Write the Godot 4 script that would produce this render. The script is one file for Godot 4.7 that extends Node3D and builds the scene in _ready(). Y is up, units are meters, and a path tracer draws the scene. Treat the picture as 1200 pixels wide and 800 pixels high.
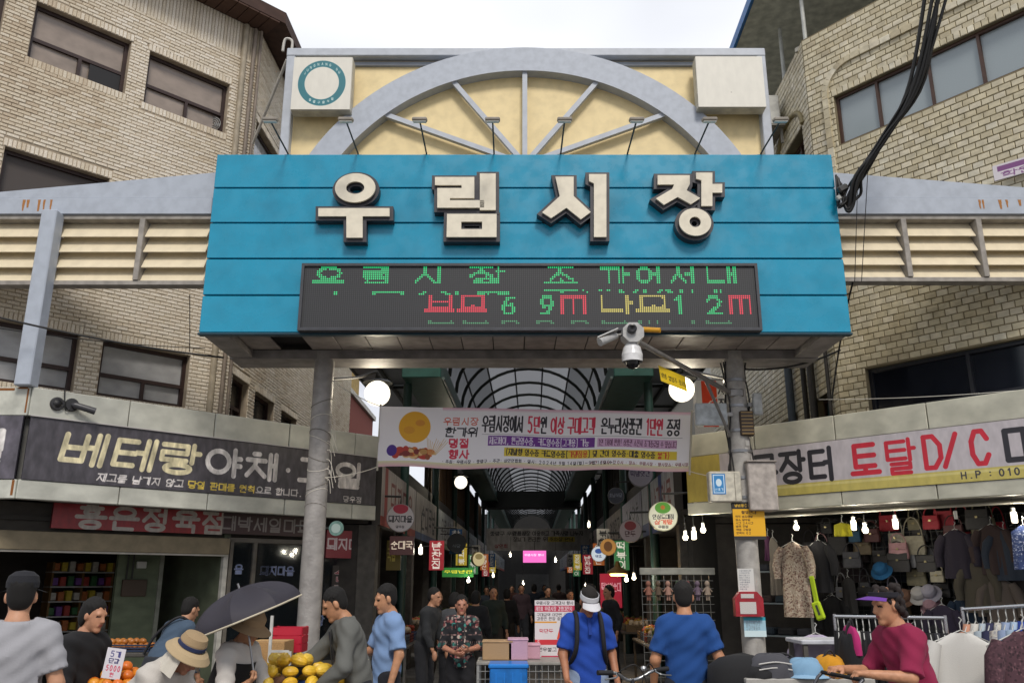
extends Node3D
# ---------------------------------------------------------------- mesh builder
class MB:
	var v := PackedVector3Array()
	var n := PackedVector3Array()
	var uv := PackedVector2Array()
	var c := PackedColorArray()
	var cur := Color.WHITE
	func tri(a: Vector3, b: Vector3, d: Vector3, na: Vector3, nb: Vector3, nd: Vector3, ua := Vector2.ZERO, ub := Vector2.ZERO, ud := Vector2.ZERO) -> void:
		v.append(a); v.append(d); v.append(b)
		n.append(na); n.append(nd); n.append(nb)
		uv.append(ua); uv.append(ud); uv.append(ub)
		c.append(cur); c.append(cur); c.append(cur)
	func ftri(a: Vector3, b: Vector3, d: Vector3) -> void:
		var m := (b - a).cross(d - a).normalized()
		tri(a, b, d, m, m, m)
	# corners counter-clockwise seen from outside, first = lower left
	func quad(a: Vector3, b: Vector3, d: Vector3, e: Vector3, u0 := Vector2(0, 1), u1 := Vector2(1, 0)) -> void:
		var m := (b - a).cross(e - a).normalized()
		tri(a, b, d, m, m, m, u0, Vector2(u1.x, u0.y), u1)
		tri(a, d, e, m, m, m, u0, u1, Vector2(u0.x, u1.y))
	func box(p: Vector3, s: Vector3, bs := Basis.IDENTITY) -> void:
		var h := s * 0.5
		var k := []
		for z in [-1, 1]:
			for y in [-1, 1]:
				for x in [-1, 1]:
					k.append(p + bs * Vector3(h.x * x, h.y * y, h.z * z))
		quad(k[4], k[5], k[7], k[6]); quad(k[1], k[0], k[2], k[3])
		quad(k[5], k[1], k[3], k[7]); quad(k[0], k[4], k[6], k[2])
		quad(k[6], k[7], k[3], k[2]); quad(k[0], k[1], k[5], k[4])
	# box with chamfered edges
	func cbox(p: Vector3, s: Vector3, r: float, bs := Basis.IDENTITY) -> void:
		var h := s * 0.5
		r = minf(r, minf(h.x, minf(h.y, h.z)) * 0.9)
		var F := func(ax: int, sg: int, i: int, j: int) -> Vector3:
			var q := Vector3()
			var b1 := (ax + 1) % 3
			var b2 := (ax + 2) % 3
			q[ax] = h[ax] * sg; q[b1] = (h[b1] - r) * i; q[b2] = (h[b2] - r) * j
			return p + bs * q
		for ax in 3:
			for sg in [-1, 1]:
				var a: Vector3 = F.call(ax, sg, -1, -1)
				var b: Vector3 = F.call(ax, sg, 1, -1)
				var d: Vector3 = F.call(ax, sg, 1, 1)
				var e: Vector3 = F.call(ax, sg, -1, 1)
				if sg > 0: quad(a, b, d, e)
				else: quad(b, a, e, d)
		for ax in 3:
			var b1 := (ax + 1) % 3
			var b2 := (ax + 2) % 3
			for i in [-1, 1]:
				for j in [-1, 1]:
					var q := [Vector3(), Vector3(), Vector3(), Vector3()]
					for t in 2:
						var sx: float = (h[ax] - r) * (-1 if t == 0 else 1)
						var u1 := Vector3(); u1[ax] = sx; u1[b1] = h[b1] * i; u1[b2] = (h[b2] - r) * j
						var u2 := Vector3(); u2[ax] = sx; u2[b1] = (h[b1] - r) * i; u2[b2] = h[b2] * j
						q[t] = p + bs * u1; q[3 - t] = p + bs * u2
					if i * j > 0: quad(q[1], q[0], q[3], q[2])
					else: quad(q[0], q[1], q[2], q[3])
		for i in [-1, 1]:
			for j in [-1, 1]:
				for k in [-1, 1]:
					var a := p + bs * Vector3(h.x * i, (h.y - r) * j, (h.z - r) * k)
					var b := p + bs * Vector3((h.x - r) * i, h.y * j, (h.z - r) * k)
					var d := p + bs * Vector3((h.x - r) * i, (h.y - r) * j, h.z * k)
					if i * j * k > 0: ftri(a, b, d)
					else: ftri(b, a, d)
	# brick face: rectangle x0..x1, y0..y1 standing d proud of z0, chamfered
	func brick(x0: float, y0: float, x1: float, y1: float, z0: float, d: float, r := 0.006) -> void:
		var a := [Vector3(x0, y0, z0), Vector3(x1, y0, z0), Vector3(x1, y1, z0), Vector3(x0, y1, z0)]
		var b := [Vector3(x0 + r, y0 + r, z0 + d), Vector3(x1 - r, y0 + r, z0 + d), Vector3(x1 - r, y1 - r, z0 + d), Vector3(x0 + r, y1 - r, z0 + d)]
		quad(b[0], b[1], b[2], b[3])
		for i in 4:
			var j := (i + 1) % 4
			quad(a[i], a[j], b[j], b[i])
	func tube(pts: Array, rad, seg := 8, cap := true) -> void:
		var N := pts.size()
		var rings := []
		var up := Vector3(0.123, 0.97, 0.21).normalized()
		for i in N:
			var t: Vector3 = (pts[mini(i + 1, N - 1)] - pts[maxi(i - 1, 0)]).normalized()
			var s := t.cross(up)
			if s.length() < 0.05: s = t.cross(Vector3(1, 0, 0.1))
			s = s.normalized()
			var w := s.cross(t).normalized()
			up = w
			var r: float = rad[i] if rad is Array else rad
			var ring := []
			for k in seg:
				var an := TAU * k / seg
				var dr := s * cos(an) + w * sin(an)
				ring.append([pts[i] + dr * r, dr])
			rings.append(ring)
		for i in N - 1:
			for k in seg:
				var k2 := (k + 1) % seg
				var A = rings[i][k]; var B = rings[i][k2]; var D = rings[i + 1][k2]; var E = rings[i + 1][k]
				tri(B[0], A[0], D[0], B[1], A[1], D[1]); tri(D[0], A[0], E[0], D[1], A[1], E[1])
		if cap:
			for k in seg:
				var k2 := (k + 1) % seg
				ftri(pts[0], rings[0][k][0], rings[0][k2][0])
				ftri(pts[N - 1], rings[N - 1][k2][0], rings[N - 1][k][0])
	# profile: Vector2(radius, y) from bottom to top; axis y of xf
	func lathe(prof: Array, seg := 16, xf := Transform3D.IDENTITY, sc := Vector3.ONE) -> void:
		for i in prof.size() - 1:
			var p0: Vector2 = prof[i]
			var p1: Vector2 = prof[i + 1]
			var d := p1 - p0
			var nn := Vector2(d.y, -d.x).normalized()
			for k in seg:
				var a0 := TAU * k / seg
				var a1 := TAU * (k + 1) / seg
				var A := xf * (Vector3(cos(a0) * p0.x, p0.y, -sin(a0) * p0.x) * sc)
				var B := xf * (Vector3(cos(a1) * p0.x, p0.y, -sin(a1) * p0.x) * sc)
				var D := xf * (Vector3(cos(a1) * p1.x, p1.y, -sin(a1) * p1.x) * sc)
				var E := xf * (Vector3(cos(a0) * p1.x, p1.y, -sin(a0) * p1.x) * sc)
				var n0 := (xf.basis * Vector3(cos(a0) * nn.x, nn.y, -sin(a0) * nn.x)).normalized()
				var n1 := (xf.basis * Vector3(cos(a1) * nn.x, nn.y, -sin(a1) * nn.x)).normalized()
				if p0.x > 0.0: tri(A, B, D, n0, n1, n1)
				if p1.x > 0.0: tri(A, D, E, n0, n1, n0)
	func ball(p: Vector3, r: Vector3, seg := 12, bs := Basis.IDENTITY) -> void:
		var R := seg / 2
		for i in R:
			var t0 := PI * i / R - PI / 2
			var t1 := PI * (i + 1) / R - PI / 2
			for k in seg:
				var q := []
				for w in [[t0, k], [t0, k + 1], [t1, k + 1], [t1, k]]:
					var an: float = TAU * w[1] / seg
					q.append(Vector3(cos(w[0]) * cos(an), sin(w[0]), -cos(w[0]) * sin(an)))
				var X := []
				var Y := []
				for w in q:
					X.append(p + bs * (w * r)); Y.append((bs * (w / r)).normalized())
				if i > 0: tri(X[0], X[1], X[2], Y[0], Y[1], Y[2])
				if i < R - 1: tri(X[0], X[2], X[3], Y[0], Y[2], Y[3])
	# flat outline extruded along +z of xf from 0 to d
	func prism(poly: PackedVector2Array, d: float, xf := Transform3D.IDENTITY) -> void:
		if Geometry2D.is_polygon_clockwise(poly): pass
		else: poly.reverse()
		# now clockwise in y-up terms reversed below
		var area := 0.0
		for i in poly.size():
			area += poly[i].cross(poly[(i + 1) % poly.size()])
		if area < 0.0: poly.reverse()
		var ix := Geometry2D.triangulate_polygon(poly)
		var zf := Vector3(0, 0, d)
		for i in range(0, ix.size(), 3):
			var p := [poly[ix[i]], poly[ix[i + 1]], poly[ix[i + 2]]]
			if (p[1] - p[0]).cross(p[2] - p[0]) < 0.0: p = [p[0], p[2], p[1]]
			var q := []
			for w in p: q.append(Vector3(w.x, w.y, 0))
			ftri(xf * (q[0] + zf), xf * (q[1] + zf), xf * (q[2] + zf))
			ftri(xf * q[1], xf * q[0], xf * q[2])
		for i in poly.size():
			var a := poly[i]
			var b := poly[(i + 1) % poly.size()]
			quad(xf * Vector3(a.x, a.y, 0), xf * Vector3(b.x, b.y, 0), xf * (Vector3(b.x, b.y, 0) + zf), xf * (Vector3(a.x, a.y, 0) + zf))
	# flat ring between two closed outlines of equal length, extruded
	func ring(inner: PackedVector2Array, outer: PackedVector2Array, d: float, xf := Transform3D.IDENTITY) -> void:
		var N := inner.size()
		var z := Vector3(0, 0, d)
		for i in N:
			var j := (i + 1) % N
			var a := Vector3(inner[i].x, inner[i].y, 0)
			var b := Vector3(inner[j].x, inner[j].y, 0)
			var e := Vector3(outer[i].x, outer[i].y, 0)
			var g := Vector3(outer[j].x, outer[j].y, 0)
			quad(xf * (a + z), xf * (e + z), xf * (g + z), xf * (b + z))
			quad(xf * e, xf * a, xf * b, xf * g)
			quad(xf * e, xf * g, xf * (g + z), xf * (e + z))
			quad(xf * b, xf * a, xf * (a + z), xf * (b + z))
	# surface from a function (u, v in 0..1) -> Vector3, smooth, uv 0..1 with v down
	func sheet(fn: Callable, nu: int, nv: int, flip := false) -> void:
		var g := []
		for j in nv + 1:
			for i in nu + 1: g.append(fn.call(float(i) / nu, float(j) / nv))
		var nm := []
		for j in nv + 1:
			for i in nu + 1:
				var du: Vector3 = g[j * (nu + 1) + mini(i + 1, nu)] - g[j * (nu + 1) + maxi(i - 1, 0)]
				var dv: Vector3 = g[mini(j + 1, nv) * (nu + 1) + i] - g[maxi(j - 1, 0) * (nu + 1) + i]
				var m := du.cross(dv).normalized()
				nm.append(-m if flip else m)
		for j in nv:
			for i in nu:
				var a := j * (nu + 1) + i
				var q := [a, a + 1, a + nu + 2, a + nu + 1]
				var U := [Vector2(float(i) / nu, 1.0 - float(j) / nv), Vector2(float(i + 1) / nu, 1.0 - float(j) / nv), Vector2(float(i + 1) / nu, 1.0 - float(j + 1) / nv), Vector2(float(i) / nu, 1.0 - float(j + 1) / nv)]
				if flip:
					tri(g[q[1]], g[q[0]], g[q[3]], nm[q[1]], nm[q[0]], nm[q[3]], U[1], U[0], U[3])
					tri(g[q[1]], g[q[3]], g[q[2]], nm[q[1]], nm[q[3]], nm[q[2]], U[1], U[3], U[2])
				else:
					tri(g[q[0]], g[q[1]], g[q[2]], nm[q[0]], nm[q[1]], nm[q[2]], U[0], U[1], U[2])
					tri(g[q[0]], g[q[2]], g[q[3]], nm[q[0]], nm[q[2]], nm[q[3]], U[0], U[2], U[3])
	func mesh(into: ArrayMesh = null) -> ArrayMesh:
		var A := []
		A.resize(Mesh.ARRAY_MAX)
		A[Mesh.ARRAY_VERTEX] = v; A[Mesh.ARRAY_NORMAL] = n; A[Mesh.ARRAY_TEX_UV] = uv; A[Mesh.ARRAY_COLOR] = c
		var m := into if into else ArrayMesh.new()
		m.add_surface_from_arrays(Mesh.PRIMITIVE_TRIANGLES, A)
		return m

# ---------------------------------------------------------------- scene helpers
var used := {}
func numbered(host: Node, called: String) -> String:
	var key := str(host.get_instance_id()) + called
	var k: int = used.get(key, 0)
	used[key] = k + 1
	return called if k == 0 else "%s_%03d" % [called, k]
func tag(o: Node, label: String, cat: String, group := "") -> void:
	o.set_meta("label", label); o.set_meta("category", cat)
	if group: o.set_meta("group", group)
func thing(called: String, label: String, cat: String, xf = Transform3D.IDENTITY, group := "") -> Node3D:
	var o := Node3D.new()
	o.name = numbered(self, called)
	add_child(o)
	if xf is Transform3D: o.transform = xf
	else: o.position = xf
	tag(o, label, cat, group)
	return o
# part whose mesh is given in the frame `fr` (world when identity) that the thing's own transform was made from
func part(t: Node3D, called: String, mb, mat: Material, local := Transform3D.IDENTITY) -> MeshInstance3D:
	var o := MeshInstance3D.new()
	o.mesh = mb.mesh() if mb is MB else mb
	if mat: o.material_override = mat
	o.name = numbered(t, called)
	t.add_child(o)
	o.transform = local
	return o
func solo(called: String, label: String, cat: String, mb, mat: Material, at := Transform3D.IDENTITY, group := "") -> MeshInstance3D:
	var o := part(self, called, mb, mat, at)
	tag(o, label, cat, group)
	return o
func struct(called: String, mb, mat: Material, at := Transform3D.IDENTITY) -> MeshInstance3D:
	var o := part(self, called, mb, mat, at)
	o.set_meta("kind", "structure")
	return o
func T3(p: Vector3, yaw := 0.0) -> Transform3D:
	return Transform3D(Basis(Vector3.UP, yaw), p)
func off(p: Vector3) -> Transform3D:
	return Transform3D(Basis.IDENTITY, p)
func bx(p: Vector3, s: Vector3, r := 0.0, bs := Basis.IDENTITY) -> MB:
	var m := MB.new()
	if r > 0.0: m.cbox(p, s, r, bs)
	else: m.box(p, s, bs)
	return m
func tb(pts: Array, r, seg := 8) -> MB:
	var m := MB.new()
	m.tube(pts, r, seg)
	return m
func span(a: Vector3, b: Vector3) -> Array: # box centre and size between two corners
	return [(a + b) * 0.5, (b - a).abs()]
func beam(m: MB, a: Vector3, b: Vector3, w: float, h: float, up := Vector3.UP) -> void:
	var t := (b - a).normalized()
	var s := t.cross(up).normalized()
	var u := s.cross(t).normalized()
	m.box((a + b) * 0.5, Vector3((b - a).length(), h, w), Basis(t, u, s if t.cross(u).dot(s) > 0 else -s))
func sag(a: Vector3, b: Vector3, drop: float, k := 12) -> Array:
	var r := []
	for i in k + 1:
		var t := float(i) / k
		r.append(a.lerp(b, t) - Vector3(0, drop * 4.0 * t * (1.0 - t), 0))
	return r
func curve(pts: Array, k := 6) -> Array: # smooth path through points
	var r := []
	for i in pts.size() - 1:
		var p0: Vector3 = pts[maxi(i - 1, 0)]
		var p3: Vector3 = pts[mini(i + 2, pts.size() - 1)]
		for j in k: r.append(pts[i].cubic_interpolate(pts[i + 1], p0, p3, float(j) / k))
	r.append(pts[-1])
	return r

# camera geometry used to read positions off the photograph at a real distance
const CAM_H := 1.7
const CAM_P := 0.27489
func at(u: float, v: float, z: float) -> Vector3:
	var a := (u - 600.0) / 1000.0
	var b := (400.0 - v) / 1000.0
	var r := Vector3(a, b * cos(CAM_P) + sin(CAM_P), -(cos(CAM_P) - b * sin(CAM_P)))
	return Vector3(0, CAM_H, 0) + r * (z / -r.z)

# ---------------------------------------------------------------- materials
var tx := {}
var mats := {}
func noise_image(sd: int, fr: float, oct: int, lo: float, hi: float, sz := 512, pw := 1.0) -> Image:
	var nz := FastNoiseLite.new()
	nz.seed = sd; nz.frequency = fr; nz.fractal_octaves = oct; nz.noise_type = FastNoiseLite.TYPE_SIMPLEX_SMOOTH
	var im := nz.get_seamless_image(sz, sz)
	im.convert(Image.FORMAT_L8)
	var d := im.get_data()
	var lut := PackedByteArray(); lut.resize(256)
	for i in 256: lut[i] = int(clampf(lo + (hi - lo) * pow(i / 255.0, pw), 0.0, 1.0) * 255.0)
	for i in d.size(): d[i] = lut[d[i]]
	return Image.create_from_data(sz, sz, false, Image.FORMAT_L8, d)
func make_textures() -> void:
	tx["grime"] = ImageTexture.create_from_image(noise_image(3, 0.012, 6, 0.78, 1.06))
	tx["soft"] = ImageTexture.create_from_image(noise_image(5, 0.01, 5, 0.84, 1.06))
	tx["faint"] = ImageTexture.create_from_image(noise_image(15, 0.015, 6, 0.93, 1.03))
	tx["fine"] = ImageTexture.create_from_image(noise_image(7, 0.09, 4, 0.72, 1.1))
	tx["cloth"] = ImageTexture.create_from_image(noise_image(9, 0.2, 3, 0.8, 1.08))
	tx["rough"] = ImageTexture.create_from_image(noise_image(11, 0.02, 5, 0.35, 1.0))
	var hm := noise_image(13, 0.06, 4, 0.0, 1.0)
	var nm: Image = hm.duplicate()
	nm.convert(Image.FORMAT_RGBA8)
	nm.bump_map_to_normal_map(3.0)
	tx["bump"] = ImageTexture.create_from_image(nm)
	# streaks running down a surface: noise stretched along y
	var st := Image.create(512, 512, false, Image.FORMAT_L8)
	var a := FastNoiseLite.new(); a.seed = 21; a.frequency = 0.05; a.fractal_octaves = 4
	for y in 512:
		for x in 512:
			var w := a.get_noise_2d(x, y * 0.06)
			st.set_pixel(x, y, Color.from_hsv(0, 0, clampf(0.95 + 0.14 * w, 0.0, 1.0)))
	var dr := Image.create(512, 512, false, Image.FORMAT_L8)
	for y in 512:
		for x in 512: dr.set_pixel(x, y, Color.from_hsv(0, 0, clampf(0.94 + 0.2 * a.get_noise_2d(x * 1.3 + 900, y * 0.025) + 0.05 * a.get_noise_2d(x * 0.3, y * 0.3), 0.0, 1.0)))
	tx["drip"] = ImageTexture.create_from_image(dr)
	tx["streak"] = ImageTexture.create_from_image(st)
func M(hex: String, rough := 0.7, tex := "", sc := 1.0, metal := 0.0, extra := "") -> StandardMaterial3D:
	var key := "%s|%f|%s|%f|%f|%s" % [hex, rough, tex, sc, metal, extra]
	if mats.has(key): return mats[key]
	var m := StandardMaterial3D.new()
	m.albedo_color = Color.html(hex)
	m.roughness = rough
	m.metallic = metal
	if tex:
		m.albedo_texture = tx[tex]
		m.uv1_triplanar = true; m.uv1_world_triplanar = true
		m.uv1_scale = Vector3.ONE * sc
	if "bump" in extra:
		m.normal_enabled = true; m.normal_texture = tx["bump"]; m.normal_scale = 0.5
		m.uv1_triplanar = true; m.uv1_world_triplanar = true
		m.uv1_scale = Vector3.ONE * sc
	if "gloss" in extra:
		m.roughness_texture = tx["rough"]
	if "vc" in extra: m.vertex_color_use_as_albedo = true
	if "rim" in extra: m.rim_enabled = true; m.rim = 0.1
	if "two" in extra: m.cull_mode = BaseMaterial3D.CULL_DISABLED
	mats[key] = m
	return m
func glow(hex: String, e: float) -> StandardMaterial3D:
	var key := "glow%s%f" % [hex, e]
	if mats.has(key): return mats[key]
	var m := StandardMaterial3D.new()
	m.albedo_color = Color.html(hex); m.emission_enabled = true
	m.emission = Color.html(hex); m.emission_energy_multiplier = e
	mats[key] = m
	return m
func glass(hex: String, al := 0.25, rough := 0.05) -> StandardMaterial3D:
	var key := "glass%s%f%f" % [hex, al, rough]
	if mats.has(key): return mats[key]
	var m := StandardMaterial3D.new()
	var c := Color.html(hex); c.a = al
	m.albedo_color = c; m.roughness = rough
	m.transparency = BaseMaterial3D.TRANSPARENCY_ALPHA
	m.cull_mode = BaseMaterial3D.CULL_DISABLED
	mats[key] = m
	return m
func printed(im: Image, rough := 0.5) -> StandardMaterial3D:
	var m := StandardMaterial3D.new()
	m.albedo_texture = ImageTexture.create_from_image(im)
	m.roughness = rough
	m.texture_filter = BaseMaterial3D.TEXTURE_FILTER_LINEAR_WITH_MIPMAPS
	m.texture_repeat = false
	return m
func lin(hex: String, k := 1.0) -> Color: # linear vertex colour
	var c := Color.html(hex).srgb_to_linear()
	return Color(c.r * k, c.g * k, c.b * k)
# board with a printed front (z = 0 is the front face), x right, y up, origin at lower left
func board(t: Node3D, called: String, w: float, h: float, d: float, front: Material, side: Material, local := Transform3D.IDENTITY) -> MeshInstance3D:
	var f := MB.new()
	f.quad(Vector3(0, 0, 0), Vector3(w, 0, 0), Vector3(w, h, 0), Vector3(0, h, 0))
	var s := MB.new()
	s.quad(Vector3(w, 0, -d), Vector3(0, 0, -d), Vector3(0, h, -d), Vector3(w, h, -d))
	s.quad(Vector3(w, 0, 0), Vector3(w, 0, -d), Vector3(w, h, -d), Vector3(w, h, 0))
	s.quad(Vector3(0, 0, -d), Vector3(0, 0, 0), Vector3(0, h, 0), Vector3(0, h, -d))
	s.quad(Vector3(0, h, 0), Vector3(w, h, 0), Vector3(w, h, -d), Vector3(0, h, -d))
	s.quad(Vector3(0, 0, -d), Vector3(w, 0, -d), Vector3(w, 0, 0), Vector3(0, 0, 0))
	var m := f.mesh()
	s.mesh(m)
	m.surface_set_material(0, front); m.surface_set_material(1, side)
	return part(t, called, m, null, local)
# ---------------------------------------------------------------- lettering: strokes drawn into images
const JAMO := {
	"ㄱ": [[0, 0, 1, 0, 1, 1]], "ㄴ": [[0, 0, 0, 1, 1, 1]], "ㄷ": [[1, 0, 0, 0, 0, 1, 1, 1]],
	"ㄹ": [[0, 0, 1, 0, 1, 0.5, 0, 0.5, 0, 1, 1, 1]], "ㅁ": [[0, 0, 1, 0, 1, 1, 0, 1, 0, 0]],
	"ㅂ": [[0, 0, 0, 1, 1, 1, 1, 0], [0, 0.5, 1, 0.5]], "ㅅ": [[0.5, 0, 0.45, 0.35, 0, 1], [0.47, 0.35, 1, 1]],
	"ㅇ": ["o", 0.5, 0.5, 0.5], "ㅈ": [[0, 0, 1, 0], [0.5, 0, 0.4, 0.45, 0, 1], [0.45, 0.4, 1, 1]],
	"ㅊ": [[0.35, -0.05, 0.65, -0.05], [0, 0.25, 1, 0.25], [0.5, 0.25, 0.4, 0.55, 0, 1], [0.45, 0.55, 1, 1]],
	"ㅋ": [[0, 0, 1, 0, 1, 1], [0, 0.5, 1, 0.5]], "ㅌ": [[1, 0, 0, 0, 0, 1, 1, 1], [0, 0.5, 1, 0.5]],
	"ㅍ": [[0, 0, 1, 0], [0.3, 0, 0.3, 1], [0.7, 0, 0.7, 1], [0, 1, 1, 1]],
	"ㅎ": [[0.3, -0.05, 0.7, -0.05], [0, 0.22, 1, 0.22], "o", 0.5, 0.7, 0.3],
}
const LEAD := "ㄱ ㄱㄱ ㄴ ㄷ ㄷㄷ ㄹ ㅁ ㅂ ㅂㅂ ㅅ ㅅㅅ ㅇ ㅈ ㅈㅈ ㅊ ㅋ ㅌ ㅍ ㅎ"
const TAIL := "_ ㄱ ㄱㄱ ㄱㅅ ㄴ ㄴㅈ ㄴㅎ ㄷ ㄹ ㄹㄱ ㄹㅁ ㄹㅂ ㄹㅅ ㄹㅌ ㄹㅍ ㄹㅎ ㅁ ㅂ ㅂㅅ ㅅ ㅅㅅ ㅇ ㅈ ㅊ ㅋ ㅌ ㅍ ㅎ"
# vertical and horizontal vowel parts by vowel index: [vertical kind, horizontal kind]
const VOW := ["a-", "ae-", "ya-", "yae-", "eo-", "e-", "yeo-", "ye-", "-o", "a-o", "ae-o", "i-o", "-yo", "-u", "eo-u", "e-u", "i-u", "-yu", "-eu", "i-eu", "i-"]
const LATIN := {
	"0": [["e", 0.5, 0.5, 0.45, 0.5]], "1": [[0.25, 0.18, 0.55, 0, 0.55, 1]], "2": [[0.05, 0.2, 0.3, 0, 0.7, 0, 0.92, 0.25, 0.8, 0.5, 0.05, 1, 1, 1]],
	"3": [[0.05, 0.1, 0.5, 0, 0.9, 0.2, 0.8, 0.42, 0.45, 0.48, 0.85, 0.58, 0.95, 0.8, 0.5, 1, 0.03, 0.88]], "4": [[0.75, 1, 0.75, 0, 0, 0.7, 1, 0.7]],
	"5": [[0.92, 0, 0.15, 0, 0.1, 0.42, 0.55, 0.36, 0.95, 0.55, 0.9, 0.85, 0.5, 1, 0.03, 0.9]], "6": [[0.85, 0.05, 0.4, 0.1, 0.08, 0.6, 0.3, 1, 0.75, 1, 0.93, 0.7, 0.7, 0.45, 0.15, 0.55]],
	"7": [[0, 0, 1, 0, 0.4, 1]], "8": [["e", 0.5, 0.24, 0.34, 0.24], ["e", 0.5, 0.74, 0.42, 0.26]], "9": [[0.1, 0.95, 0.6, 0.9, 0.92, 0.4, 0.7, 0, 0.25, 0, 0.07, 0.3, 0.3, 0.55, 0.85, 0.45]],
	"D": [[0, 0, 0.55, 0, 0.95, 0.3, 0.95, 0.7, 0.55, 1, 0, 1, 0, 0]], "C": [[0.95, 0.25, 0.7, 0, 0.3, 0, 0.05, 0.3, 0.05, 0.7, 0.3, 1, 0.7, 1, 0.95, 0.75]],
	"H": [[0, 0, 0, 1], [1, 0, 1, 1], [0, 0.5, 1, 0.5]], "P": [[0, 1, 0, 0, 0.7, 0, 1, 0.25, 0.7, 0.52, 0, 0.52]], "/": [[0.1, 1, 0.9, 0]], "-": [[0.1, 0.5, 0.9, 0.5]],
	".": [[0.4, 0.97, 0.5, 0.97]], ":": [[0.45, 0.3, 0.55, 0.3], [0.45, 0.8, 0.55, 0.8]], "·": [[0.4, 0.5, 0.6, 0.5]], ",": [[0.5, 0.9, 0.35, 1.1]], "(": [[0.7, -0.1, 0.35, 0.5, 0.7, 1.1]], ")": [[0.3, -0.1, 0.65, 0.5, 0.3, 1.1]],
	"[": [[0.75, -0.05, 0.4, -0.05, 0.4, 1.05, 0.75, 1.05]], "]": [[0.25, -0.05, 0.6, -0.05, 0.6, 1.05, 0.25, 1.05]],
	"!": [[0.5, 0, 0.5, 0.65], [0.5, 0.95, 0.5, 1]], "m": [[0, 1, 0, 0.1, 1, 0.1, 1, 1], [0.5, 0.1, 0.5, 1]], "~": [[0, 0.55, 0.3, 0.45, 0.7, 0.55, 1, 0.45]], "J": [[0.7, 0, 0.7, 0.8, 0.4, 1, 0.05, 0.8]], "U": [[0, 0, 0, 0.75, 0.3, 1, 0.7, 1, 1, 0.75, 1, 0]], "N": [[0, 1, 0, 0, 1, 1, 1, 0]], "G": [[0.95, 0.2, 0.65, 0, 0.3, 0, 0.05, 0.3, 0.05, 0.7, 0.3, 1, 0.7, 1, 0.97, 0.75, 0.97, 0.55, 0.6, 0.55]], "A": [[0, 1, 0.5, 0, 1, 1], [0.2, 0.65, 0.8, 0.65]], "W": [[0, 0, 0.25, 1, 0.5, 0.2, 0.75, 1, 1, 0]], "O": [["e", 0.5, 0.5, 0.48, 0.5]], "M": [[0, 1, 0, 0, 0.5, 0.6, 1, 0, 1, 1]], "T": [[0, 0, 1, 0], [0.5, 0, 0.5, 1]], "V": [[0, 0, 0.5, 1, 1, 0]], "E": [[1, 0, 0, 0, 0, 1, 1, 1], [0, 0.5, 0.8, 0.5]], "S": [[0.95, 0.15, 0.6, 0, 0.2, 0.05, 0.08, 0.28, 0.3, 0.46, 0.75, 0.55, 0.93, 0.78, 0.7, 1, 0.3, 1, 0.03, 0.85]],
}
func add_jamo(out: Array, j: String, r: Rect2) -> void:
	if j.length() == 2:
		add_jamo(out, j[0], Rect2(r.position, Vector2(r.size.x * 0.45, r.size.y)))
		add_jamo(out, j[1], Rect2(r.position + Vector2(r.size.x * 0.55, 0), Vector2(r.size.x * 0.45, r.size.y)))
		return
	var d: Array = JAMO[j]
	var i := 0
	while i < d.size():
		if d[i] is String:
			var c := r.position + Vector2(d[i + 1], d[i + 2]) * r.size
			var rd := Vector2(r.size.x * minf(d[i + 3] * 1.05, 0.5), r.size.y * d[i + 3])
			out.append(ellipse(c, rd)); i += 4
		else:
			var p := PackedVector2Array()
			for k in range(0, d[i].size(), 2): p.append(r.position + Vector2(d[i][k], d[i][k + 1]) * r.size)
			out.append(p); i += 1
func ellipse(c: Vector2, rd: Vector2, k := 20) -> PackedVector2Array:
	var p := PackedVector2Array()
	for a in k + 1: p.append(c + Vector2(cos(TAU * a / k), sin(TAU * a / k)) * rd)
	return p
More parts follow.
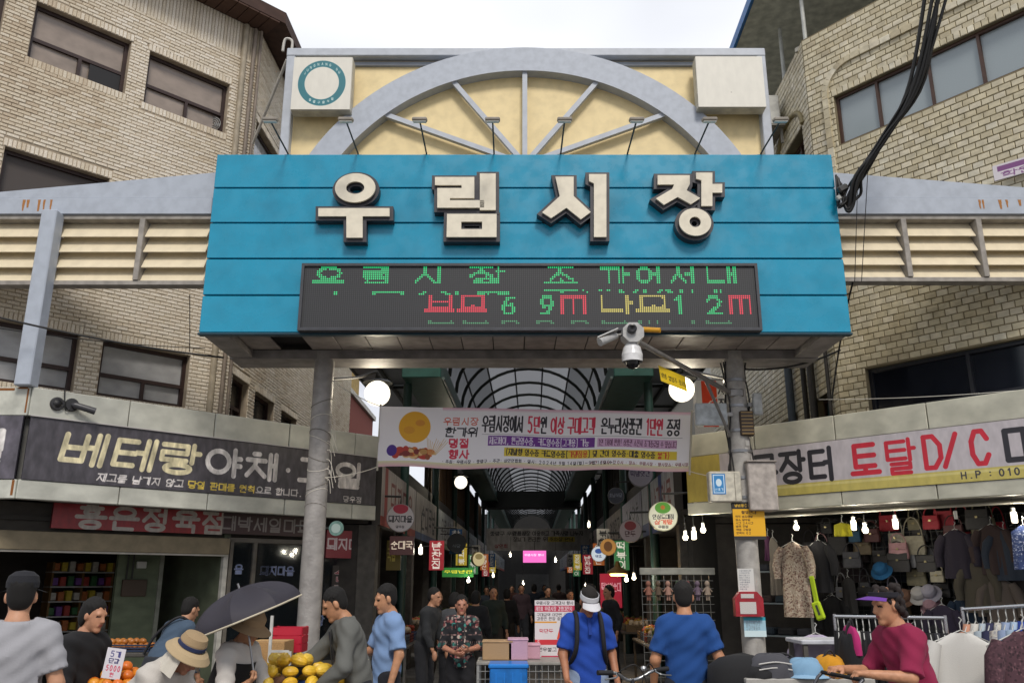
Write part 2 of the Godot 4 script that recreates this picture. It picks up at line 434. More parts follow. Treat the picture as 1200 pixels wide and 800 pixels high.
# polylines of one character in a unit box, y down
func glyph(ch: String) -> Array:
	var out := []
	var code := ch.unicode_at(0) - 0xAC00
	if code < 0 or code > 11171:
		for s in LATIN.get(ch, []):
			if s[0] is String: out.append(ellipse(Vector2(0.2 + s[1] * 0.6, s[2]), Vector2(s[3] * 0.6, s[4])))
			else:
				var p := PackedVector2Array()
				for k in range(0, s.size(), 2): p.append(Vector2(0.2 + s[k] * 0.6, s[k + 1]))
				out.append(p)
		return out
	var l := LEAD.split(" ")[code / 588]
	var vw: String = VOW[(code % 588) / 28]
	var t := TAIL.split(" ")[code % 28]
	var vk := vw.split("-")[0]
	var hk := vw.split("-")[1]
	var bot := 0.62 if t != "_" else 1.0
	if t != "_": add_jamo(out, t, Rect2(0.16, 0.72, 0.66, 0.28))
	var right := 1.0
	if vk:
		var two := vk in ["ae", "yae", "e", "ye"]
		var x := 0.84 if not two else 0.94
		out.append(PackedVector2Array([Vector2(x, 0), Vector2(x, bot)]))
		var x2 := x
		if two:
			x2 = 0.76
			out.append(PackedVector2Array([Vector2(x2, 0.02), Vector2(x2, bot)]))
		var ys := [0.45] if vk in ["a", "ae", "eo", "e"] else ([] if vk == "i" else [0.32, 0.6])
		for y in ys:
			if vk in ["a", "ya"]: out.append(PackedVector2Array([Vector2(x, y * bot), Vector2(1.02, y * bot)]))
			elif vk in ["ae", "yae"]: out.append(PackedVector2Array([Vector2(x2, y * bot), Vector2(x, y * bot)]))
			else: out.append(PackedVector2Array([Vector2(x2 - 0.22, y * bot), Vector2(x2, y * bot)]))
		right = x2 - (0.26 if vk in ["eo", "yeo", "e", "ye"] else 0.16)
	if hk:
		var hy := bot - 0.1 if hk in ["o", "yo", "eu"] else bot * 0.62
		var x1 := 1.0 if not vk else right + 0.06
		if not vk: right = 0.86
		out.append(PackedVector2Array([Vector2(0.0, hy), Vector2(x1, hy)]))
		var xs := [x1 * 0.5] if hk in ["o", "u"] else ([x1 * 0.33, x1 * 0.67] if hk in ["yo", "yu"] else [])
		for x in xs:
			if hk in ["o", "yo"]: out.append(PackedVector2Array([Vector2(x, hy), Vector2(x, hy - 0.2 * bot)]))
			else: out.append(PackedVector2Array([Vector2(x, hy), Vector2(x, bot)]))
		var lb := (hy - (0.24 if hk in ["o", "yo"] else 0.16) * bot)
		add_jamo(out, l, Rect2(0.14 if not vk else 0.06, 0.04, right - (0.14 if not vk else 0.06), lb))
	else:
		add_jamo(out, l, Rect2(0.04, 0.08 * bot, right - 0.04, bot * (0.82 if t == "_" else 0.84)))
	return out
func stroke(im: Image, a: Vector2, b: Vector2, w: float, col: Color) -> void:
	var x0 := maxi(int(minf(a.x, b.x) - w - 1), 0)
	var x1 := mini(int(maxf(a.x, b.x) + w + 2), im.get_width() - 1)
	var y0 := maxi(int(minf(a.y, b.y) - w - 1), 0)
	var y1 := mini(int(maxf(a.y, b.y) + w + 2), im.get_height() - 1)
	var d := b - a
	var l2 := maxf(d.length_squared(), 0.0001)
	for y in range(y0, y1 + 1):
		for x in range(x0, x1 + 1):
			var p := Vector2(x + 0.5, y + 0.5) - a
			var t := clampf(p.dot(d) / l2, 0.0, 1.0)
			var al := clampf(w * 0.5 + 0.5 - (p - d * t).length(), 0.0, 1.0)
			if al > 0.0: im.set_pixel(x, y, im.get_pixel(x, y).lerp(col, al * col.a))
# text in an image: box x, y, width per character, height; wt = stroke weight in pixels
func write(im: Image, text: String, x: float, y: float, cw: float, chh: float, wt: float, col: Color, gap := 0.12, slant := 0.0) -> float:
	for ch in text:
		var narrow := ch in ".,:·1!()/[]"
		if ch == " ":
			x += cw * 0.45; continue
		var w := cw * (1.0 - gap)
		for pl in glyph(ch):
			for i in pl.size() - 1:
				var a: Vector2 = pl[i] * Vector2(w, chh)
				var b: Vector2 = pl[i + 1] * Vector2(w, chh)
				a.x -= (a.y - chh) * slant; b.x -= (b.y - chh) * slant
				var o := Vector2(x - (w * 0.2 if narrow else 0.0), y)
				stroke(im, a + o, b + o, wt, col)
		x += cw * (0.6 if narrow else 1.0)
	return x
func disc(im: Image, c: Vector2, r: Vector2, col: Color, inner := 0.0) -> void:
	for y in range(maxi(int(c.y - r.y - 1), 0), mini(int(c.y + r.y + 2), im.get_height())):
		for x in range(maxi(int(c.x - r.x - 1), 0), mini(int(c.x + r.x + 2), im.get_width())):
			var q := (Vector2(x + 0.5, y + 0.5) - c) / r
			var d := q.length()
			var al := clampf((1.0 - d) * r.y + 0.5, 0.0, 1.0)
			if inner > 0.0: al *= clampf((d - inner) * r.y + 0.5, 0.0, 1.0)
			if al > 0.0: im.set_pixel(x, y, im.get_pixel(x, y).lerp(col, al * col.a))
func img(w: int, h: int, hex: String) -> Image:
	var im := Image.create(w, h, false, Image.FORMAT_RGBA8)
	im.fill(Color.html(hex))
	return im
func H(hex: String) -> Color: return Color.html(hex)
# fine dirt over a print
func weather(im: Image, sd: int, amt: float) -> Image:
	var nz := FastNoiseLite.new(); nz.seed = sd; nz.frequency = 0.02; nz.fractal_octaves = 5
	for y in im.get_height():
		for x in im.get_width():
			var k := 1.0 + amt * nz.get_noise_2d(x * 1.5, y * 0.6)
			var c := im.get_pixel(x, y)
			im.set_pixel(x, y, Color(c.r * k, c.g * k, c.b * k, c.a))
	return im
# ---------------------------------------------------------------- frames of the place
var WL: Transform3D   # left building, slanted front (origin at its corner)
var WS: Transform3D   # left building, side along the arcade
var WR: Transform3D
var WQ: Transform3D
var FL: Transform3D   # left canopy front
var FR: Transform3D
var AF: Transform3D   # arcade axis: x right, -z forward
var cam: Camera3D
const KL := 1.06
const KR := 1.1
var rng := RandomNumberGenerator.new()
func frame_of(o: Vector3, d: Vector3) -> Transform3D:
	var x := d.normalized()
	return Transform3D(Basis(x, Vector3.UP, x.cross(Vector3.UP)), o)
func setup() -> void:
	cam = Camera3D.new()
	cam.name = "camera"
	cam.position = Vector3(0, CAM_H, 0)
	cam.rotation = Vector3(CAM_P, 0, 0)
	cam.fov = 43.603
	cam.near = 0.05; cam.far = 600.0
	add_child(cam)
	cam.current = true
	var we := WorldEnvironment.new()
	we.name = "world_environment"
	var e := Environment.new()
	e.background_mode = Environment.BG_SKY
	var sky := Sky.new()
	var sm := PanoramaSkyMaterial.new()
	var im := Image.create(512, 256, false, Image.FORMAT_RGBF)
	var nz := FastNoiseLite.new(); nz.seed = 4; nz.frequency = 1.3; nz.fractal_octaves = 5
	for y in 256:
		var th := PI * (y + 0.5) / 256.0
		for x in 512:
			var ph := TAU * x / 512.0
			var d := Vector3(sin(th) * cos(ph), cos(th), sin(th) * sin(ph))
			var k := nz.get_noise_3d(d.x, d.y * 2.2, d.z) * 0.34
			var col := Color(0.595 + k, 0.612 + k, 0.662 + k * 0.9)
			if d.y < -0.02: col = Color(0.24, 0.235, 0.23)
			im.set_pixel(x, y, col)
	sm.panorama = ImageTexture.create_from_image(im)
	sky.sky_material = sm
	e.sky = sky
	e.background_energy_multiplier = 1.0
	e.tonemap_mode = Environment.TONE_MAPPER_LINEAR
	e.tonemap_exposure = 1.4
	e.sdfgi_enabled = true; e.ssao_enabled = true; e.ssil_enabled = true
	we.environment = e
	add_child(we)
	var sun := DirectionalLight3D.new()
	sun.name = "sun"
	sun.light_energy = 0.5
	sun.light_angular_distance = 14.0
	sun.light_color = Color(1.0, 0.97, 0.93)
	sun.rotation = Vector3(deg_to_rad(-46), deg_to_rad(12), 0)
	sun.shadow_enabled = true
	add_child(sun)
	var s2 := sqrt(0.5)
	WL = frame_of(Vector3(-4.27, 0, -12.53) * KL, Vector3(s2, 0, -s2))
	WS = frame_of(Vector3(-4.27, 0, -12.53) * KL, Vector3(0.024, 0, -1))
	WR = frame_of(Vector3(4.56, 0, -11.64) * KR, Vector3(0.84, 0, 1.039))
	WQ = frame_of(Vector3(4.56, 0, -11.64) * KR, Vector3(-0.024, 0, 1))
	FL = frame_of(Vector3(-5.87, 0, -10.2), Vector3(s2, 0, -s2))
	FR = frame_of(Vector3(2.62, 0, -12.95), Vector3(s2, 0, s2))
	AF = frame_of(Vector3(0.22, 0, -13.0), Vector3(1, 0, 0.024))

# ---------------------------------------------------------------- brick walls
func wall_slab(m: MB, s0: float, s1: float, h0: float, h1: float, holes: Array, z0: float, z1: float) -> void:
	var cuts := [s0, s1]
	for r in holes:
		for x in [r.position.x, r.end.x]:
			if x > s0 and x < s1: cuts.append(x)
	cuts.sort()
	for i in cuts.size() - 1:
		var a: float = cuts[i]
		var b: float = cuts[i + 1]
		if b - a < 0.002: continue
		var iv := []
		for r in holes:
			if r.position.x < (a + b) * 0.5 and r.end.x > (a + b) * 0.5: iv.append(Vector2(r.position.y, r.end.y))
		iv.sort()
		var y := h0
		iv.append(Vector2(h1, h1))
		for w in iv:
			if w.x - y > 0.002: m.box(Vector3((a + b) / 2, (y + w.x) / 2, (z0 + z1) / 2), Vector3(b - a, w.x - y, z1 - z0))
			y = maxf(y, w.y)
# lays bricks over a wall; returns list of [transform, tone, size, whole, distance score]
func lay(out: Array, wx: Transform3D, s0: float, s1: float, h0: float, h1: float, holes: Array, bw: float, bh: float, j: float, soldiers: Array) -> void:
	var rows := int((h1 - h0) / bh)
	for r in rows:
		var y0 := h0 + r * bh
		var x := s0 - (bw * 0.5 if r % 2 else 0.0)
		while x < s1:
			var a := maxf(x, s0)
			var b := minf(x + bw, s1)
			x += bw
			var segs := [Vector2(a, b)]
			for h in holes + soldiers:
				if h.position.y < y0 + bh * 0.5 and h.end.y > y0 + bh * 0.5:
					var ns := []
					for q in segs:
						if q.y <= h.position.x or q.x >= h.end.x: ns.append(q)
						else:
							if q.x < h.position.x: ns.append(Vector2(q.x, h.position.x))
							if q.y > h.end.x: ns.append(Vector2(h.end.x, q.y))
					segs = ns
			for q in segs:
				if q.y - q.x > 0.03: out.append([wx, q.x + j / 2, y0 + j / 2, q.y - j / 2, y0 + bh - j / 2])
	for h in soldiers:
		var k := int(round(h.size.x / bh))
		var w: float = h.size.x / k
		for i in k: out.append([wx, h.position.x + w * i + j / 2, h.position.y + j / 2, h.position.x + w * (i + 1) - j / 2, h.end.y - j / 2])
func put_bricks(t: Node3D, bricks: Array, tones: Array, mat: Material, d: float, bw: float, bh: float, called: String) -> void:
	# the 300 that show largest are parts, the rest one part
	var dirt := FastNoiseLite.new()
	dirt.seed = 12; dirt.frequency = 0.45; dirt.fractal_octaves = 4
	var sc := []
	for i in bricks.size():
		var b = bricks[i]
		var p: Vector3 = b[0] * Vector3((b[1] + b[3]) / 2, (b[2] + b[4]) / 2, 0)
		var q := cam.transform.affine_inverse() * p
		var u := q.x / -q.z
		var w := q.y / -q.z
		var nrm: Vector3 = b[0].basis.z
		var fac := nrm.dot((Vector3(0, CAM_H, 0) - p).normalized())
		var ok: bool = absf(u) < 0.6 and absf(w) < 0.39 and p.y > 4.15 and (b[3] - b[1]) > bw * 0.8 and not (p.y > 5.5 and p.y < 7.3)
		sc.append([-(fac / q.length_squared()) if ok else 1.0, i])
	sc.sort()
	var single := {}
	for k in mini(300, sc.size()):
		if sc[k][0] < 0.0: single[sc[k][1]] = true
	var vars := []
	for c in tones:
		var m := MB.new(); m.cur = c
		m.brick(-0.5, -0.5, 0.5, 0.5, 0, 1.0, 0.0)
		vars.append(c)
	var shared := {}
	var rest := MB.new()
	for i in bricks.size():
		var b = bricks[i]
		var wp: Vector3 = b[0] * Vector3(b[1], b[2], 0)
		var ti := clampi(int((0.55 + 0.6 * dirt.get_noise_3d(wp.x, wp.y * 0.6, wp.z) + rng.randf_range(-0.3, 0.3)) * tones.size()), 0, tones.size() - 1)
		var dd := d * rng.randf_range(0.75, 1.2)
		if single.has(i):
			var key := "%d_%.3f_%.3f" % [ti, b[3] - b[1], b[4] - b[2]]
			if not shared.has(key):
				var m := MB.new(); m.cur = tones[ti]
				var hw: float = (b[3] - b[1]) / 2
				var hh: float = (b[4] - b[2]) / 2
				m.brick(-hw, -hh, hw, hh, 0, d)
				shared[key] = m.mesh()
			var o := part(t, called, shared[key], mat)
			o.transform = t.transform.affine_inverse() * b[0] * off(Vector3((b[1] + b[3]) / 2, (b[2] + b[4]) / 2, rng.randf_range(-0.003, 0.004)))
		else:
			rest.cur = tones[ti]
			var tmp := MB.new(); tmp.cur = tones[ti]
			tmp.brick(b[1], b[2], b[3], b[4], 0, dd)
			var X: Transform3D = t.transform.affine_inverse() * b[0]
			for k in tmp.v.size():
				rest.v.append(X * tmp.v[k]); rest.n.append(X.basis * tmp.n[k]); rest.uv.append(Vector2.ZERO); rest.c.append(tones[ti])
	var o2 := part(t, called + "_courses", rest, mat)
	o2.set_meta("kind", "stuff")
# window set back in a wall frame: cols = list of inner x cuts (0..1), transom 0..1 from the bottom (0 none)
func window(t: Node3D, wx: Transform3D, r: Rect2, fm: Material, pm: Material, transom: float, low_cuts: Array, top_cuts: Array, back := -0.14, fw := 0.055) -> void:
	var X := t.transform.affine_inverse() * wx * off(Vector3(r.position.x, r.position.y, back))
	var w := r.size.x
	var h := r.size.y
	var f := MB.new()
	f.box(Vector3(w / 2, fw / 2, 0), Vector3(w, fw, 0.07)); f.box(Vector3(w / 2, h - fw / 2, 0), Vector3(w, fw, 0.07))
	f.box(Vector3(fw / 2, h / 2, 0), Vector3(fw, h - 2 * fw, 0.07)); f.box(Vector3(w - fw / 2, h / 2, 0), Vector3(fw, h - 2 * fw, 0.07))
	var bands := []
	if transom > 0.0:
		f.box(Vector3(w / 2, h * transom, 0), Vector3(w - 2 * fw, fw, 0.068))
		bands = [[fw, h * transom - fw / 2, low_cuts], [h * transom + fw / 2, h - fw, top_cuts]]
	else: bands = [[fw, h - fw, low_cuts]]
	var panes := []
	for b in bands:
		var xs := [fw]
		for c in b[2]:
			f.box(Vector3(w * c, (b[0] + b[1]) / 2, 0), Vector3(fw * 0.9, b[1] - b[0], 0.066))
			xs.append(w * c)
		xs.append(w - fw)
		for i in xs.size() - 1:
			panes.append([xs[i], b[0], xs[i + 1], b[1], i])
	var fo := part(t, "window", f, fm, X)
	for p in panes:
		var o := MB.new()
		var z: float = -0.012 - 0.018 * (p[4] % 2)
		o.box(Vector3((p[0] + p[2]) / 2, (p[1] + p[3]) / 2, z), Vector3(p[2] - p[0] + 0.01, p[3] - p[1] + 0.01, 0.008))
		part(fo, "pane", o, pm)
func R(a: float, b: float, c: float, d: float) -> Rect2: return Rect2(a, b, c - a, d - b)

func up(r: Array, k: float) -> Array: # readings taken at another wall distance
	var o := []
	for q in r: o.append(R(q.position.x * k, CAM_H + (q.position.y - CAM_H) * k, q.end.x * k, CAM_H + (q.end.y - CAM_H) * k))
	return o
func left_building() -> void:
	var t := thing("brick_building", "cream brick corner building with brown framed windows left of the gate", "building", WL)
	var holes := [R(-5.0, 8.62, -3.7, 9.5), R(-3.34, 8.62, -2.03, 9.5), R(-1.75, 8.6, -0.45, 9.48), R(-5.0, 6.2, -3.75, 7.23), R(-3.41, 6.2, -2.07, 7.23), R(-1.8, 6.2, -0.5, 7.05), R(-3.5, 4.12, -2.16, 4.9), R(-1.86, 4.12, -0.63, 4.89)]
	var side := [R(0.12, 4.0, 0.9, 4.76), R(1.22, 4.0, 2.3, 4.74), R(2.75, 4.0, 3.8, 4.72), R(0.16, 8.1, 1.5, 9.12), R(2.4, 8.1, 3.6, 9.1)]
	holes = up(holes, KL); side = up(side, KL)
	var wm := M("b0a18c", 0.95, "grime", 0.5)
	var m := MB.new()
	wall_slab(m, -7.5, 0.0, 3.0, 11.24, holes, -0.24, 0.0)
	part(t, "wall", m, wm)
	m = MB.new()
	wall_slab(m, 0.003, 9.0, 3.0, 11.24, side, -0.24, -0.002)
	part(t, "wall", m, wm, WL.affine_inverse() * WS)
	var bw := 0.172
	var bh := 0.057
	var bricks := []
	var sol := []
	for h in holes:
		sol.append(R(h.position.x - 0.03, h.position.y - 0.13, h.end.x + 0.03, h.position.y))
		sol.append(R(h.position.x - 0.03, h.end.y, h.end.x + 0.03, h.end.y + 0.13))
	sol.append(R(-7.5, 10.55, 0, 11.24))
	lay(bricks, WL, -7.5, 0.0, 3.9, 11.09, holes, bw, bh, 0.0075, sol)
	var sol2 := []
	for h in side:
		sol2.append(R(h.position.x - 0.03, h.end.y, h.end.x + 0.03, h.end.y + 0.13))
	lay(bricks, WS, 0.01, 9.0, 3.9, 11.24, side, bw, bh, 0.0075, sol2)
	var tones := []
	for hx in ["cfbfa6", "dacbb3", "e0d3bc", "e4d8c3", "e8dcc8", "ebe0cd", "efe5d3", "f2e9d8"]: tones.append(lin(hx))
	put_bricks(t, bricks, tones, M("ffffff", 0.85, "fine", 1.3, 0.0, "vc bump"), 0.013, bw, bh, "brick")
	var fm := M("35231f", 0.5, "soft", 1.0)
	var film := M("9a8d82", 0.12, "soft", 0.6)
	var pale := M("b2b2b2", 0.1, "soft", 0.7)
	var dark := M("2a2624", 0.2, "soft", 0.5)
	for i in holes.size():
		var p: Material = film if i < 3 else (M("4a423e", 0.55, "fine", 2.5) if i < 6 else pale)
		window(t, WL, holes[i], fm, p, 0.4, [0.52], [])
	for i in side.size(): window(t, WS, side[i], fm, dark if i < 3 else pale, 0.42, [0.5], [])
	# open dark sash of the upper window
	part(t, "open_sash", bx(Vector3(-2.44, 9.24, -0.128), Vector3(0.46, 0.27, 0.02)), M("14110f", 0.4))
	# rooms behind so that openings are not see-through
	m = MB.new()
	m.box(Vector3(-3.2, 7.0, -1.2), Vector3(6.4, 7.4, 0.1)); m.box(Vector3(-3.2, 11.3, -0.9), Vector3(6.4, 0.1, 1.6))
	part(t, "inner_wall", m, M("3b3530", 0.9))
	# eaves
	m = MB.new()
	var e := 0.5
	var X: Transform3D = WL.affine_inverse()
	var c0 := Vector3(-7.6, 0, e)
	var corner := Vector3(0.2, 0, e)
	var sd := X * (WS * Vector3(0.0, 0, e))
	var far := X * (WS * Vector3(9, 0, e))
	var inn := X * (WS * Vector3(9, 0, -3.0))
	var poly := [c0, corner, sd, far, inn, Vector3(-7.6, 0, -3.0)]
	for i in poly.size() - 2:
		pass
	var p2 := PackedVector2Array()
	for q in poly: p2.append(Vector2(q.x, -q.z))
	m.prism(p2, 0.22, Transform3D(Basis(Vector3(1, 0, 0), Vector3(0, 0, -1), Vector3(0, 1, 0)), Vector3(0, 11.26, 0)))
	var roof := part(t, "roof", m, M("4a342b", 0.85, "grime", 0.8))
	m = MB.new()
	for k in 38: # boards under the eaves
		m.box(Vector3(-7.4 + k * 0.2, 11.24, 0.26), Vector3(0.185, 0.03, 0.46))
	part(roof, "eaves_boards", m, M("553b2f", 0.8, "fine", 1.5)).set_meta("kind", "stuff")
	# drain pipes and cables at the corner
	for q in [[-0.13, 0.06, 0.035], [-0.02, 0.07, 0.028], [-0.3, 0.05, 0.05]]:
		part(t, "drain_pipe", tb([Vector3(q[0], 3.9, q[1]), Vector3(q[0], 11.2, q[1])], q[2], 8), M("84776a" if q[2] < 0.04 else "a79b86", 0.6, "grime", 0.7))

func right_building() -> void:
	var t := thing("tiled_building", "yellow tiled corner building with arched window band right of the gate", "building", WR)
	var holes := [R(0.42, 7.9, 4.0, 8.7), R(0.42, 3.2, 4.4, 4.5)]
	var side := [R(-1.55, 7.6, -0.35, 8.6), R(-1.1, 3.4, -0.35, 4.35), R(-3.0, 3.4, -1.9, 4.3)]
	holes = up(holes, KR); side = up(side, KR)
	var wm := M("857a60", 0.95, "grime", 0.5)
	var m := MB.new()
	wall_slab(m, 0.0, 6.0, 3.0, 10.72, holes, -0.24, 0.0)
	part(t, "wall", m, wm)
	m = MB.new()
	wall_slab(m, -9.0, -0.003, 3.0, 10.72, side, -0.24, -0.002)
	part(t, "wall", m, wm, WR.affine_inverse() * WQ)
	var bricks := []
	lay(bricks, WR, 0.0, 6.0, 3.6, 10.72, holes, 0.165, 0.1, 0.0105, [R(0.43, 9.4, 4.4, 9.53)])
	lay(bricks, WQ, -9.0, -0.01, 3.6, 10.72, side, 0.165, 0.1, 0.0105, [])
	var tones := []
	for hx in ["bfb294", "cabd9c", "d0c4a4", "d5caab", "dacfb2", "dfd5ba", "e4dcc4"]: tones.append(lin(hx))
	put_bricks(t, bricks, tones, M("ffffff", 0.5, "grime", 0.9, 0.0, "vc"), 0.011, 0.165, 0.1, "tile")
	var fm := M("4b3327", 0.5, "soft", 1.0)
	window(t, WR, holes[0], fm, M("a5b0b4", 0.18, "fine", 3.0), 0.0, [0.175, 0.385, 0.57, 0.77], [], -0.1, 0.045)
	window(t, WR, holes[1], M("1b1d24", 0.4), M("10131c", 0.12), 0.55, [0.25, 0.5, 0.75], [0.33, 0.66], -0.12)
	window(t, WQ, side[0], fm, M("8f9a9c", 0.2, "soft", 1.0), 0.0, [0.5], [], -0.2)
	window(t, WQ, side[1], fm, M("24504e", 0.3), 0.0, [0.5], [], -0.2)
	window(t, WQ, side[2], fm, M("22282a", 0.3), 0.0, [0.5], [], -0.2)
	m = MB.new()
	m.box(Vector3(3.1, 6.4, -1.3), Vector3(6.2, 6.8, 0.1)); m.box(Vector3(3.1, 10.66, -0.8), Vector3(6.2, 0.1, 1.0))
	part(t, "inner_wall", m, M("3a372f", 0.9))
	# raised arch band round the window strip
	var arc := [Vector3(0.33, 6.0, 0.0), Vector3(0.33, 9.4, 0.0)]
	for k in 9:
		var a := PI - PI / 2 * k / 8.0
		arc.append(Vector3(0.83 + cos(a) * 0.5, 9.45 + sin(a) * 0.5, 0.0))
	arc.append(Vector3(6.0, 9.95, 0.0))
	for k in arc.size() - 1:
		m = MB.new()
		var d: Vector3 = (arc[k + 1] - arc[k])
		var steps := maxi(1, int(d.length() / 0.17))
		for q in steps:
			m = MB.new(); m.cur = tones[(k + q) % tones.size()]
			var a: Vector3 = arc[k] + d * (float(q) / steps)
			var b: Vector3 = arc[k] + d * (float(q + 1) / steps)
			beam(m, a.lerp(b, 0.03), b.lerp(a, 0.03), 0.1, 0.09, Vector3(0, 0, 1))
			part(t, "arch_tile", m, M("ffffff", 0.5, "grime", 0.9, 0.0, "vc"))
	# arch over the side window
	m = MB.new()
	var ap := []
	for k in 13:
		var a := PI * k / 12.0
		ap.append(Vector3(-1.045 + cos(a) * 0.75, 9.29 + sin(a) * 0.46, 0.02))
	m.tube(ap, 0.05, 6)
	part(t, "side_arch", m, M("8d8058", 0.6, "grime", 1.0), WR.affine_inverse() * WQ)
	# rooftop shelter: posts, sheet roof with blue edge
	part(t, "rooftop", bx(Vector3(3.0, 10.68, -2.2), Vector3(6.4, 0.08, 4.2)), M("a9a69c", 0.9, "grime", 0.5))
	for q in [[0.03, -0.08], [1.9, -0.08], [3.8, -0.08]]:
		part(t, "roof_post", tb([Vector3(q[0], 10.72, q[1]), Vector3(q[0], 11.95, q[1])], 0.035, 8), M("b9bbb4", 0.5, "soft", 1.0))
	for s in [-1.3, -3.2]:
		part(t, "roof_post", tb([Vector3(s, 10.72, -0.08), Vector3(s, 11.9, -0.08)], 0.035, 8), M("b9bbb4", 0.5, "soft", 1.0), WR.affine_inverse() * WQ)
	m = MB.new()
	var X: Transform3D = WR.affine_inverse()
	var p2 := PackedVector2Array()
	for q in [Vector3(6.5, 0, 0.1), Vector3(-0.1, 0, 0.1), X * (WQ * Vector3(-0.2, 0, 0.6)), X * (WQ * Vector3(-9, 0, 0.6)), X * (WQ * Vector3(-9, 0, -4.0)), Vector3(6.5, 0, -3.0)]: p2.append(Vector2(q.x, -q.z))
	m.prism(p2, 0.07, Transform3D(Basis(Vector3(1, 0, 0), Vector3(0, 0, -1), Vector3(0, 1, 0)), Vector3(0, 11.95, 0)))
	var rf := part(t, "roof", m, M("c4c6b6", 0.7, "grime", 0.6))
	m = MB.new()
	beam(m, X * (WQ * Vector3(-0.2, 12.05, 0.62)), X * (WQ * Vector3(-9, 12.05, 0.62)), 0.06, 0.2)
	beam(m, Vector3(-0.2, 12.05, 0.14), Vector3(6.5, 12.05, 0.14), 0.06, 0.2)
	part(rf, "edge_trim", m, M("1f6fb4", 0.5, "grime", 0.7))
	# pipes and ducts along the side wall
	for q in [[-0.9, 0.1, 0.06, "3a3733"], [-1.35, 0.08, 0.045, "2c2a28"], [-2.1, 0.1, 0.07, "4b5560"], [-0.25, 0.06, 0.03, "322f2c"]]:
		part(t, "drain_pipe", tb([Vector3(q[0], 3.6, q[1]), Vector3(q[0], 6.6, q[1])], q[2], 8), M(q[3], 0.6, "grime", 0.8), WR.affine_inverse() * WQ)
	# air conditioner on the side wall
	var ac := thing("air_conditioner", "white outdoor air conditioner unit on the tiled building's side wall", "air conditioner", WQ * off(Vector3(-1.5, 9.75, 0.1)))
	part(ac, "casing", bx(Vector3(0, 0.3, 0.17), Vector3(0.8, 0.6, 0.3), 0.02), M("c9c8c0", 0.5, "soft", 1.0))
	m = MB.new()
	for k in 5:
		var rr := 0.05 + k * 0.045
		var pts := []
		for a in 17: pts.append(Vector3(-0.1 + cos(TAU * a / 16) * rr, 0.3 + sin(TAU * a / 16) * rr, 0.335))
		m.tube(pts, 0.006, 4, false)
	part(ac, "fan_grille", m, M("70726e", 0.5))
	m = MB.new()
	m.box(Vector3(0, -0.02, 0.15), Vector3(0.85, 0.04, 0.4))
	m.box(Vector3(-0.3, -0.18, 0.0), Vector3(0.04, 0.3, 0.04)); m.box(Vector3(0.3, -0.18, 0.0), Vector3(0.04, 0.3, 0.04))
	part(ac, "bracket", m, M("8a867c", 0.6, "grime", 1.0))
# ---------------------------------------------------------------- the gate
func letter_map(q: Array, ox: float, oy: float, k: float) -> PackedVector2Array:
	# pixel outline -> metres on the sign plane, relative to the sign's middle
	var p := PackedVector2Array()
	for i in range(0, q.size(), 2):
		var w := at(ox + q[i] / k, oy + q[i + 1] / k, 9.9)
		p.append(Vector2(w.x, w.y))
	return p
func grow(p: PackedVector2Array, d: float) -> PackedVector2Array:
	var r := Geometry2D.offset_polygon(p, d, Geometry2D.JOIN_MITER)
	return r[0] if r.size() else p
func letter(t: Node3D, solids: Array, rings: Array, z: float) -> void:
	var g := MB.new()
	var f := MB.new()
	var dk := M("36343a", 0.45, "soft", 1.2)
	var cr := M("dcd4c0", 0.5, "faint", 0.8)
	var k := 0
	for p in solids:
		g.prism(grow(p, 0.042), 0.13 + 0.004 * k, off(Vector3(0, 0, z)))
		f.prism(p, 0.03, off(Vector3(0, 0, z + 0.134 + 0.004 * solids.size()))); k += 1
	for r in rings: # [centre, outer radii, inner radii, square]
		var O := PackedVector2Array(); var I := PackedVector2Array(); var O2 := PackedVector2Array(); var I2 := PackedVector2Array()
		var N := 4 if r[3] else 40
		for a in N:
			var an := TAU * a / N + (PI / 4 if r[3] else 0.0)
			var e := Vector2(cos(an), sin(an)) * (sqrt(2.0) if r[3] else 1.0)
			O.append(r[0] + e * r[1]); I.append(r[0] + e * r[2])
			O2.append(r[0] + e * (r[1] + Vector2.ONE * 0.042)); I2.append(r[0] + e * (r[2] - Vector2.ONE * 0.036))
		g.ring(I2, O2, 0.127, off(Vector3(0, 0, z)))
		f.ring(I, O, 0.03, off(Vector3(0, 0, z + 0.15)))
	var L := part(t, "letter", g, dk, off(-t.position))
	part(L, "letter_face", f, cr)

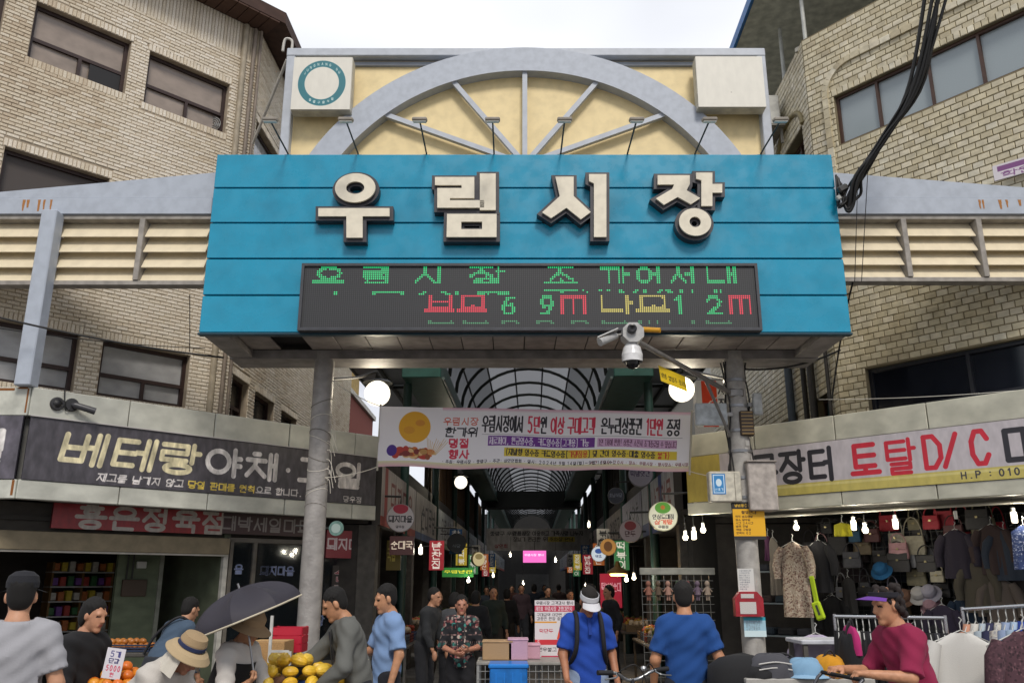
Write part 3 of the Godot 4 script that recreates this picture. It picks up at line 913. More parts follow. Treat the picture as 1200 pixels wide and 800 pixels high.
func gate_sign() -> void:
	var x0 := -3.83
	var x1 := 4.15
	var y0 := 4.63
	var y1 := 7.05
	var cx := (x0 + x1) / 2
	var base := Vector3(cx, y0, -10.8)
	var t := thing("gate_signboard", "large blue market signboard with cream raised letters spanning the arcade entrance", "sign", base)
	var O := off(-base)
	var blue := M("158eb0", 0.42, "faint", 0.3, 0.0, "gloss")
	for r in 5:
		var hh := (y1 - y0) / 5
		var n := 1
		for c in n:
			var w := (x1 - x0) / n
			var q := bx(Vector3(x0 + w * (c + 0.5), y0 + hh * (r + 0.5), -10.03), Vector3(w - 0.0025, hh - 0.018, 0.06), 0.006)
			part(t, "panel", q, blue, O)
	var m := MB.new()
	m.box(Vector3(cx, (y0 + y1) / 2, -10.12), Vector3(x1 - x0 - 0.02, y1 - y0 - 0.02, 0.1))
	m.box(Vector3(cx, y1 - 0.12, -10.9), Vector3(x1 - x0 - 0.03, 0.2, 1.44))
	part(t, "core", m, M("0d1a22", 0.8), O)
	var grey := M("8d8885", 0.6, "grime", 0.5)
	for s in [x0 + 0.03, x1 - 0.03]:
		part(t, "side_panel", bx(Vector3(s, (y0 + y1) / 2, -10.93), Vector3(0.05, y1 - y0 - 0.01, 1.5), 0.01), M("8d97a6", 0.5, "soft", 0.7), O)
	# underside
	var lip := M("123d4c", 0.4, "soft", 1.0)
	part(t, "lower_trim", bx(Vector3(cx, y0 - 0.015, -10.03), Vector3(x1 - x0 + 0.02, 0.03, 0.1), 0.008), lip, O)
	m = MB.new()
	m.box(Vector3(cx, y0 + 0.02, -11.36), Vector3(x1 - x0 - 0.06, 0.12, 0.52))
	m.box(Vector3(x0 + 0.2, y0 + 0.022, -10.58), Vector3(0.3, 0.1, 0.98)); m.box(Vector3(x1 - 0.2, y0 + 0.022, -10.58), Vector3(0.3, 0.1, 0.98))
	part(t, "soffit_frame", m, grey, O)
	part(t, "soffit_backing", bx(Vector3(cx, y0 + 0.2, -10.85), Vector3(x1 - x0 - 0.1, 0.03, 1.5)), M("2b2927", 0.9), O)
	for k in 18:
		var w := (x1 - x0 - 0.72) / 18
		if k == 1: continue
		part(t, "soffit_panel", bx(Vector3(x0 + 0.36 + w * (k + 0.5), y0 + 0.06, -10.53), Vector3(w - 0.012, 0.02, 0.84), 0.004), M("958c86" if k % 3 else "8c837d", 0.6, "grime", 0.6), O)
	# the four letters (outlines read from the sign)
	var A := func(q): return letter_map(q, 230, 30, 2.9625)
	var B := func(q): return letter_map(q, 600, 30, 2.9625)
	var zf := -10.0
	var c1: Vector2 = A.call([555, 572])[0]
	letter(t, [A.call([427, 641, 673, 641, 673, 669, 580, 669, 580, 743, 524, 743, 524, 669, 427, 669])], [[c1, Vector2(0.255, 0.2), Vector2(0.115, 0.085), false]], zf)
	var c2: Vector2 = A.call([957, 702])[0]
	letter(t, [A.call([830, 534, 966, 534, 966, 607, 882, 607, 882, 614, 1000, 614, 1000, 640, 838, 640, 838, 572, 922, 572, 922, 562, 830, 562]), A.call([985, 522, 1040, 522, 1040, 648, 985, 648])], [[c2, Vector2(0.31, 0.155), Vector2(0.13, 0.05), true]], zf)
	letter(t, [B.call([150, 533, 213, 533, 213, 600, 272, 655, 238, 680, 188, 640, 135, 676, 104, 656, 165, 600]), B.call([266, 524, 326, 524, 326, 741, 283, 741, 283, 556, 266, 548])], [], zf)
	var c4: Vector2 = B.call([632, 690])[0]
	letter(t, [B.call([503, 528, 614, 528, 614, 558, 603, 580, 650, 607, 618, 628, 572, 603, 525, 630, 497, 608, 553, 575, 560, 560, 503, 560]), B.call([636, 519, 692, 519, 692, 558, 726, 558, 726, 588, 692, 588, 692, 634, 654, 634, 654, 545, 636, 540])], [[c4, Vector2(0.2, 0.185), Vector2(0.07, 0.07), false]], zf)
	led_display(t, O)
	# small faded mark low on the right, rust streaks are left to the paint
func led_display(t: Node3D, O: Transform3D) -> void:
	var a := at(352, 384, 9.88)
	var b := at(884, 312, 9.88)
	var w := b.x - a.x
	var h := b.y - a.y
	var cols := 224
	var rows := 32
	var dots := {}
	var put := func(text: String, x: float, y: float, cw: float, chh: float, col: Color, r0: int, r1: int) -> void:
		var im := Image.create(cols, rows, false, Image.FORMAT_RGBA8)
		write(im, text, x, y, cw, chh, 1.5, Color(1, 1, 1, 1), 0.14)
		for yy in range(r0, mini(r1, rows)):
			for xx in cols:
				if im.get_pixel(xx, yy).r > 0.45: dots[Vector2i(xx, yy)] = col
	var G := H("1fd27a"); var Rd := H("f0304a"); var Yl := H("d8c860")
	put.call("우", 5, 0, 17, 13, G, 0, 9); put.call("림", 29, 0, 17, 9, G, 0, 9); put.call("시", 55, 0, 17, 9, G, 0, 9); put.call("장", 82, 0, 20, 9, G, 0, 9)
	put.call("조", 120, 0, 18, 10, G, 0, 9); put.call("까", 147, 0, 16, 9, G, 0, 9); put.call("어", 165, 0, 15, 9, G, 0, 9); put.call("서", 182, 0, 15, 9, G, 0, 9); put.call("내", 200, 0, 17, 9, G, 0, 9)
	put.call("우림시장", 5, 7, 26, 9, G, 13, 15); put.call("주전어서내", 120, 7, 18, 9, G, 12, 14)
	put.call("브모", 61, 15, 16, 9, Rd, 15, 25)
	put.call("6 9", 96, 16, 13, 9, G, 15, 25); put.call("m", 124, 15, 22, 10, Rd, 14, 25)
	put.call("나모", 147, 15, 18, 9, Yl, 15, 25); put.call("1 2", 182, 16, 14, 9, G, 15, 25); put.call("m", 208, 15, 18, 10, Rd, 14, 25)
	put.call("모모686모m나모", 61, 24, 17, 8, H("3f8a5c"), 28, 30)
	var px := 6
	var em := Image.create(cols * px, rows * px, false, Image.FORMAT_RGB8)
	em.fill(Color(0, 0, 0))
	var al := Image.create(cols * px, rows * px, false, Image.FORMAT_RGB8)
	al.fill(H("191a1d"))
	for y in rows:
		for x in cols:
			al.fill_rect(Rect2i(x * px + 1, y * px + 1, px - 2, px - 2), H("38393c"))
			var k := Vector2i(x, y)
			if dots.has(k): em.fill_rect(Rect2i(x * px + 1, y * px + 1, px - 2, px - 2), dots[k])
	var mt := StandardMaterial3D.new()
	mt.albedo_texture = ImageTexture.create_from_image(al)
	mt.roughness = 0.55
	mt.emission_enabled = true
	mt.emission_texture = ImageTexture.create_from_image(em)
	mt.emission = Color.WHITE
	mt.emission_operator = BaseMaterial3D.EMISSION_OP_MULTIPLY
	mt.emission_energy_multiplier = 0.95
	var m := MB.new()
	var fr := 0.035
	m.box(Vector3((a.x + b.x) / 2, a.y - fr / 2, -9.93), Vector3(w + fr * 2, fr, 0.14)); m.box(Vector3((a.x + b.x) / 2, b.y + fr / 2, -9.93), Vector3(w + fr * 2, fr, 0.14))
	m.box(Vector3(a.x - fr / 2, (a.y + b.y) / 2, -9.93), Vector3(fr, h, 0.14)); m.box(Vector3(b.x + fr / 2, (a.y + b.y) / 2, -9.93), Vector3(fr, h, 0.14))
	var d := part(t, "display", m, M("3c3d42", 0.4, "soft", 1.0), O)
	var s := board(d, "screen", w, h, 0.1, mt, M("1a1a1c", 0.6), off(Vector3(a.x, a.y, -9.885)))
	s.name = "screen"
func sign_lamps() -> void:
	var hx := [317, 405, 490, 574, 661, 742, 825, 910]
	var bxs := [338, 420, 500, 579, 657, 735, 814, 891]
	var ord := ["leftmost", "second", "third", "fourth", "fifth", "sixth", "seventh", "rightmost"]
	for i in 8:
		var p := at(bxs[i], 180, 10.08)
		var q := Vector3(p.x, 7.08, -9.2)
		p.y = 7.05
		var t := thing("sign_floodlight", "%s small floodlight on a thin arm above the blue sign%s" % [ord[i], "" if i in [0, 7] else ", counting from the left"], "floodlight", p, "floodlights along the top of the sign")
		var b := part(t, "arm", tb([Vector3.ZERO, Vector3(0, 0.03, 0.04), q - p + Vector3(0, -0.01, 0)], 0.011, 6), M("2e2c2a", 0.5))
		part(b, "base_plate", bx(Vector3(0, 0.008, 0), Vector3(0.09, 0.016, 0.07)), M("4a4a4a", 0.5))
		part(t, "head", bx(q - p, Vector3(0.18, 0.045, 0.1), 0.012, Basis(Vector3.RIGHT, 0.25)), M("9a9388", 0.5, "grime", 1.0))
		part(t, "lens", bx(q - p + Vector3(0, -0.028, -0.005), Vector3(0.155, 0.008, 0.08), 0.0, Basis(Vector3.RIGHT, 0.25)), M("c9c7bf", 0.2))
func arch_frame() -> void:
	var Z := 11.75
	var L := at(334, 120, Z).x
	var Rr := at(899, 120, Z).x
	var top := at(600, 62, Z).y
	var bot := 6.2
	var base := Vector3((L + Rr) / 2, bot, -Z)
	var t := thing("arch_panel", "pale yellow panel wall with grey sunburst arch rising behind the blue sign", "gate", base)
	var O := off(-base)
	var g := M("b2b8c1", 0.5, "faint", 0.55)
	var yel := M("e8d3a0", 0.6, "faint", 0.5)
	var n := 2
	for k in n:
		var w := (Rr - L - 0.2) / n
		for r in 2:
			var hh := (top - 0.1 - bot) / 2
			part(t, "yellow_panel", bx(Vector3(L + 0.1 + w * (k + 0.5), bot + hh * (r + 0.5), -Z - 0.05), Vector3(w - 0.004, hh - 0.004, 0.06), 0.002), yel, O)
	part(t, "backing", bx(Vector3((L + Rr) / 2, (bot + top) / 2, -Z - 0.13), Vector3(Rr - L - 0.05, top - bot - 0.05, 0.08)), M("6d6f75", 0.8, "grime", 0.6), O)
	for s in [L + 0.07, Rr - 0.07]:
		part(t, "post", bx(Vector3(s, (bot + top) / 2, -Z + 0.02), Vector3(0.14, top - bot, 0.22), 0.012), g, O)
	part(t, "top_rail", bx(Vector3((L + Rr) / 2, top - 0.07, -Z + 0.02), Vector3(Rr - L, 0.14, 0.24), 0.012), g, O)
	part(t, "inner_rail", bx(Vector3((L + Rr) / 2, top - 0.21, -Z + 0.0), Vector3(Rr - L - 0.3, 0.07, 0.06), 0.006), M("8a9099", 0.5, "faint", 0.55), O)
	# arch ring: circle read in the panel plane
	var c := at(615, 374, 11.55)
	var apex := at(615, 54, 11.55)
	var inner := at(615, 81, 11.55)
	var ex := at(362, 179, 11.55)
	var hgt := apex.y - ex.y
	var half := absf(ex.x - apex.x)
	var Ro := (half * half + hgt * hgt) / (2 * hgt)
	var th := apex.y - inner.y
	var cy := apex.y - Ro
	var m := MB.new()
	var N := 56
	var a0 := 0.42
	for i in N:
		var p := []
		for k in [i, i + 1]:
			var an: float = a0 + (PI - 2 * a0) * k / N
			var e := Vector3(cos(an), sin(an), 0)
			p.append([Vector3(apex.x, cy, -11.58) + e * Ro, Vector3(apex.x, cy, -11.58) + e * (Ro - th)])
		var bk := Vector3(0, 0, -0.2)
		m.quad(p[0][1], p[0][0], p[1][0], p[1][1])
		m.quad(p[0][0], p[0][0] + bk, p[1][0] + bk, p[1][0])
		m.quad(p[0][1] + bk, p[0][1], p[1][1], p[1][1] + bk)
	part(t, "arch", m, M("adb4bf", 0.55, "faint", 0.8), O)
	var hub := at(615, 193, 11.66)
	for e in [[529, 94], [446, 133], [615, 81], [702, 94], [784, 133]]:
		m = MB.new()
		beam(m, hub, at(e[0], e[1], 11.66), 0.075, 0.08, Vector3(0, 0, 1))
		part(t, "spoke", m, g, O)
	# emblem boxes
	for q in [[340, 67, 413, 128, "white square emblem box with round green ring logo on the arch panel"], [819, 66, 893, 125, "plain white square emblem box at the right end of the arch panel"]]:
		var p0 := at(q[0], q[3], 11.42)
		var p1 := at(q[2], q[1], 11.42)
		var w := p1.x - p0.x
		var h := p1.y - p0.y
		var b := thing("emblem_box", q[4], "sign", Vector3(p0.x + w / 2, p0.y, -11.52))
		var im := img(256, 224, "d6d3c8")
		if q[0] < 500:
			disc(im, Vector2(128, 112), Vector2(104, 97), H("1f6d78"), 0.72)
			var txt := "JUNGNANG GU"
			for k in txt.length():
				var an := -2.6 + k * 0.2
				write(im, txt[k], 128 + cos(an) * 89 - 5, 112 + sin(an) * 83 - 5, 11, 10, 1.6, H("d8e0da"))
			var tx2 := "중랑구음식업"
			for k in 6:
				var an := 2.1 - k * 0.23
				write(im, tx2[k], 128 + cos(an) * 89 - 6, 112 + sin(an) * 83 - 5, 11, 10, 1.4, H("d8e0da"))
		else: disc(im, Vector2(128, 160), Vector2(3, 3), H("b5b0a6"))
		weather(im, 30, 0.03)
		board(b, "face", w, h, 0.02, printed(im, 0.5), M("c9c5b8", 0.5), off(Vector3(-w / 2, 0, 0.1)))
		part(b, "casing", bx(Vector3(0, h / 2, -0.02), Vector3(w + 0.012, h + 0.012, 0.2), 0.012), M("c6c2b2", 0.55, "soft", 0.8))
func wings() -> void:
	var g := M("a9b1bd", 0.5, "faint", 0.6)
	var rust := M("b07a45", 0.9, "fine", 4.0)
	for side in [-1, 1]:
		var Z := 10.25
		var xi := at(250 if side < 0 else 978, 225, Z).x
		var xo := -9.2 if side < 0 else 8.6
		var ym0 := at(600, 232, Z).y
		var yt_i := at(600, 202, Z).y
		var xt := -7.4 if side < 0 else 8.3
		var yt_o := ym0 + 0.02
		var ym := at(600, 232, Z).y
		var yb := at(600, 251, Z).y
		var l0 := at(600, 333 if side < 0 else 329, Z).y
		var base := Vector3((xi + xo) / 2, l0, -Z)
		var t := thing("louvred_wing", "grey steel wing frame with cream louvres %s of the blue sign" % ("left" if side < 0 else "right"), "gate", base)
		var O := off(-base)
		var m := MB.new()
		m.prism(PackedVector2Array([Vector2(xi, ym + 0.002), Vector2(xt, ym + 0.002), Vector2(xt, yt_o), Vector2(xi, yt_i)]), 0.3, off(Vector3(0, 0, -Z - 0.3)))
		part(t, "upper_beam", m, g, O)
		var s := span(Vector3(xi, ym - 0.002, -Z - 0.3), Vector3(xo, yb, -Z + 0.012))
		part(t, "lower_beam", bx(s[0], s[1], 0.008), g, O)
		var rail := M("9d978f", 0.55, "grime", 0.8)
		for y in [yb - 0.03, l0 + 0.03]:
			part(t, "rail", bx(Vector3((xi + xo) / 2, y, -Z - 0.1), Vector3(absf(xo - xi), 0.06, 0.16), 0.005), rail, O)
		var px := [162, 58, -60] if side < 0 else [1064, 1153, 1245]
		var mx := []
		for u in px: mx.append(at(u, 292, Z).x)
		var edges := [xi] + mx + [xo]
		for k in mx.size():
			part(t, "mullion", bx(Vector3(mx[k], (yb + l0) / 2, -Z - 0.1), Vector3(0.07, yb - l0 - 0.12, 0.2), 0.006), rail, O)
		var slat := M("dccfb2", 0.55, "faint", 0.7)
		for k in edges.size() - 1:
			var w: float = absf(edges[k + 1] - edges[k]) - 0.08
			for r in 4:
				var hh := (yb - l0 - 0.12) / 4
				var y: float = l0 + 0.06 + hh * (r + 0.5)
				part(t, "slat", bx(Vector3((edges[k] + edges[k + 1]) / 2, y, -Z - 0.12), Vector3(w, hh * 1.5, 0.016), 0.004, Basis(Vector3.RIGHT, -deg_to_rad(31))), slat, O)
		if side < 0:
			part(t, "post", bx(Vector3(-5.95, (yb + 4.0) / 2, -Z + 0.06), Vector3(0.2, yb - 4.0, 0.2), 0.012), g, O)
		# rust stains: thin flakes of rust on the lower beam
		var uu := [28, 33, 46, 52, 60] if side < 0 else [1148, 1152, 1172, 1180, 1195]
		for u in uu:
			var p := at(u, 234, Z - 0.012)
			var mm := MB.new()
			var hgt := rng.randf_range(0.08, 0.19)
			var ww := rng.randf_range(0.008, 0.022)
			var rp := PackedVector2Array()
			for k in 7: rp.append(Vector2(p.x - ww * (1.0 - k * 0.11) - rng.randf() * 0.006, p.y - hgt * k / 6.0))
			for k in 7: rp.append(Vector2(p.x + ww * (0.4 + k * 0.1) + rng.randf() * 0.006, p.y - hgt * (6 - k) / 6.0))
			mm.prism(rp, 0.002, off(Vector3(0, 0, -Z + 0.0125)))
			part(t, "rust_stain", mm, rust, O)
func columns() -> void:
	var t := thing("gate_column", "grey painted round steel column left of the arcade entrance", "column", Vector3(-2.54, 0, -11.2))
	var m := MB.new()
	m.lathe([Vector2(0.15, 0), Vector2(0.145, 0.8), Vector2(0.137, 3.0), Vector2(0.132, 4.7)], 28)
	part(t, "shaft", m, M("a09c98", 0.5, "grime", 0.7, 0.0, "bump"))
	m = MB.new()
	m.lathe([Vector2(0.2, 0), Vector2(0.2, 0.12), Vector2(0.15, 0.14)], 24)
	part(t, "collar", m, M("77726c", 0.8, "grime", 1.0))
	# strings and tape wound round it
	for k in 9:
		var y := 2.6 + 0.17 * k + rng.randf_range(-0.05, 0.05)
		var pts := []
		for a in 15:
			var an := TAU * a / 14.0
			pts.append(Vector3(cos(an) * 0.139, y + 0.06 * sin(an + k), sin(an) * 0.139))
		part(t, "string", tb(pts, 0.005, 4), M("cfc9bd" if k % 2 else "6d675f", 0.8))
	for k in 8:
		var y := 3.0 + 0.12 * k
		var p0 := Vector3(0.12, y, 0.08)
		part(t, "string_end", tb(curve([p0, p0 + Vector3(0.06, -0.04, 0.03), p0 + Vector3(0.08 + 0.03 * (k % 3), -0.2 - 0.05 * (k % 4), 0.02)], 4), 0.004, 4), M("d6d0c4", 0.8))
	var q := thing("utility_pole", "cluttered white utility pole right of the arcade entrance", "pole", Vector3(3.0, 0, -11.2))
	m = MB.new()
	m.lathe([Vector2(0.145, 0), Vector2(0.14, 2.4), Vector2(0.135, 4.7)], 28)
	part(q, "shaft", m, M("aeaaa4", 0.6, "grime", 0.9, 0.0, "bump"))
	for y in [2.75, 3.0, 3.35, 3.62, 3.95, 4.3]:
		m = MB.new()
		m.lathe([Vector2(0.14, -0.02), Vector2(0.152, -0.018), Vector2(0.152, 0.018), Vector2(0.14, 0.02)], 24, off(Vector3(0, y, 0)))
		part(q, "steel_band", m, M("8f9092", 0.35, "soft", 1.0, 0.7))
	for k in 5:
		var a := [2.9, 3.2, 0.1, 2.6, -0.1][k] as float
		var pts := []
		for i in 9: pts.append(Vector3(cos(a) * 0.15 + 0.02 * sin(i * 2.0 + k), 2.4 + i * 0.27, sin(a) * 0.15 + 0.02 * cos(i * 1.7 + k)))
		part(q, "cable", tb(curve(pts, 3), 0.011, 5), M("1c1b1b", 0.6))
	for k in 7: # torn paper and tape
		var y := 3.05 + 0.1 * k
		var an := 0.9 + 0.5 * sin(k * 2.3)
		var dr := Vector3(cos(an), 0, sin(an))
		part(q, "paper_scrap", bx(dr * 0.142 + Vector3(0, y, 0), Vector3(0.05 + 0.02 * (k % 3), 0.07, 0.004), 0.0, Basis(Vector3.UP, PI / 2 - an) * Basis(Vector3.BACK, 0.3 * (k % 3 - 1))), M("d0cdc6", 0.9, "fine", 3.0))
# ---------------------------------------------------------------- canopies and signs of the two corner shops
func canopy(called_label: String, fr: Transform3D, L: float, top: float, s1: float, s0: float, bot: float, col: String, depth: float) -> Node3D:
	var t := thing("shop_canopy", called_label, "canopy", fr)
	var w := 1.19
	var k := 0
	var x := 0.0
	while x < L - 0.05:
		var e := minf(x + w, L)
		part(t, "upper_panel", bx(Vector3((x + e) / 2, (top + s1) / 2, -0.06), Vector3(e - x - 0.012, top - s1 - 0.004, 0.12), 0.008), M(col, 0.5, "grime", 0.45, 0.0, ""))
		part(t, "lower_panel", bx(Vector3((x + e) / 2, (bot + s0) / 2, -0.06), Vector3(e - x - 0.012, s0 - bot - 0.004, 0.12), 0.008), M(col, 0.5, "grime", 0.5, 0.0, ""))
		x += w; k += 1
	part(t, "frame", bx(Vector3(L / 2, (top + bot) / 2, -0.2), Vector3(L - 0.02, top - bot - 0.05, 0.14)), M("6b6a66", 0.8, "grime", 0.5))
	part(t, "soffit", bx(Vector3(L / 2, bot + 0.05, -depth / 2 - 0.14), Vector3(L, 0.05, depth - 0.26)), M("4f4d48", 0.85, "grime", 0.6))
	part(t, "roof_slab", bx(Vector3(L / 2, top - 0.12, -depth / 2 - 0.14), Vector3(L, 0.08, depth - 0.2)), M("77756e", 0.85, "grime", 0.6))
	return t
func sign_left() -> Image:
	var W := 1536
	var im := img(W, 226, "47444a")
	# creases and stains of the vinyl
	var k := W / 5.15
	var X := func(s: float) -> float: return (s - 0.03) * k
	var Y := func(h: float) -> float: return (3.64 - h) * k
	var gold := H("d5cba6"); var white := H("d0ccc9")
	var q := [[0.4, "베", gold], [1.03, "테", gold], [1.64, "랑", gold]]
	for e in q: write(im, e[1], X.call(e[0]), Y.call(3.5), 0.6 * k, 0.38 * k, 0.068 * k, e[2], 0.12, 0.16 if e[1] != "랑" else 0.08)
	for e in [[2.3, "야"], [2.9, "채"], [3.78, "과"], [4.42, "일"]]: write(im, e[1], X.call(e[0]), Y.call(3.5), 0.57 * k, 0.36 * k, 0.07 * k, white, 0.12)
	disc(im, Vector2(X.call(3.58), Y.call(3.3)), Vector2(11, 11), white)
	var x: float = write(im, "재고를 남기지 않고 ", X.call(0.88), Y.call(3.025), 0.128 * k, 0.095 * k, 5.0, white, 0.14, 0.15)
	x = write(im, "당일 판매를 원칙", x, Y.call(3.025), 0.128 * k, 0.095 * k, 5.0, H("d9bf52"), 0.14)
	write(im, "으로 합니다.", x, Y.call(3.025), 0.128 * k, 0.095 * k, 5.0, white, 0.14)
	write(im, "망우점", X.call(4.58), Y.call(2.99), 0.12 * k, 0.085 * k, 3.5, white, 0.14)
	return weather(im, 8, 0.3)
func sign_right() -> Image:
	var L := 4.9
	var W := 1470
	var k := W / L
	var im := img(W, int(0.67 * k), "b9b2b5")
	var Y := func(h: float) -> float: return (3.51 - h) * k
	im.fill_rect(Rect2i(int(0.6 * k), int(0.525 * k), W, int(0.16 * k)), H("bcae5c"))
	im.fill_rect(Rect2i(int(0.6 * k), int(0.545 * k), W, int(0.03 * k)), H("cbbf78"))
	im.fill_rect(Rect2i(0, 0, int(0.58 * k), im.get_height()), H("b5a24c"))
	var bk := H("26242a"); var rd := H("c01f33")
	for e in [[0.72, "의", bk], [1.12, "류", bk], [1.53, "장", bk], [1.96, "터", bk], [2.54, "토", rd], [2.99, "탈", rd], [4.36, "매", bk]]:
		write(im, e[1], e[0] * k, Y.call(3.42), 0.4 * k, 0.41 * k, (0.05 if e[1] == "탈" else 0.064) * k, e[2], 0.14)
	for e in [[3.40, "D", 0.33], [3.66, "/", 0.34], [3.93, "C", 0.33]]:
		write(im, e[1], e[0] * k, Y.call(3.42), e[2] * k, 0.38 * k, 0.058 * k, rd, 0.04)
	write(im, "H.P : 010-3", 3.83 * k, Y.call(2.955), 0.1 * k, 0.075 * k, 4.5, H("35323a"), 0.2)
	return weather(im, 18, 0.08)
func canopies() -> void:
	canopy("long off white shop canopy fascia left of the arcade entrance", FL, 5.22, 4.0, 3.645, 2.88, 2.65, "c9cabf", 1.0)
	var f2 := frame_of(FL.origin, Vector3(1, 0, 0))
	var c2 := canopy("rust edged canopy fascia cut by the photo's left edge", f2 * off(Vector3(-3.015, 0, 0.0)), 3.0, 4.0, 3.645, 2.88, 2.65, "c9cabf", 1.0)
	var rust := M("8f5a2c", 0.95, "fine", 1.6)
	for q in [[2.97, 3.83, 0.02, 0.3], [2.9, 3.985, 0.12, 0.02], [2.6, 3.97, 0.4, 0.03], [2.96, 2.78, 0.03, 0.18]]:
		part(c2, "rust_stain", bx(Vector3(q[0], q[1], 0.0015), Vector3(q[2], q[3], 0.003)), rust)
	canopy("cream shop canopy fascia right of the arcade entrance", FR, 4.95, 3.85, 3.515, 2.84, 2.66, "c6c4b2", 1.5)
	var t := thing("shop_signboard", "dark grey vinyl sign with cream Korean lettering for vegetables and fruit", "sign", FL)
	board(t, "face", 5.15, 0.758, 0.03, printed(sign_left(), 0.45), M("34323a", 0.6), off(Vector3(0.03, 2.883, 0.012)))
	for k in 9: # lacing folds of the vinyl at the ends
		var fm := MB.new()
		fm.tube([Vector3(0.1 + 0.012 * k, 2.92 + 0.07 * k, 0.014), Vector3(0.32 + 0.05 * k, 2.9 + 0.075 * k, 0.013)], 0.004, 4)
	part(t, "edge_strip", bx(Vector3(2.6, 3.648, 0.02), Vector3(5.16, 0.014, 0.03)), M("b9b6b4", 0.5))
	t = thing("shop_signboard", "end of a dark grey vinyl sign at the photo's left edge", "sign", f2)
	var im := img(512, 226, "55515a")
	write(im, "일", 360, 55, 150, 110, 19, H("d0ccc9"))
	write(im, "과일 전문점", 180, 170, 55, 40, 7, H("d0ccc9"))
	board(t, "face", 2.9, 0.758, 0.03, printed(weather(im, 9, 0.35), 0.45), M("34323a", 0.6), off(Vector3(-2.95, 2.883, 0.012)))
	t = thing("shop_signboard", "grey sign with black and red Korean lettering and yellow stripe", "sign", FR)
	board(t, "face", 4.9, 0.67, 0.03, printed(sign_right(), 0.4), M("8d8890", 0.6), off(Vector3(0.03, 2.842, 0.012)))
	# two small cameras on the left fascia
	for q in [[0.3, 3.83, "round black speaker on the left canopy's upper panel", "speaker"], [0.47, 3.84, "black bullet security camera on the left canopy's upper panel", "camera"]]:
		var c := thing("fascia_speaker" if q[3] == "speaker" else "bullet_camera", q[2], q[3], FL * off(Vector3(q[0], q[1], 0.0)))
		var m := MB.new()
		var fwd := Transform3D(Basis(Vector3.RIGHT, PI / 2), Vector3.ZERO)
		m.lathe([Vector2(0.085, 0), Vector2(0.085, 0.02), Vector2(0.075, 0.035), Vector2(0.0 if q[3] == "camera" else 0.055, 0.037)], 18, fwd)
		part(c, "base", m, M("2a2a2c", 0.5))
		if q[3] == "speaker":
			m = MB.new(); m.lathe([Vector2(0.05, 0.034), Vector2(0.02, 0.045), Vector2(0.0, 0.05)], 14, fwd); part(c, "cone", m, M("151517", 0.4))
		else:
			m = MB.new(); m.tube([Vector3(0, 0, 0.03), Vector3(0.02, -0.01, 0.08), Vector3(0.24, -0.07, 0.16)], [0.02, 0.04, 0.045], 10); part(c, "barrel", m, M("3a3a3e", 0.4))
	var cb := curve([FL * Vector3(0.36, 4.02, 0.02), FL * Vector3(0.37, 3.9, 0.03), FL * Vector3(0.4, 3.76, 0.03), FL * Vector3(0.46, 3.8, 0.03)], 5)
	solo("camera_cable", "thin black cable looping down to the fascia camera", "cable", tb(cb, 0.008, 5), M("1b1b1b", 0.6))

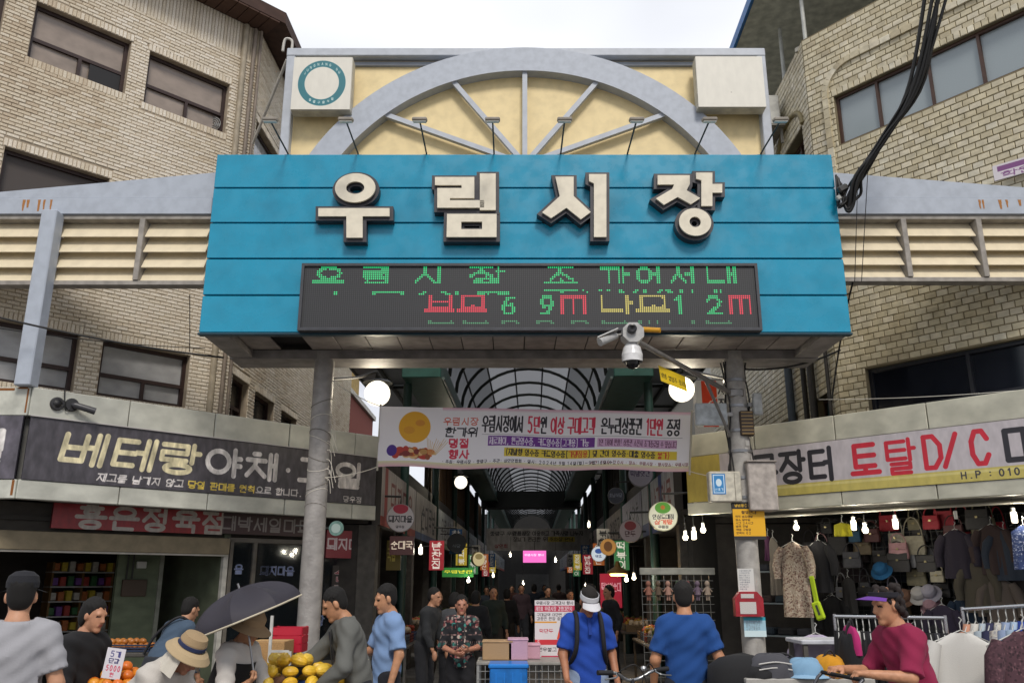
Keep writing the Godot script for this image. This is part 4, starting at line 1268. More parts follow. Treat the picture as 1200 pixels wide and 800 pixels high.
# ---------------------------------------------------------------- left shops under the canopy
func left_shops() -> void:
	var N := -0.7
	var t := thing("fruit_shop", "open fronted greengrocer's shop under the left canopy", "shop", FL * off(Vector3(1.4, 0, N)))
	var O := off(Vector3(-1.4, 0, -N))
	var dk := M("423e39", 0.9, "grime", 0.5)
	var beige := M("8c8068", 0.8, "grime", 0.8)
	part(t, "lintel", bx(Vector3(1.3, 2.2, N + 0.05), Vector3(3.5, 0.23, 0.2), 0.01), beige, O)
	part(t, "shutter_rail", bx(Vector3(1.3, 2.075, N + 0.1), Vector3(3.5, 0.03, 0.06)), M("a9a59b", 0.4, "soft", 1.0), O)
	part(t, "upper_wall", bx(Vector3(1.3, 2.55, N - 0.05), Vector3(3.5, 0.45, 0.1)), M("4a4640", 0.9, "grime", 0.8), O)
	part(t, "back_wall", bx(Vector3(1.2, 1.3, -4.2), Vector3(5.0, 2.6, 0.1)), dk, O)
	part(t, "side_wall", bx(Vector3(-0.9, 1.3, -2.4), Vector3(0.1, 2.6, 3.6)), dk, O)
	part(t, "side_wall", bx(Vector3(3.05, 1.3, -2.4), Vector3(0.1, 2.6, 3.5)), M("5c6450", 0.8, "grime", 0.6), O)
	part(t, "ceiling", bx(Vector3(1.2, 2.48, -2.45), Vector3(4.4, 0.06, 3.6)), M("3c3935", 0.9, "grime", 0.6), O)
	part(t, "door_post", bx(Vector3(3.03, 1.1, N + 0.06), Vector3(0.07, 2.0, 0.09), 0.006), M("b8b6ae", 0.5, "grime", 1.0), O)
	part(t, "partition", bx(Vector3(2.3, 1.2, -1.9), Vector3(0.62, 2.4, 0.08)), M("717b62", 0.7, "grime", 0.8), O)
	part(t, "partition_frame", bx(Vector3(2.63, 1.2, -1.88), Vector3(0.06, 2.4, 0.1)), M("9a9c8e", 0.6, "grime", 0.8), O)
	part(t, "meter_box", bx(Vector3(2.32, 1.95, -1.83), Vector3(0.14, 0.1, 0.06), 0.01), M("cfcfc8", 0.5), O)
	part(t, "grille", bx(Vector3(2.25, 1.62, -1.83), Vector3(0.36, 0.24, 0.05), 0.01), M("5a4a3c", 0.6, "fine", 2.0), O)
	for x in [2.12, 2.2]: part(t, "conduit", tb([Vector3(x, 2.4, -1.83), Vector3(x, 1.75, -1.83)], 0.012, 6), M("3a3a36", 0.5), O)
	# red sign in the shade
	t = thing("shop_signboard", "red sign with grey Korean letters tucked under the left canopy", "sign", FL * off(Vector3(1.5, 2.36, N + 0.16)))
	var im := img(1024, 150, "8a1f22")
	write(im, "홍은정육점", 130, 10, 190, 130, 24, H("a9a198"), 0.16)
	board(t, "face", 2.3, 0.33, 0.05, printed(weather(im, 6, 0.15), 0.4), M("4f1416", 0.6), off(Vector3(-0.9, 0, 0)))
	t = thing("shop_signboard", "dim maroon sign beside the red sign under the left canopy", "sign", FL * off(Vector3(3.6, 2.38, N + 0.14)))
	im = img(512, 96, "3a1f22")
	write(im, "대박세일마트", 30, 16, 74, 62, 8, H("8c8682"), 0.16)
	board(t, "face", 1.75, 0.3, 0.05, printed(im, 0.4), M("241416", 0.6), off(Vector3(-0.8, 0, 0)))
	# restaurant with dark glass front
	t = thing("restaurant_front", "dark glazed restaurant front between the left shop and the grey column", "shop", FL * off(Vector3(4.3, 0, N)))
	O = off(Vector3(-4.3, 0, -N))
	var fm := M("6b665e", 0.6, "grime", 1.0)
	for x in [3.12, 3.5, 4.35, 5.2, 5.72]: part(t, "frame_post", bx(Vector3(x, 1.15, N + 0.04), Vector3(0.06, 2.3, 0.08), 0.006), fm, O)
	part(t, "frame_rail", bx(Vector3(4.4, 2.3, N + 0.04), Vector3(2.7, 0.07, 0.08), 0.006), fm, O)
	part(t, "frame_rail", bx(Vector3(4.4, 0.5, N + 0.04), Vector3(2.7, 0.07, 0.08), 0.006), fm, O)
	part(t, "stall_riser", bx(Vector3(4.4, 0.25, N + 0.03), Vector3(2.6, 0.44, 0.06)), M("4d4842", 0.8, "grime", 1.0), O)
	var xs := [3.15, 3.47, 3.53, 4.32, 4.38, 5.17, 5.23, 5.69]
	for k in 4:
		var a: float = xs[k * 2]; var b: float = xs[k * 2 + 1]
		part(t, "pane", bx(Vector3((a + b) / 2, 1.4, N + 0.03), Vector3(b - a, 1.72, 0.012)), glass("20262a", 0.45, 0.05), O)
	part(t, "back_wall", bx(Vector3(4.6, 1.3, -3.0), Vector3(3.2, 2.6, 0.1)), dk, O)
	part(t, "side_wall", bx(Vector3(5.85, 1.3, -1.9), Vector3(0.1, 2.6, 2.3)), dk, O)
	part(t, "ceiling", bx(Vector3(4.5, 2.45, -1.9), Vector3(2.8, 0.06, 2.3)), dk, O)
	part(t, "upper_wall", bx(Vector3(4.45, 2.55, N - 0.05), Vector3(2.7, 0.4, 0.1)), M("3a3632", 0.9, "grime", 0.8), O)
	for e in [["돼지마을", 3.62, 1.78, 0.17], ["을", 3.2, 1.8, 0.17], ["장", 4.62, 1.02, 0.2]]:
		im = Image.create(256, 72, false, Image.FORMAT_RGBA8)
		im.fill(Color(0.1, 0.12, 0.18, 0.0))
		write(im, e[0], 4, 8, 62, 54, 8, H("b9c4dc"), 0.12)
		write(im, e[0], 4, 8, 62, 54, 4, H("2d3f7a"), 0.12)
		var pm := printed(im, 0.4)
		pm.transparency = BaseMaterial3D.TRANSPARENCY_ALPHA_SCISSOR
		pm.alpha_scissor_threshold = 0.4
		var q := MB.new()
		var wd: float = e[3] * 3.55
		q.quad(Vector3(0, 0, 0), Vector3(wd, 0, 0), Vector3(wd, e[3], 0), Vector3(0, e[3], 0))
		part(t, "window_lettering", q, pm, O * off(Vector3(e[1], e[2], N + 0.042)))
	# red hanging sign of the restaurant beside the column
	t = thing("shop_signboard", "crimson sign with white Korean letters right of the grey column", "sign", FL * off(Vector3(5.1, 2.07, N + 0.2)))
	im = img(384, 200, "8c1a30")
	write(im, "돼지마을", 10, 60, 92, 78, 13, H("d9c8cc"), 0.14)
	board(t, "face", 0.86, 0.43, 0.06, printed(im, 0.35), M("5a1020", 0.5), off(Vector3(-0.45, 0, 0)))
	# house-shaped menu sign on the door: vertical lightbox
	t = thing("window_sign", "dark door sign with a large outlined Korean letter, right of the column", "sign", FL * off(Vector3(5.05, 1.5, N + 0.07)))
	im = img(128, 192, "2c2626")
	write(im, "순", 20, 20, 95, 80, 13, H("cbb8b8")); write(im, "순", 20, 20, 95, 80, 6, H("8a2436"))
	write(im, "대국", 18, 125, 50, 42, 6, H("b9a8a8"))
	board(t, "face", 0.34, 0.46, 0.02, printed(im, 0.4), M("2a2424", 0.5), off(Vector3(-0.17, 0, 0)))
	# round mint lamp sign
	t = thing("round_lamp", "small round mint green disc sign at the grey column", "sign", off(at(394, 619, 12.2)))
	var m := MB.new()
	m.lathe([Vector2(0, -0.03), Vector2(0.1, -0.03), Vector2(0.105, 0.0), Vector2(0.1, 0.03), Vector2(0, 0.03)], 24, Transform3D(Basis(Vector3.RIGHT, PI / 2), Vector3.ZERO))
	part(t, "disc", m, M("8fb8ac", 0.3, "soft", 2.0))
	m = MB.new()
	m.lathe([Vector2(0.06, 0.0), Vector2(0.065, 0.006), Vector2(0.0, 0.008)], 20, Transform3D(Basis(Vector3.RIGHT, PI / 2), Vector3(0, 0, 0.03)))
	part(t, "centre", m, M("c9ddd4", 0.3))
	part(t, "bracket", tb([Vector3(-0.1, 0, -0.01), Vector3(-0.5, 0.02, 0.3)], 0.012, 6), M("4a4a48", 0.5))
# ---------------------------------------------------------------- the covered market street
func vault(t: Node3D, d0: float, d1: float, spring: float, half: float, rise: float, bay: float) -> void:
	var dark := M("17201f", 0.6, "soft", 0.8)
	var P := func(k: float, d: float, lift := 0.0) -> Vector3:
		var a := PI * (1.0 - k)
		return Vector3(cos(a) * (half + lift), spring + sin(a) * (rise + lift), -d)
	var n := int((d1 - d0) / bay)
	for i in n + 1:
		var d := d0 + i * bay
		var pts := []
		for k in 19: pts.append(P.call(k / 18.0, d, -0.03))
		part(t, "rib", tb(pts, 0.042, 6), dark)
	var S := 7
	for k in S + 1:
		part(t, "purlin", tb([P.call(float(k) / S, d0), P.call(float(k) / S, d1)], 0.024, 5), dark)
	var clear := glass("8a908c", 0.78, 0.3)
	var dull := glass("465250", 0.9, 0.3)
	for i in n:
		for k in S:
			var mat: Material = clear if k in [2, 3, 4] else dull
			var m := MB.new()
			var a0 := float(k) / S
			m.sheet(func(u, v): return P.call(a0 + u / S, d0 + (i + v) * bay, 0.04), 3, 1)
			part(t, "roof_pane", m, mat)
func arcade() -> void:
	var t := thing("arcade_roof", "barrel vaulted glass and steel roof over the market street", "roof", AF)
	var green := M("245348", 0.45, "soft", 0.5)
	vault(t, 3.5, 66.0, 6.05, 1.75, 1.45, 1.7)
	for s in [-1, 1]:
		part(t, "gutter_beam", bx(Vector3(s * 2.1, 5.83, -34.7), Vector3(0.78, 0.46, 62.6), 0.015), green)
		part(t, "gutter_pipe", tb([Vector3(s * 1.66, 5.58, -3.4), Vector3(s * 1.66, 5.58, -65.0)], 0.03, 6), M("5d6b66", 0.4, "soft", 1.0))
		# flat side glazing outside the gutters
		for k in 10:
			for j in 2:
				var q := bx(Vector3(s * (2.78 + j * 0.56), 5.98 - j * 0.05, -4.6 - k * 2.3), Vector3(0.54, 0.012, 2.26))
				part(t, "side_pane", q, glass("464c4c", 0.93, 0.3))
			part(t, "side_bar", bx(Vector3(s * 3.05, 5.93, -3.45 - k * 2.3), Vector3(1.15, 0.06, 0.06)), M("17201f", 0.6))
		for x in [2.52, 3.06, 3.62]: part(t, "side_bar", bx(Vector3(s * x, 5.95, -15), Vector3(0.06, 0.09, 23.2)), M("17201f", 0.6))
		for k in 8: part(t, "column", tb([Vector3(s * 2.45, 0, -4.0 - k * 5.5), Vector3(s * 2.45, 5.6, -4.0 - k * 5.5)], 0.09, 10), M("28463f", 0.5, "soft", 0.8))
	part(t, "bulkhead", bx(Vector3(0, 5.7, -31.0), Vector3(5.0, 0.8, 1.4)), M("0f1413", 0.8))
	# shops on both sides
	var cuts := [1.1, 5.4, 9.6, 14.2, 19.5, 25.5, 33.0, 42.0, 52.0, 63.0]
	var left_l := ["pork restaurant with a white signboard, first shop on the arcade's left", "soup shop behind the pork restaurant on the arcade's left", "third shop on the arcade's left side, green lit sign", "fourth shop on the arcade's left side", "fifth shop on the arcade's left side", "sixth shop deep in the arcade on the left", "seventh shop deep in the arcade on the left", "eighth shop far down the arcade's left", "last shop at the arcade's far left end"]
	var right_l := ["ginseng shop with hanging racks, first on the arcade's right", "second shop on the arcade's right side", "third shop on the arcade's right side, red menu board", "fourth shop on the arcade's right side", "fifth shop on the arcade's right side", "sixth shop deep in the arcade on the right", "seventh shop deep in the arcade on the right", "eighth shop far down the arcade's right", "last shop at the arcade's far right end"]
	var names := ["돼지마을", "순대국밥", "우림반찬", "형제상회", "중앙축산", "은하식품", "제일수산", "서울상회", "동부상회", "호남건어물", "인삼약초", "영양떡집", "대구식당", "우리정육점", "고향칼국수", "전주반찬", "광명상회", "삼거리"]
	var bgs := ["a39c97", "968f88", "8a8f92", "a59a80", "7f8a8c", "9a8f86", "888888", "8f8a80", "7d8488", "9b9794", "8d8a94", "a49c90", "8c8f86", "99908a", "858a90", "8f8f8a", "8a8486", "808080"]
	for s in [-1, 1]:
		for i in cuts.size() - 1:
			var a: float = cuts[i]
			var b: float = cuts[i + 1]
			var mid := (a + b) / 2
			var L := b - a
			var sh := thing("arcade_shop", (left_l if s < 0 else right_l)[i], "shop", AF * off(Vector3(s * 3.6, 0, -mid)), "shops along the covered market street")
			var O := off(Vector3(-s * 3.6, 0, mid))
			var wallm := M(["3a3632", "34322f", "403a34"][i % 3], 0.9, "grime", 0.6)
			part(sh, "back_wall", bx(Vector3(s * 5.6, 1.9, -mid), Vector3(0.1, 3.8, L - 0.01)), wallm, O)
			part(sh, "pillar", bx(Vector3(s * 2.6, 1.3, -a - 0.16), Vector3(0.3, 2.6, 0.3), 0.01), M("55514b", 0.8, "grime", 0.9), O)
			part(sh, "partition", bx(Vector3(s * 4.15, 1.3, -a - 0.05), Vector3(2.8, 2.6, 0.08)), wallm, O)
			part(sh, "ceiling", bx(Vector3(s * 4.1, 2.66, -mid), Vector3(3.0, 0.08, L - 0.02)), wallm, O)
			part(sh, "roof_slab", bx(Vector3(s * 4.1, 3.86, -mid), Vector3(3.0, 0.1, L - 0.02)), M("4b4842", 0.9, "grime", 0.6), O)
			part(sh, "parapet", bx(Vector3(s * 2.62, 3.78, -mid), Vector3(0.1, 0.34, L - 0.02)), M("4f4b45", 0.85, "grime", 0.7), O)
			var idx := i * 2 + (0 if s < 0 else 1)
			if s < 0: idx = i
			else: idx = 9 + i
			# fascia sign
			var W := 512
			var Hh := 128
			var im := img(W, Hh, bgs[idx])
			im.fill_rect(Rect2i(0, 108, W, 20), H(["8c3a30", "41506e", "3f5f46", "7a6a3a"][idx % 4]))
			if i == 0 and s < 0: im.fill_rect(Rect2i(40, 0, 36, Hh), H("8f2f2a"))
			if i == 0 and s > 0:
				im.fill_rect(Rect2i(0, 0, 512, 128), H("9a9c9e")); im.fill_rect(Rect2i(0, 96, 512, 32), H("25386b")); im.fill_rect(Rect2i(300, 0, 50, 128), H("25386b")); im.fill_rect(Rect2i(120, 0, 24, 128), H("7a2b2b"))
			write(im, names[idx], 120, 26, 86 if names[idx].length() < 5 else 74, 68, 8, H("26242a") if idx % 3 else H("6d2622"), 0.2)
			var bd := Transform3D(Basis(Vector3(0, 0, s), Vector3.UP, Vector3(-s, 0, 0)), Vector3(s * 2.4, 2.6, -a - 0.04 if s > 0 else -b + 0.04))
			bd.basis = Basis(Vector3(0, 0, -1) if s < 0 else Vector3(0, 0, 1), Vector3.UP, Vector3(-s, 0, 0))
			bd.origin = Vector3(s * 2.4, 2.6, (-a - 0.04) if s < 0 else (-b + 0.04))
			board(sh, "signboard", L - 0.08, 0.98, 0.14, printed(weather(im, idx, 0.2), 0.6), M("4a4744", 0.8), O * bd)
			# upper storey further in
			if i >= 2 and i < 6:
				part(sh, "upper_wall", bx(Vector3(s * 2.72, 4.75, -mid), Vector3(0.1, 1.6, L - 0.02)), M("3f352c", 0.9, "grime", 0.7), O)
				for k in int(L / 0.42):
					part(sh, "timber_slat", bx(Vector3(s * 2.63, 4.75, -a - 0.2 - k * 0.42), Vector3(0.06, 1.5, 0.1)), M("6b5138" if s < 0 else "3c3a36", 0.8, "fine", 1.0), O)
	# end of the street
	var e := thing("end_building", "dark building front closing the far end of the arcade", "building", AF * off(Vector3(0, 0, -68)))
	part(e, "wall", bx(Vector3(0, 3.9, 0), Vector3(12, 7.8, 0.4)), M("1a1918", 0.9, "grime", 0.5))
	part(e, "shutter", bx(Vector3(0, 1.2, 0.23), Vector3(3.0, 2.4, 0.05)), M("2a2a29", 0.6, "soft", 0.5))
	# red brick house behind, left and right
	for q in [[-8.2, "red brick house seen through the gap left of the arcade roof"], [8.6, "pale house seen through the gap right of the arcade roof"]]:
		var h := thing("house", q[1], "house", off(Vector3(q[0], 0, -30.0)))
		var rd: bool = q[0] < 0
		part(h, "wall", bx(Vector3(0, 3.9, 0), Vector3(5.5, 7.8, 6.0)), M("8a4233" if rd else "9a9488", 0.9, "fine", 0.8))
		part(h, "coping", bx(Vector3(0, 7.86, 0), Vector3(5.7, 0.16, 6.2)), M("c8c4ba", 0.8, "grime", 0.6))
		part(h, "rooftop_room", bx(Vector3(0.4, 8.9, -0.6), Vector3(3.6, 2.0, 4.2)), M("b99a55" if rd else "b8b6ae", 0.8, "grime", 0.6))
		part(h, "roof", bx(Vector3(0.4, 9.98, -0.6), Vector3(4.0, 0.16, 4.6)), M("5a564e", 0.8))
		for x in [-1.4, 1.2]:
			var wd := part(h, "window", bx(Vector3(x, 6.2, 3.01), Vector3(1.1, 1.2, 0.06)), M("d0cec6", 0.5))
			part(wd, "pane", bx(Vector3(x, 6.2, 3.045), Vector3(0.96, 1.06, 0.02)), M("2a3138", 0.15))
# ---------------------------------------------------------------- things at the gate
func hit(fr: Transform3D, u: float, v: float, n: float) -> Vector3:
	var a := fr.affine_inverse() * Vector3(0, CAM_H, 0)
	var b := fr.affine_inverse() * at(u, v, 10.0)
	var k := (n - a.z) / (b.z - a.z)
	return a + (b - a) * k
func lamp_light(t: Node3D, p: Vector3, e: float, col: Color, sz: float) -> void:
	var l := OmniLight3D.new()
	l.name = numbered(t, "light")
	l.light_energy = e; l.light_color = col; l.light_size = sz; l.omni_range = 30.0; l.omni_attenuation = 2.0
	l.shadow_enabled = true
	t.add_child(l); l.position = p
func globe(p: Vector3, r: float, label: String, e: float) -> void:
	var t := thing("globe_lamp", label, "lamp", p, "white globe lamps of the arcade")
	var m := MB.new(); m.ball(Vector3.ZERO, Vector3.ONE * r, 24)
	part(t, "globe", m, glow("fff6e2", 1.15))
	m = MB.new(); m.lathe([Vector2(r * 1.15, r * 0.82), Vector2(r * 0.95, r * 0.98), Vector2(r * 0.3, r * 1.05), Vector2(r * 0.2, r * 1.4), Vector2(0, r * 1.42)], 20)
	part(t, "cap", m, M("2c2c28", 0.5, "soft", 1.0))
	lamp_light(t, Vector3(0, 0, r + 0.05), e, Color(1, 0.95, 0.85), r)
func banner_print() -> Image:
	var W := 1460
	var Hh := 280
	var im := img(W, Hh, "eae6e8")
	for y in range(Hh - 26, Hh): im.fill_rect(Rect2i(0, y, W, 1), H("d8d6a8").lerp(H("dcaab8"), (y - Hh + 26) / 26.0))
	for y in 16: im.fill_rect(Rect2i(int(W * 0.2), y, W, 1), H("d9a8b8").lerp(H("eae6e8"), y / 16.0))
	disc(im, Vector2(165, 95), Vector2(74, 74), H("e0a526"))
	disc(im, Vector2(190, 75), Vector2(22, 15), H("d08a2c")); disc(im, Vector2(140, 110), Vector2(26, 18), H("d6962a"))
	rng.seed = 5
	for k in 34: disc(im, Vector2(70 + rng.randf() * 190, 196 + rng.randf() * 40), Vector2(9 + rng.randf() * 14, 8 + rng.randf() * 8), H(["b33a2c", "c9682c", "b98a4c", "7d2f2a", "d9b27c", "8f4a2a"][k % 6]))
	disc(im, Vector2(64, 206), Vector2(24, 26), H("4a2c86"))
	for k in 12: stroke(im, Vector2(236 + k * 3, 220), Vector2(225 + k * 9, 140 + (k * 37) % 30), 2.0, H("c9a46c"))
	var red := H("cf2f4a"); var blk := H("26232a")
	write(im, "우림시장", 300, 46, 42, 34, 4.0, H("cf5a44"), 0.16)
	write(im, "한가위", 306, 92, 54, 40, 6.0, blk, 0.1, 0.1)
	write(im, "명절", 330, 144, 50, 38, 7.0, red, 0.14); write(im, "행사", 330, 194, 50, 38, 7.0, red, 0.14)
	var x := write(im, "우림시장에서 ", 482, 36, 32.5, 74, 7.4, blk, 0.14)
	x = write(im, "5만", x, 36, 32.5, 74, 7.4, red, 0.14); x = write(im, "원 ", x, 36, 32.5, 74, 7.4, blk, 0.14)
	x = write(im, "이상 구매고객", x, 36, 32.5, 74, 7.4, red, 0.14)
	x = write(im, "온누리상품권 ", x + 26, 36, 32.5, 74, 7.4, blk, 0.14)
	x = write(im, "1만원 ", x, 36, 32.5, 74, 7.4, red, 0.14)
	write(im, "증정", x, 36, 32.5, 74, 7.4, blk, 0.14)
	im.fill_rect(Rect2i(482, 122, 940, 2), H("8d8890"))
	im.fill_rect(Rect2i(512, 130, 500, 46), H("6d2f8c"))
	write(im, "제로페이, 현금영수증, 카드영수증[고객용] 가능", 518, 136, 20.6, 34, 3.6, H("e2dae6"), 0.12)
	im.fill_rect(Rect2i(1024, 132, 374, 42), H("cfa8c8"))
	write(im, "1인 1회에 한함! 상품권 소진시 조기종료될 수 있습니다", 1030, 138, 14.2, 30, 2.2, H("5a2c4a"), 0.12)
	im.fill_rect(Rect2i(590, 186, 810, 40), H("dcc23a"))
	x = write(im, "(재발행 영수증 카드영수증[", 596, 191, 22.6, 29, 3.4, blk, 0.12)
	x = write(im, "가맹점용", x, 191, 22.6, 29, 3.4, H("c8442c"), 0.12)
	x = write(im, "] 및 간이 영수증·매출 영수증 ", x, 191, 22.6, 29, 3.4, blk, 0.12)
	write(im, "불가)", x, 191, 22.6, 29, 3.4, H("c8442c"), 0.12)
	write(im, "· 주최: 우림시장 · 중랑구 · 주관: 상인연합회 · 일시: 2024년 9월 14일(월)~9월 16일(수)", 300, 240, 17, 15, 1.8, blk, 0.14)
	write(im, "· 시간: 10시~20시 · 장소: 우림시장 · 행사장소: 우림시장 광장", 980, 240, 16, 15, 1.8, H("7a3a3a"), 0.14)
	return im
func gate_things() -> void:
	# festival banner
	var c := [at(446, 476, 11.72), at(811, 483, 11.72), at(808, 552, 11.72), at(442, 547, 11.72)]
	var base: Vector3 = (c[2] + c[3]) * 0.5
	var t := thing("festival_banner", "white holiday banner with moon and Korean print across the arcade entrance", "banner", base)
	var m := MB.new()
	m.sheet(func(u, v):
		var lo: Vector3 = c[3].lerp(c[2], u)
		var hi: Vector3 = c[0].lerp(c[1], u)
		return lo.lerp(hi, v) - base + Vector3(0, 0.012 * sin(u * PI * 6.0) * (1.0 - v), 0.03 * sin(u * 17.0 + v * 2.0) * (0.4 + 0.6 * (1.0 - v)) + 0.012 * sin(u * 60.0 + v * 9.0) * pow(absf(u - 0.5) * 2.0, 2.0))
	, 48, 6)
	var bm := printed(banner_print(), 0.6)
	bm.backlight_enabled = true; bm.backlight = Color(0.35, 0.35, 0.35)
	part(t, "cloth", m, bm)
	for i in 2:
		var pole := tb([c[0 if i == 0 else 1] - base + Vector3(0, 0.03, 0), c[3 if i == 0 else 2] - base - Vector3(0, 0.05, 0)], 0.014, 8)
		part(t, "batten", pole, M("b9b2a2", 0.6))
	var ends := [[0, Vector3(-2.42, 4.3, -11.15)], [3, Vector3(-2.42, 3.0, -11.1)], [1, Vector3(2.9, 4.2, -11.15)], [2, Vector3(2.95, 3.0, -11.1)]]
	for e in ends: part(t, "rope", tb(sag(c[e[0]] - base, e[1] - base, 0.03, 6), 0.006, 5), M("cdc7ba", 0.8))
	globe(at(442, 461, 12.3), 0.19, "bright white globe lamp at the upper left corner of the banner", 0.45)
	globe(at(799, 456, 12.3), 0.19, "bright white globe lamp behind the yellow camera notice", 0.45)
	globe(at(540, 565, 24.0), 0.18, "small white globe lamp below the banner inside the arcade", 0.6)
	# brackets of the two front globes
	solo("lamp_bracket", "black bracket arm holding the left globe lamp", "bracket", tb(curve([Vector3(-2.45, 4.35, -11.3), at(420, 442, 12.0), at(440, 436, 12.3), at(442, 440, 12.3)], 5), 0.022, 6), M("1e1d1c", 0.5))
	solo("lamp_bracket", "black bracket arm holding the right globe lamp", "bracket", tb(curve([Vector3(2.95, 4.35, -11.3), at(820, 437, 12.0), at(801, 432, 12.3), at(799, 436, 12.3)], 5), 0.022, 6), M("1e1d1c", 0.5))
	# camera arm
	var p0 := Vector3(2.92, 4.12, -11.12)
	var p1 := at(745, 399, 9.62)
	t = thing("camera_mast", "steel camera arm with junction box hanging in front of the sign", "camera mast", p0)
	var st := M("8f8c88", 0.4, "grime", 1.0, 0.5)
	part(t, "arm", tb([Vector3.ZERO, p1 - p0], 0.032, 10), st)
	part(t, "brace", tb([at(856, 511, 11.1) - p0, (p1 - p0) * 0.3], 0.02, 8), st)
	part(t, "clamp", bx(Vector3(0.06, 0, -0.04), Vector3(0.2, 0.12, 0.2), 0.02), st)
	var jb := at(741, 392, 9.5) - p0
	m = MB.new()
	var hexp := PackedVector2Array()
	for k in 8: hexp.append(Vector2(cos(TAU * (k + 0.5) / 8) * 0.13, sin(TAU * (k + 0.5) / 8) * 0.125))
	m.prism(hexp, 0.22, off(jb - Vector3(0, 0, 0.11)))
	var box := part(t, "junction_box", m, M("b4b4b2", 0.45, "soft", 1.5))
	m = MB.new(); m.lathe([Vector2(0.055, 0), Vector2(0.055, 0.05), Vector2(0.04, 0.055), Vector2(0, 0.03)], 16, Transform3D(Basis(Vector3.RIGHT, PI / 2), jb + Vector3(-0.02, 0.03, 0.11)))
	part(box, "fixed_lens", m, M("1d1d1f", 0.3))
	m = MB.new()
	var dp := at(741, 418, 9.5) - p0
	m.lathe([Vector2(0.118, -0.06), Vector2(0.122, 0.02), Vector2(0.1, 0.11), Vector2(0.06, 0.16), Vector2(0.02, 0.175), Vector2(0.02, 0.22)], 22, off(dp))
	var dome := part(t, "dome_camera", m, M("dedede", 0.3, "soft", 2.0))
	m = MB.new(); m.lathe([Vector2(0, -0.15), Vector2(0.05, -0.135), Vector2(0.078, -0.1), Vector2(0.085, -0.055)], 20, off(dp)); part(dome, "dome_glass", m, M("121214", 0.08))
	m = MB.new(); m.tube([at(722, 393, 9.48) - p0, at(703, 401, 9.36) - p0], [0.04, 0.046], 10)
	var bc := part(t, "bullet_camera", m, M("a9a9a8", 0.4, "soft", 2.0))
	part(bc, "sun_hood", bx(at(712, 394, 9.42) - p0 + Vector3(0, 0.03, 0), Vector3(0.26, 0.012, 0.11), 0.0, Basis(Vector3.BACK, 0.42)), M("c4c4c2", 0.4))
	part(bc, "mount", tb([at(722, 393, 9.48) - p0, jb + Vector3(-0.1, 0, 0)], 0.018, 8), st)
	m = MB.new(); m.tube([at(754, 386, 9.48) - p0, at(774, 387, 9.4) - p0], [0.032, 0.03], 10)
	bc = part(t, "bullet_camera", m, M("d59a1e", 0.4, "soft", 2.0))
	part(bc, "mount", tb([at(754, 386, 9.48) - p0, jb + Vector3(0.1, 0.02, 0)], 0.014, 8), st)
	# yellow notice hung on the arm
	var y0 := at(775, 446, 10.1)
	var y1 := at(806, 459, 10.35)
	var y3 := at(772, 428, 10.1)
	t = thing("camera_notice", "small yellow notice plate hanging from the steel camera arm", "sign", y0)
	var im := img(256, 128, "d9b81a")
	write(im, "방범·불법주·정차단속", 10, 52, 28, 42, 4.2, H("3a3010"), 0.14)
	var xa := (y1 - y0)
	var fx := Transform3D(Basis(xa.normalized(), (y3 - y0).normalized(), xa.cross(y3 - y0).normalized()), Vector3.ZERO)
	board(t, "plate", xa.length(), (y3 - y0).length(), 0.006, printed(im, 0.4), M("b4981a", 0.5), fx)
	# boxes and notices on the pole (Z about 11)
	var bxs := [[833, 552, 868, 588, 11.0, 0.16, "control_box", "cream control box with blue sticker on the utility pole", "box", "cfc9b8"], [880, 541, 909, 598, 10.95, 0.28, "equipment_cabinet", "tall beige equipment cabinet mounted on the utility pole", "cabinet", "b3aaa2"], [869, 481, 883, 510, 11.02, 0.14, "speaker_box", "small brown and black box high on the utility pole", "speaker", "4a3a2a"], [816, 472, 852, 498, 11.05, 0.06, "transformer_box", "small pale grey box with blue label on the utility pole", "box", "c0c6c8"], [884, 460, 893, 486, 11.1, 0.1, "fuse_box", "narrow white fuse box beside the utility pole", "box", "b9bbb8"]]
	for b in bxs:
		var a := at(b[0], b[3], b[4]); var d := at(b[2], b[1], b[4])
		var w := d.x - a.x
		var h := d.y - a.y
		var bb := thing(b[6], b[7], b[8], Vector3((a.x + d.x) / 2, a.y, -b[4] - b[5] / 2))
		part(bb, "casing", bx(Vector3(0, h / 2, 0), Vector3(w, h, b[5]), 0.014), M(b[9], 0.5, "grime", 1.2))
		part(bb, "bracket", bx(Vector3(signf(3.0 - (a.x + d.x) / 2) * w * 0.55, h * 0.5, -b[5] * 0.4), Vector3(0.1, 0.05, 0.08)), st)
		if b[6] == "control_box":
			part(bb, "door_seam", bx(Vector3(0.12, h / 2, b[5] / 2 + 0.002), Vector3(0.006, h - 0.03, 0.004)), M("6d685c", 0.6))
			im = img(64, 96, "2a78b8"); im.fill_rect(Rect2i(5, 5, 54, 86), H("c8dce8")); im.fill_rect(Rect2i(9, 9, 46, 78), H("2f80bc")); disc(im, Vector2(32, 42), Vector2(14, 18), H("cfe0e8")); write(im, "신호기", 12, 68, 14, 12, 1.6, H("e0e8ea"))
			board(bb, "sticker", 0.17, 0.26, 0.003, printed(im, 0.4), M("2a78b8", 0.5), off(Vector3(-0.17, h * 0.25, b[5] / 2 + 0.004)))
		if b[6] == "equipment_cabinet": part(bb, "lid", bx(Vector3(0, h + 0.008, 0.01), Vector3(w + 0.03, 0.02, b[5] + 0.04), 0.006), M("a59c94", 0.5, "grime", 1.2))
		if b[6] == "speaker_box":
			for k in 7: part(bb, "grille_slat", bx(Vector3(0, h * (k + 0.5) / 7, b[5] / 2 + 0.004), Vector3(w - 0.03, 0.012, 0.01)), M("a08250", 0.5))
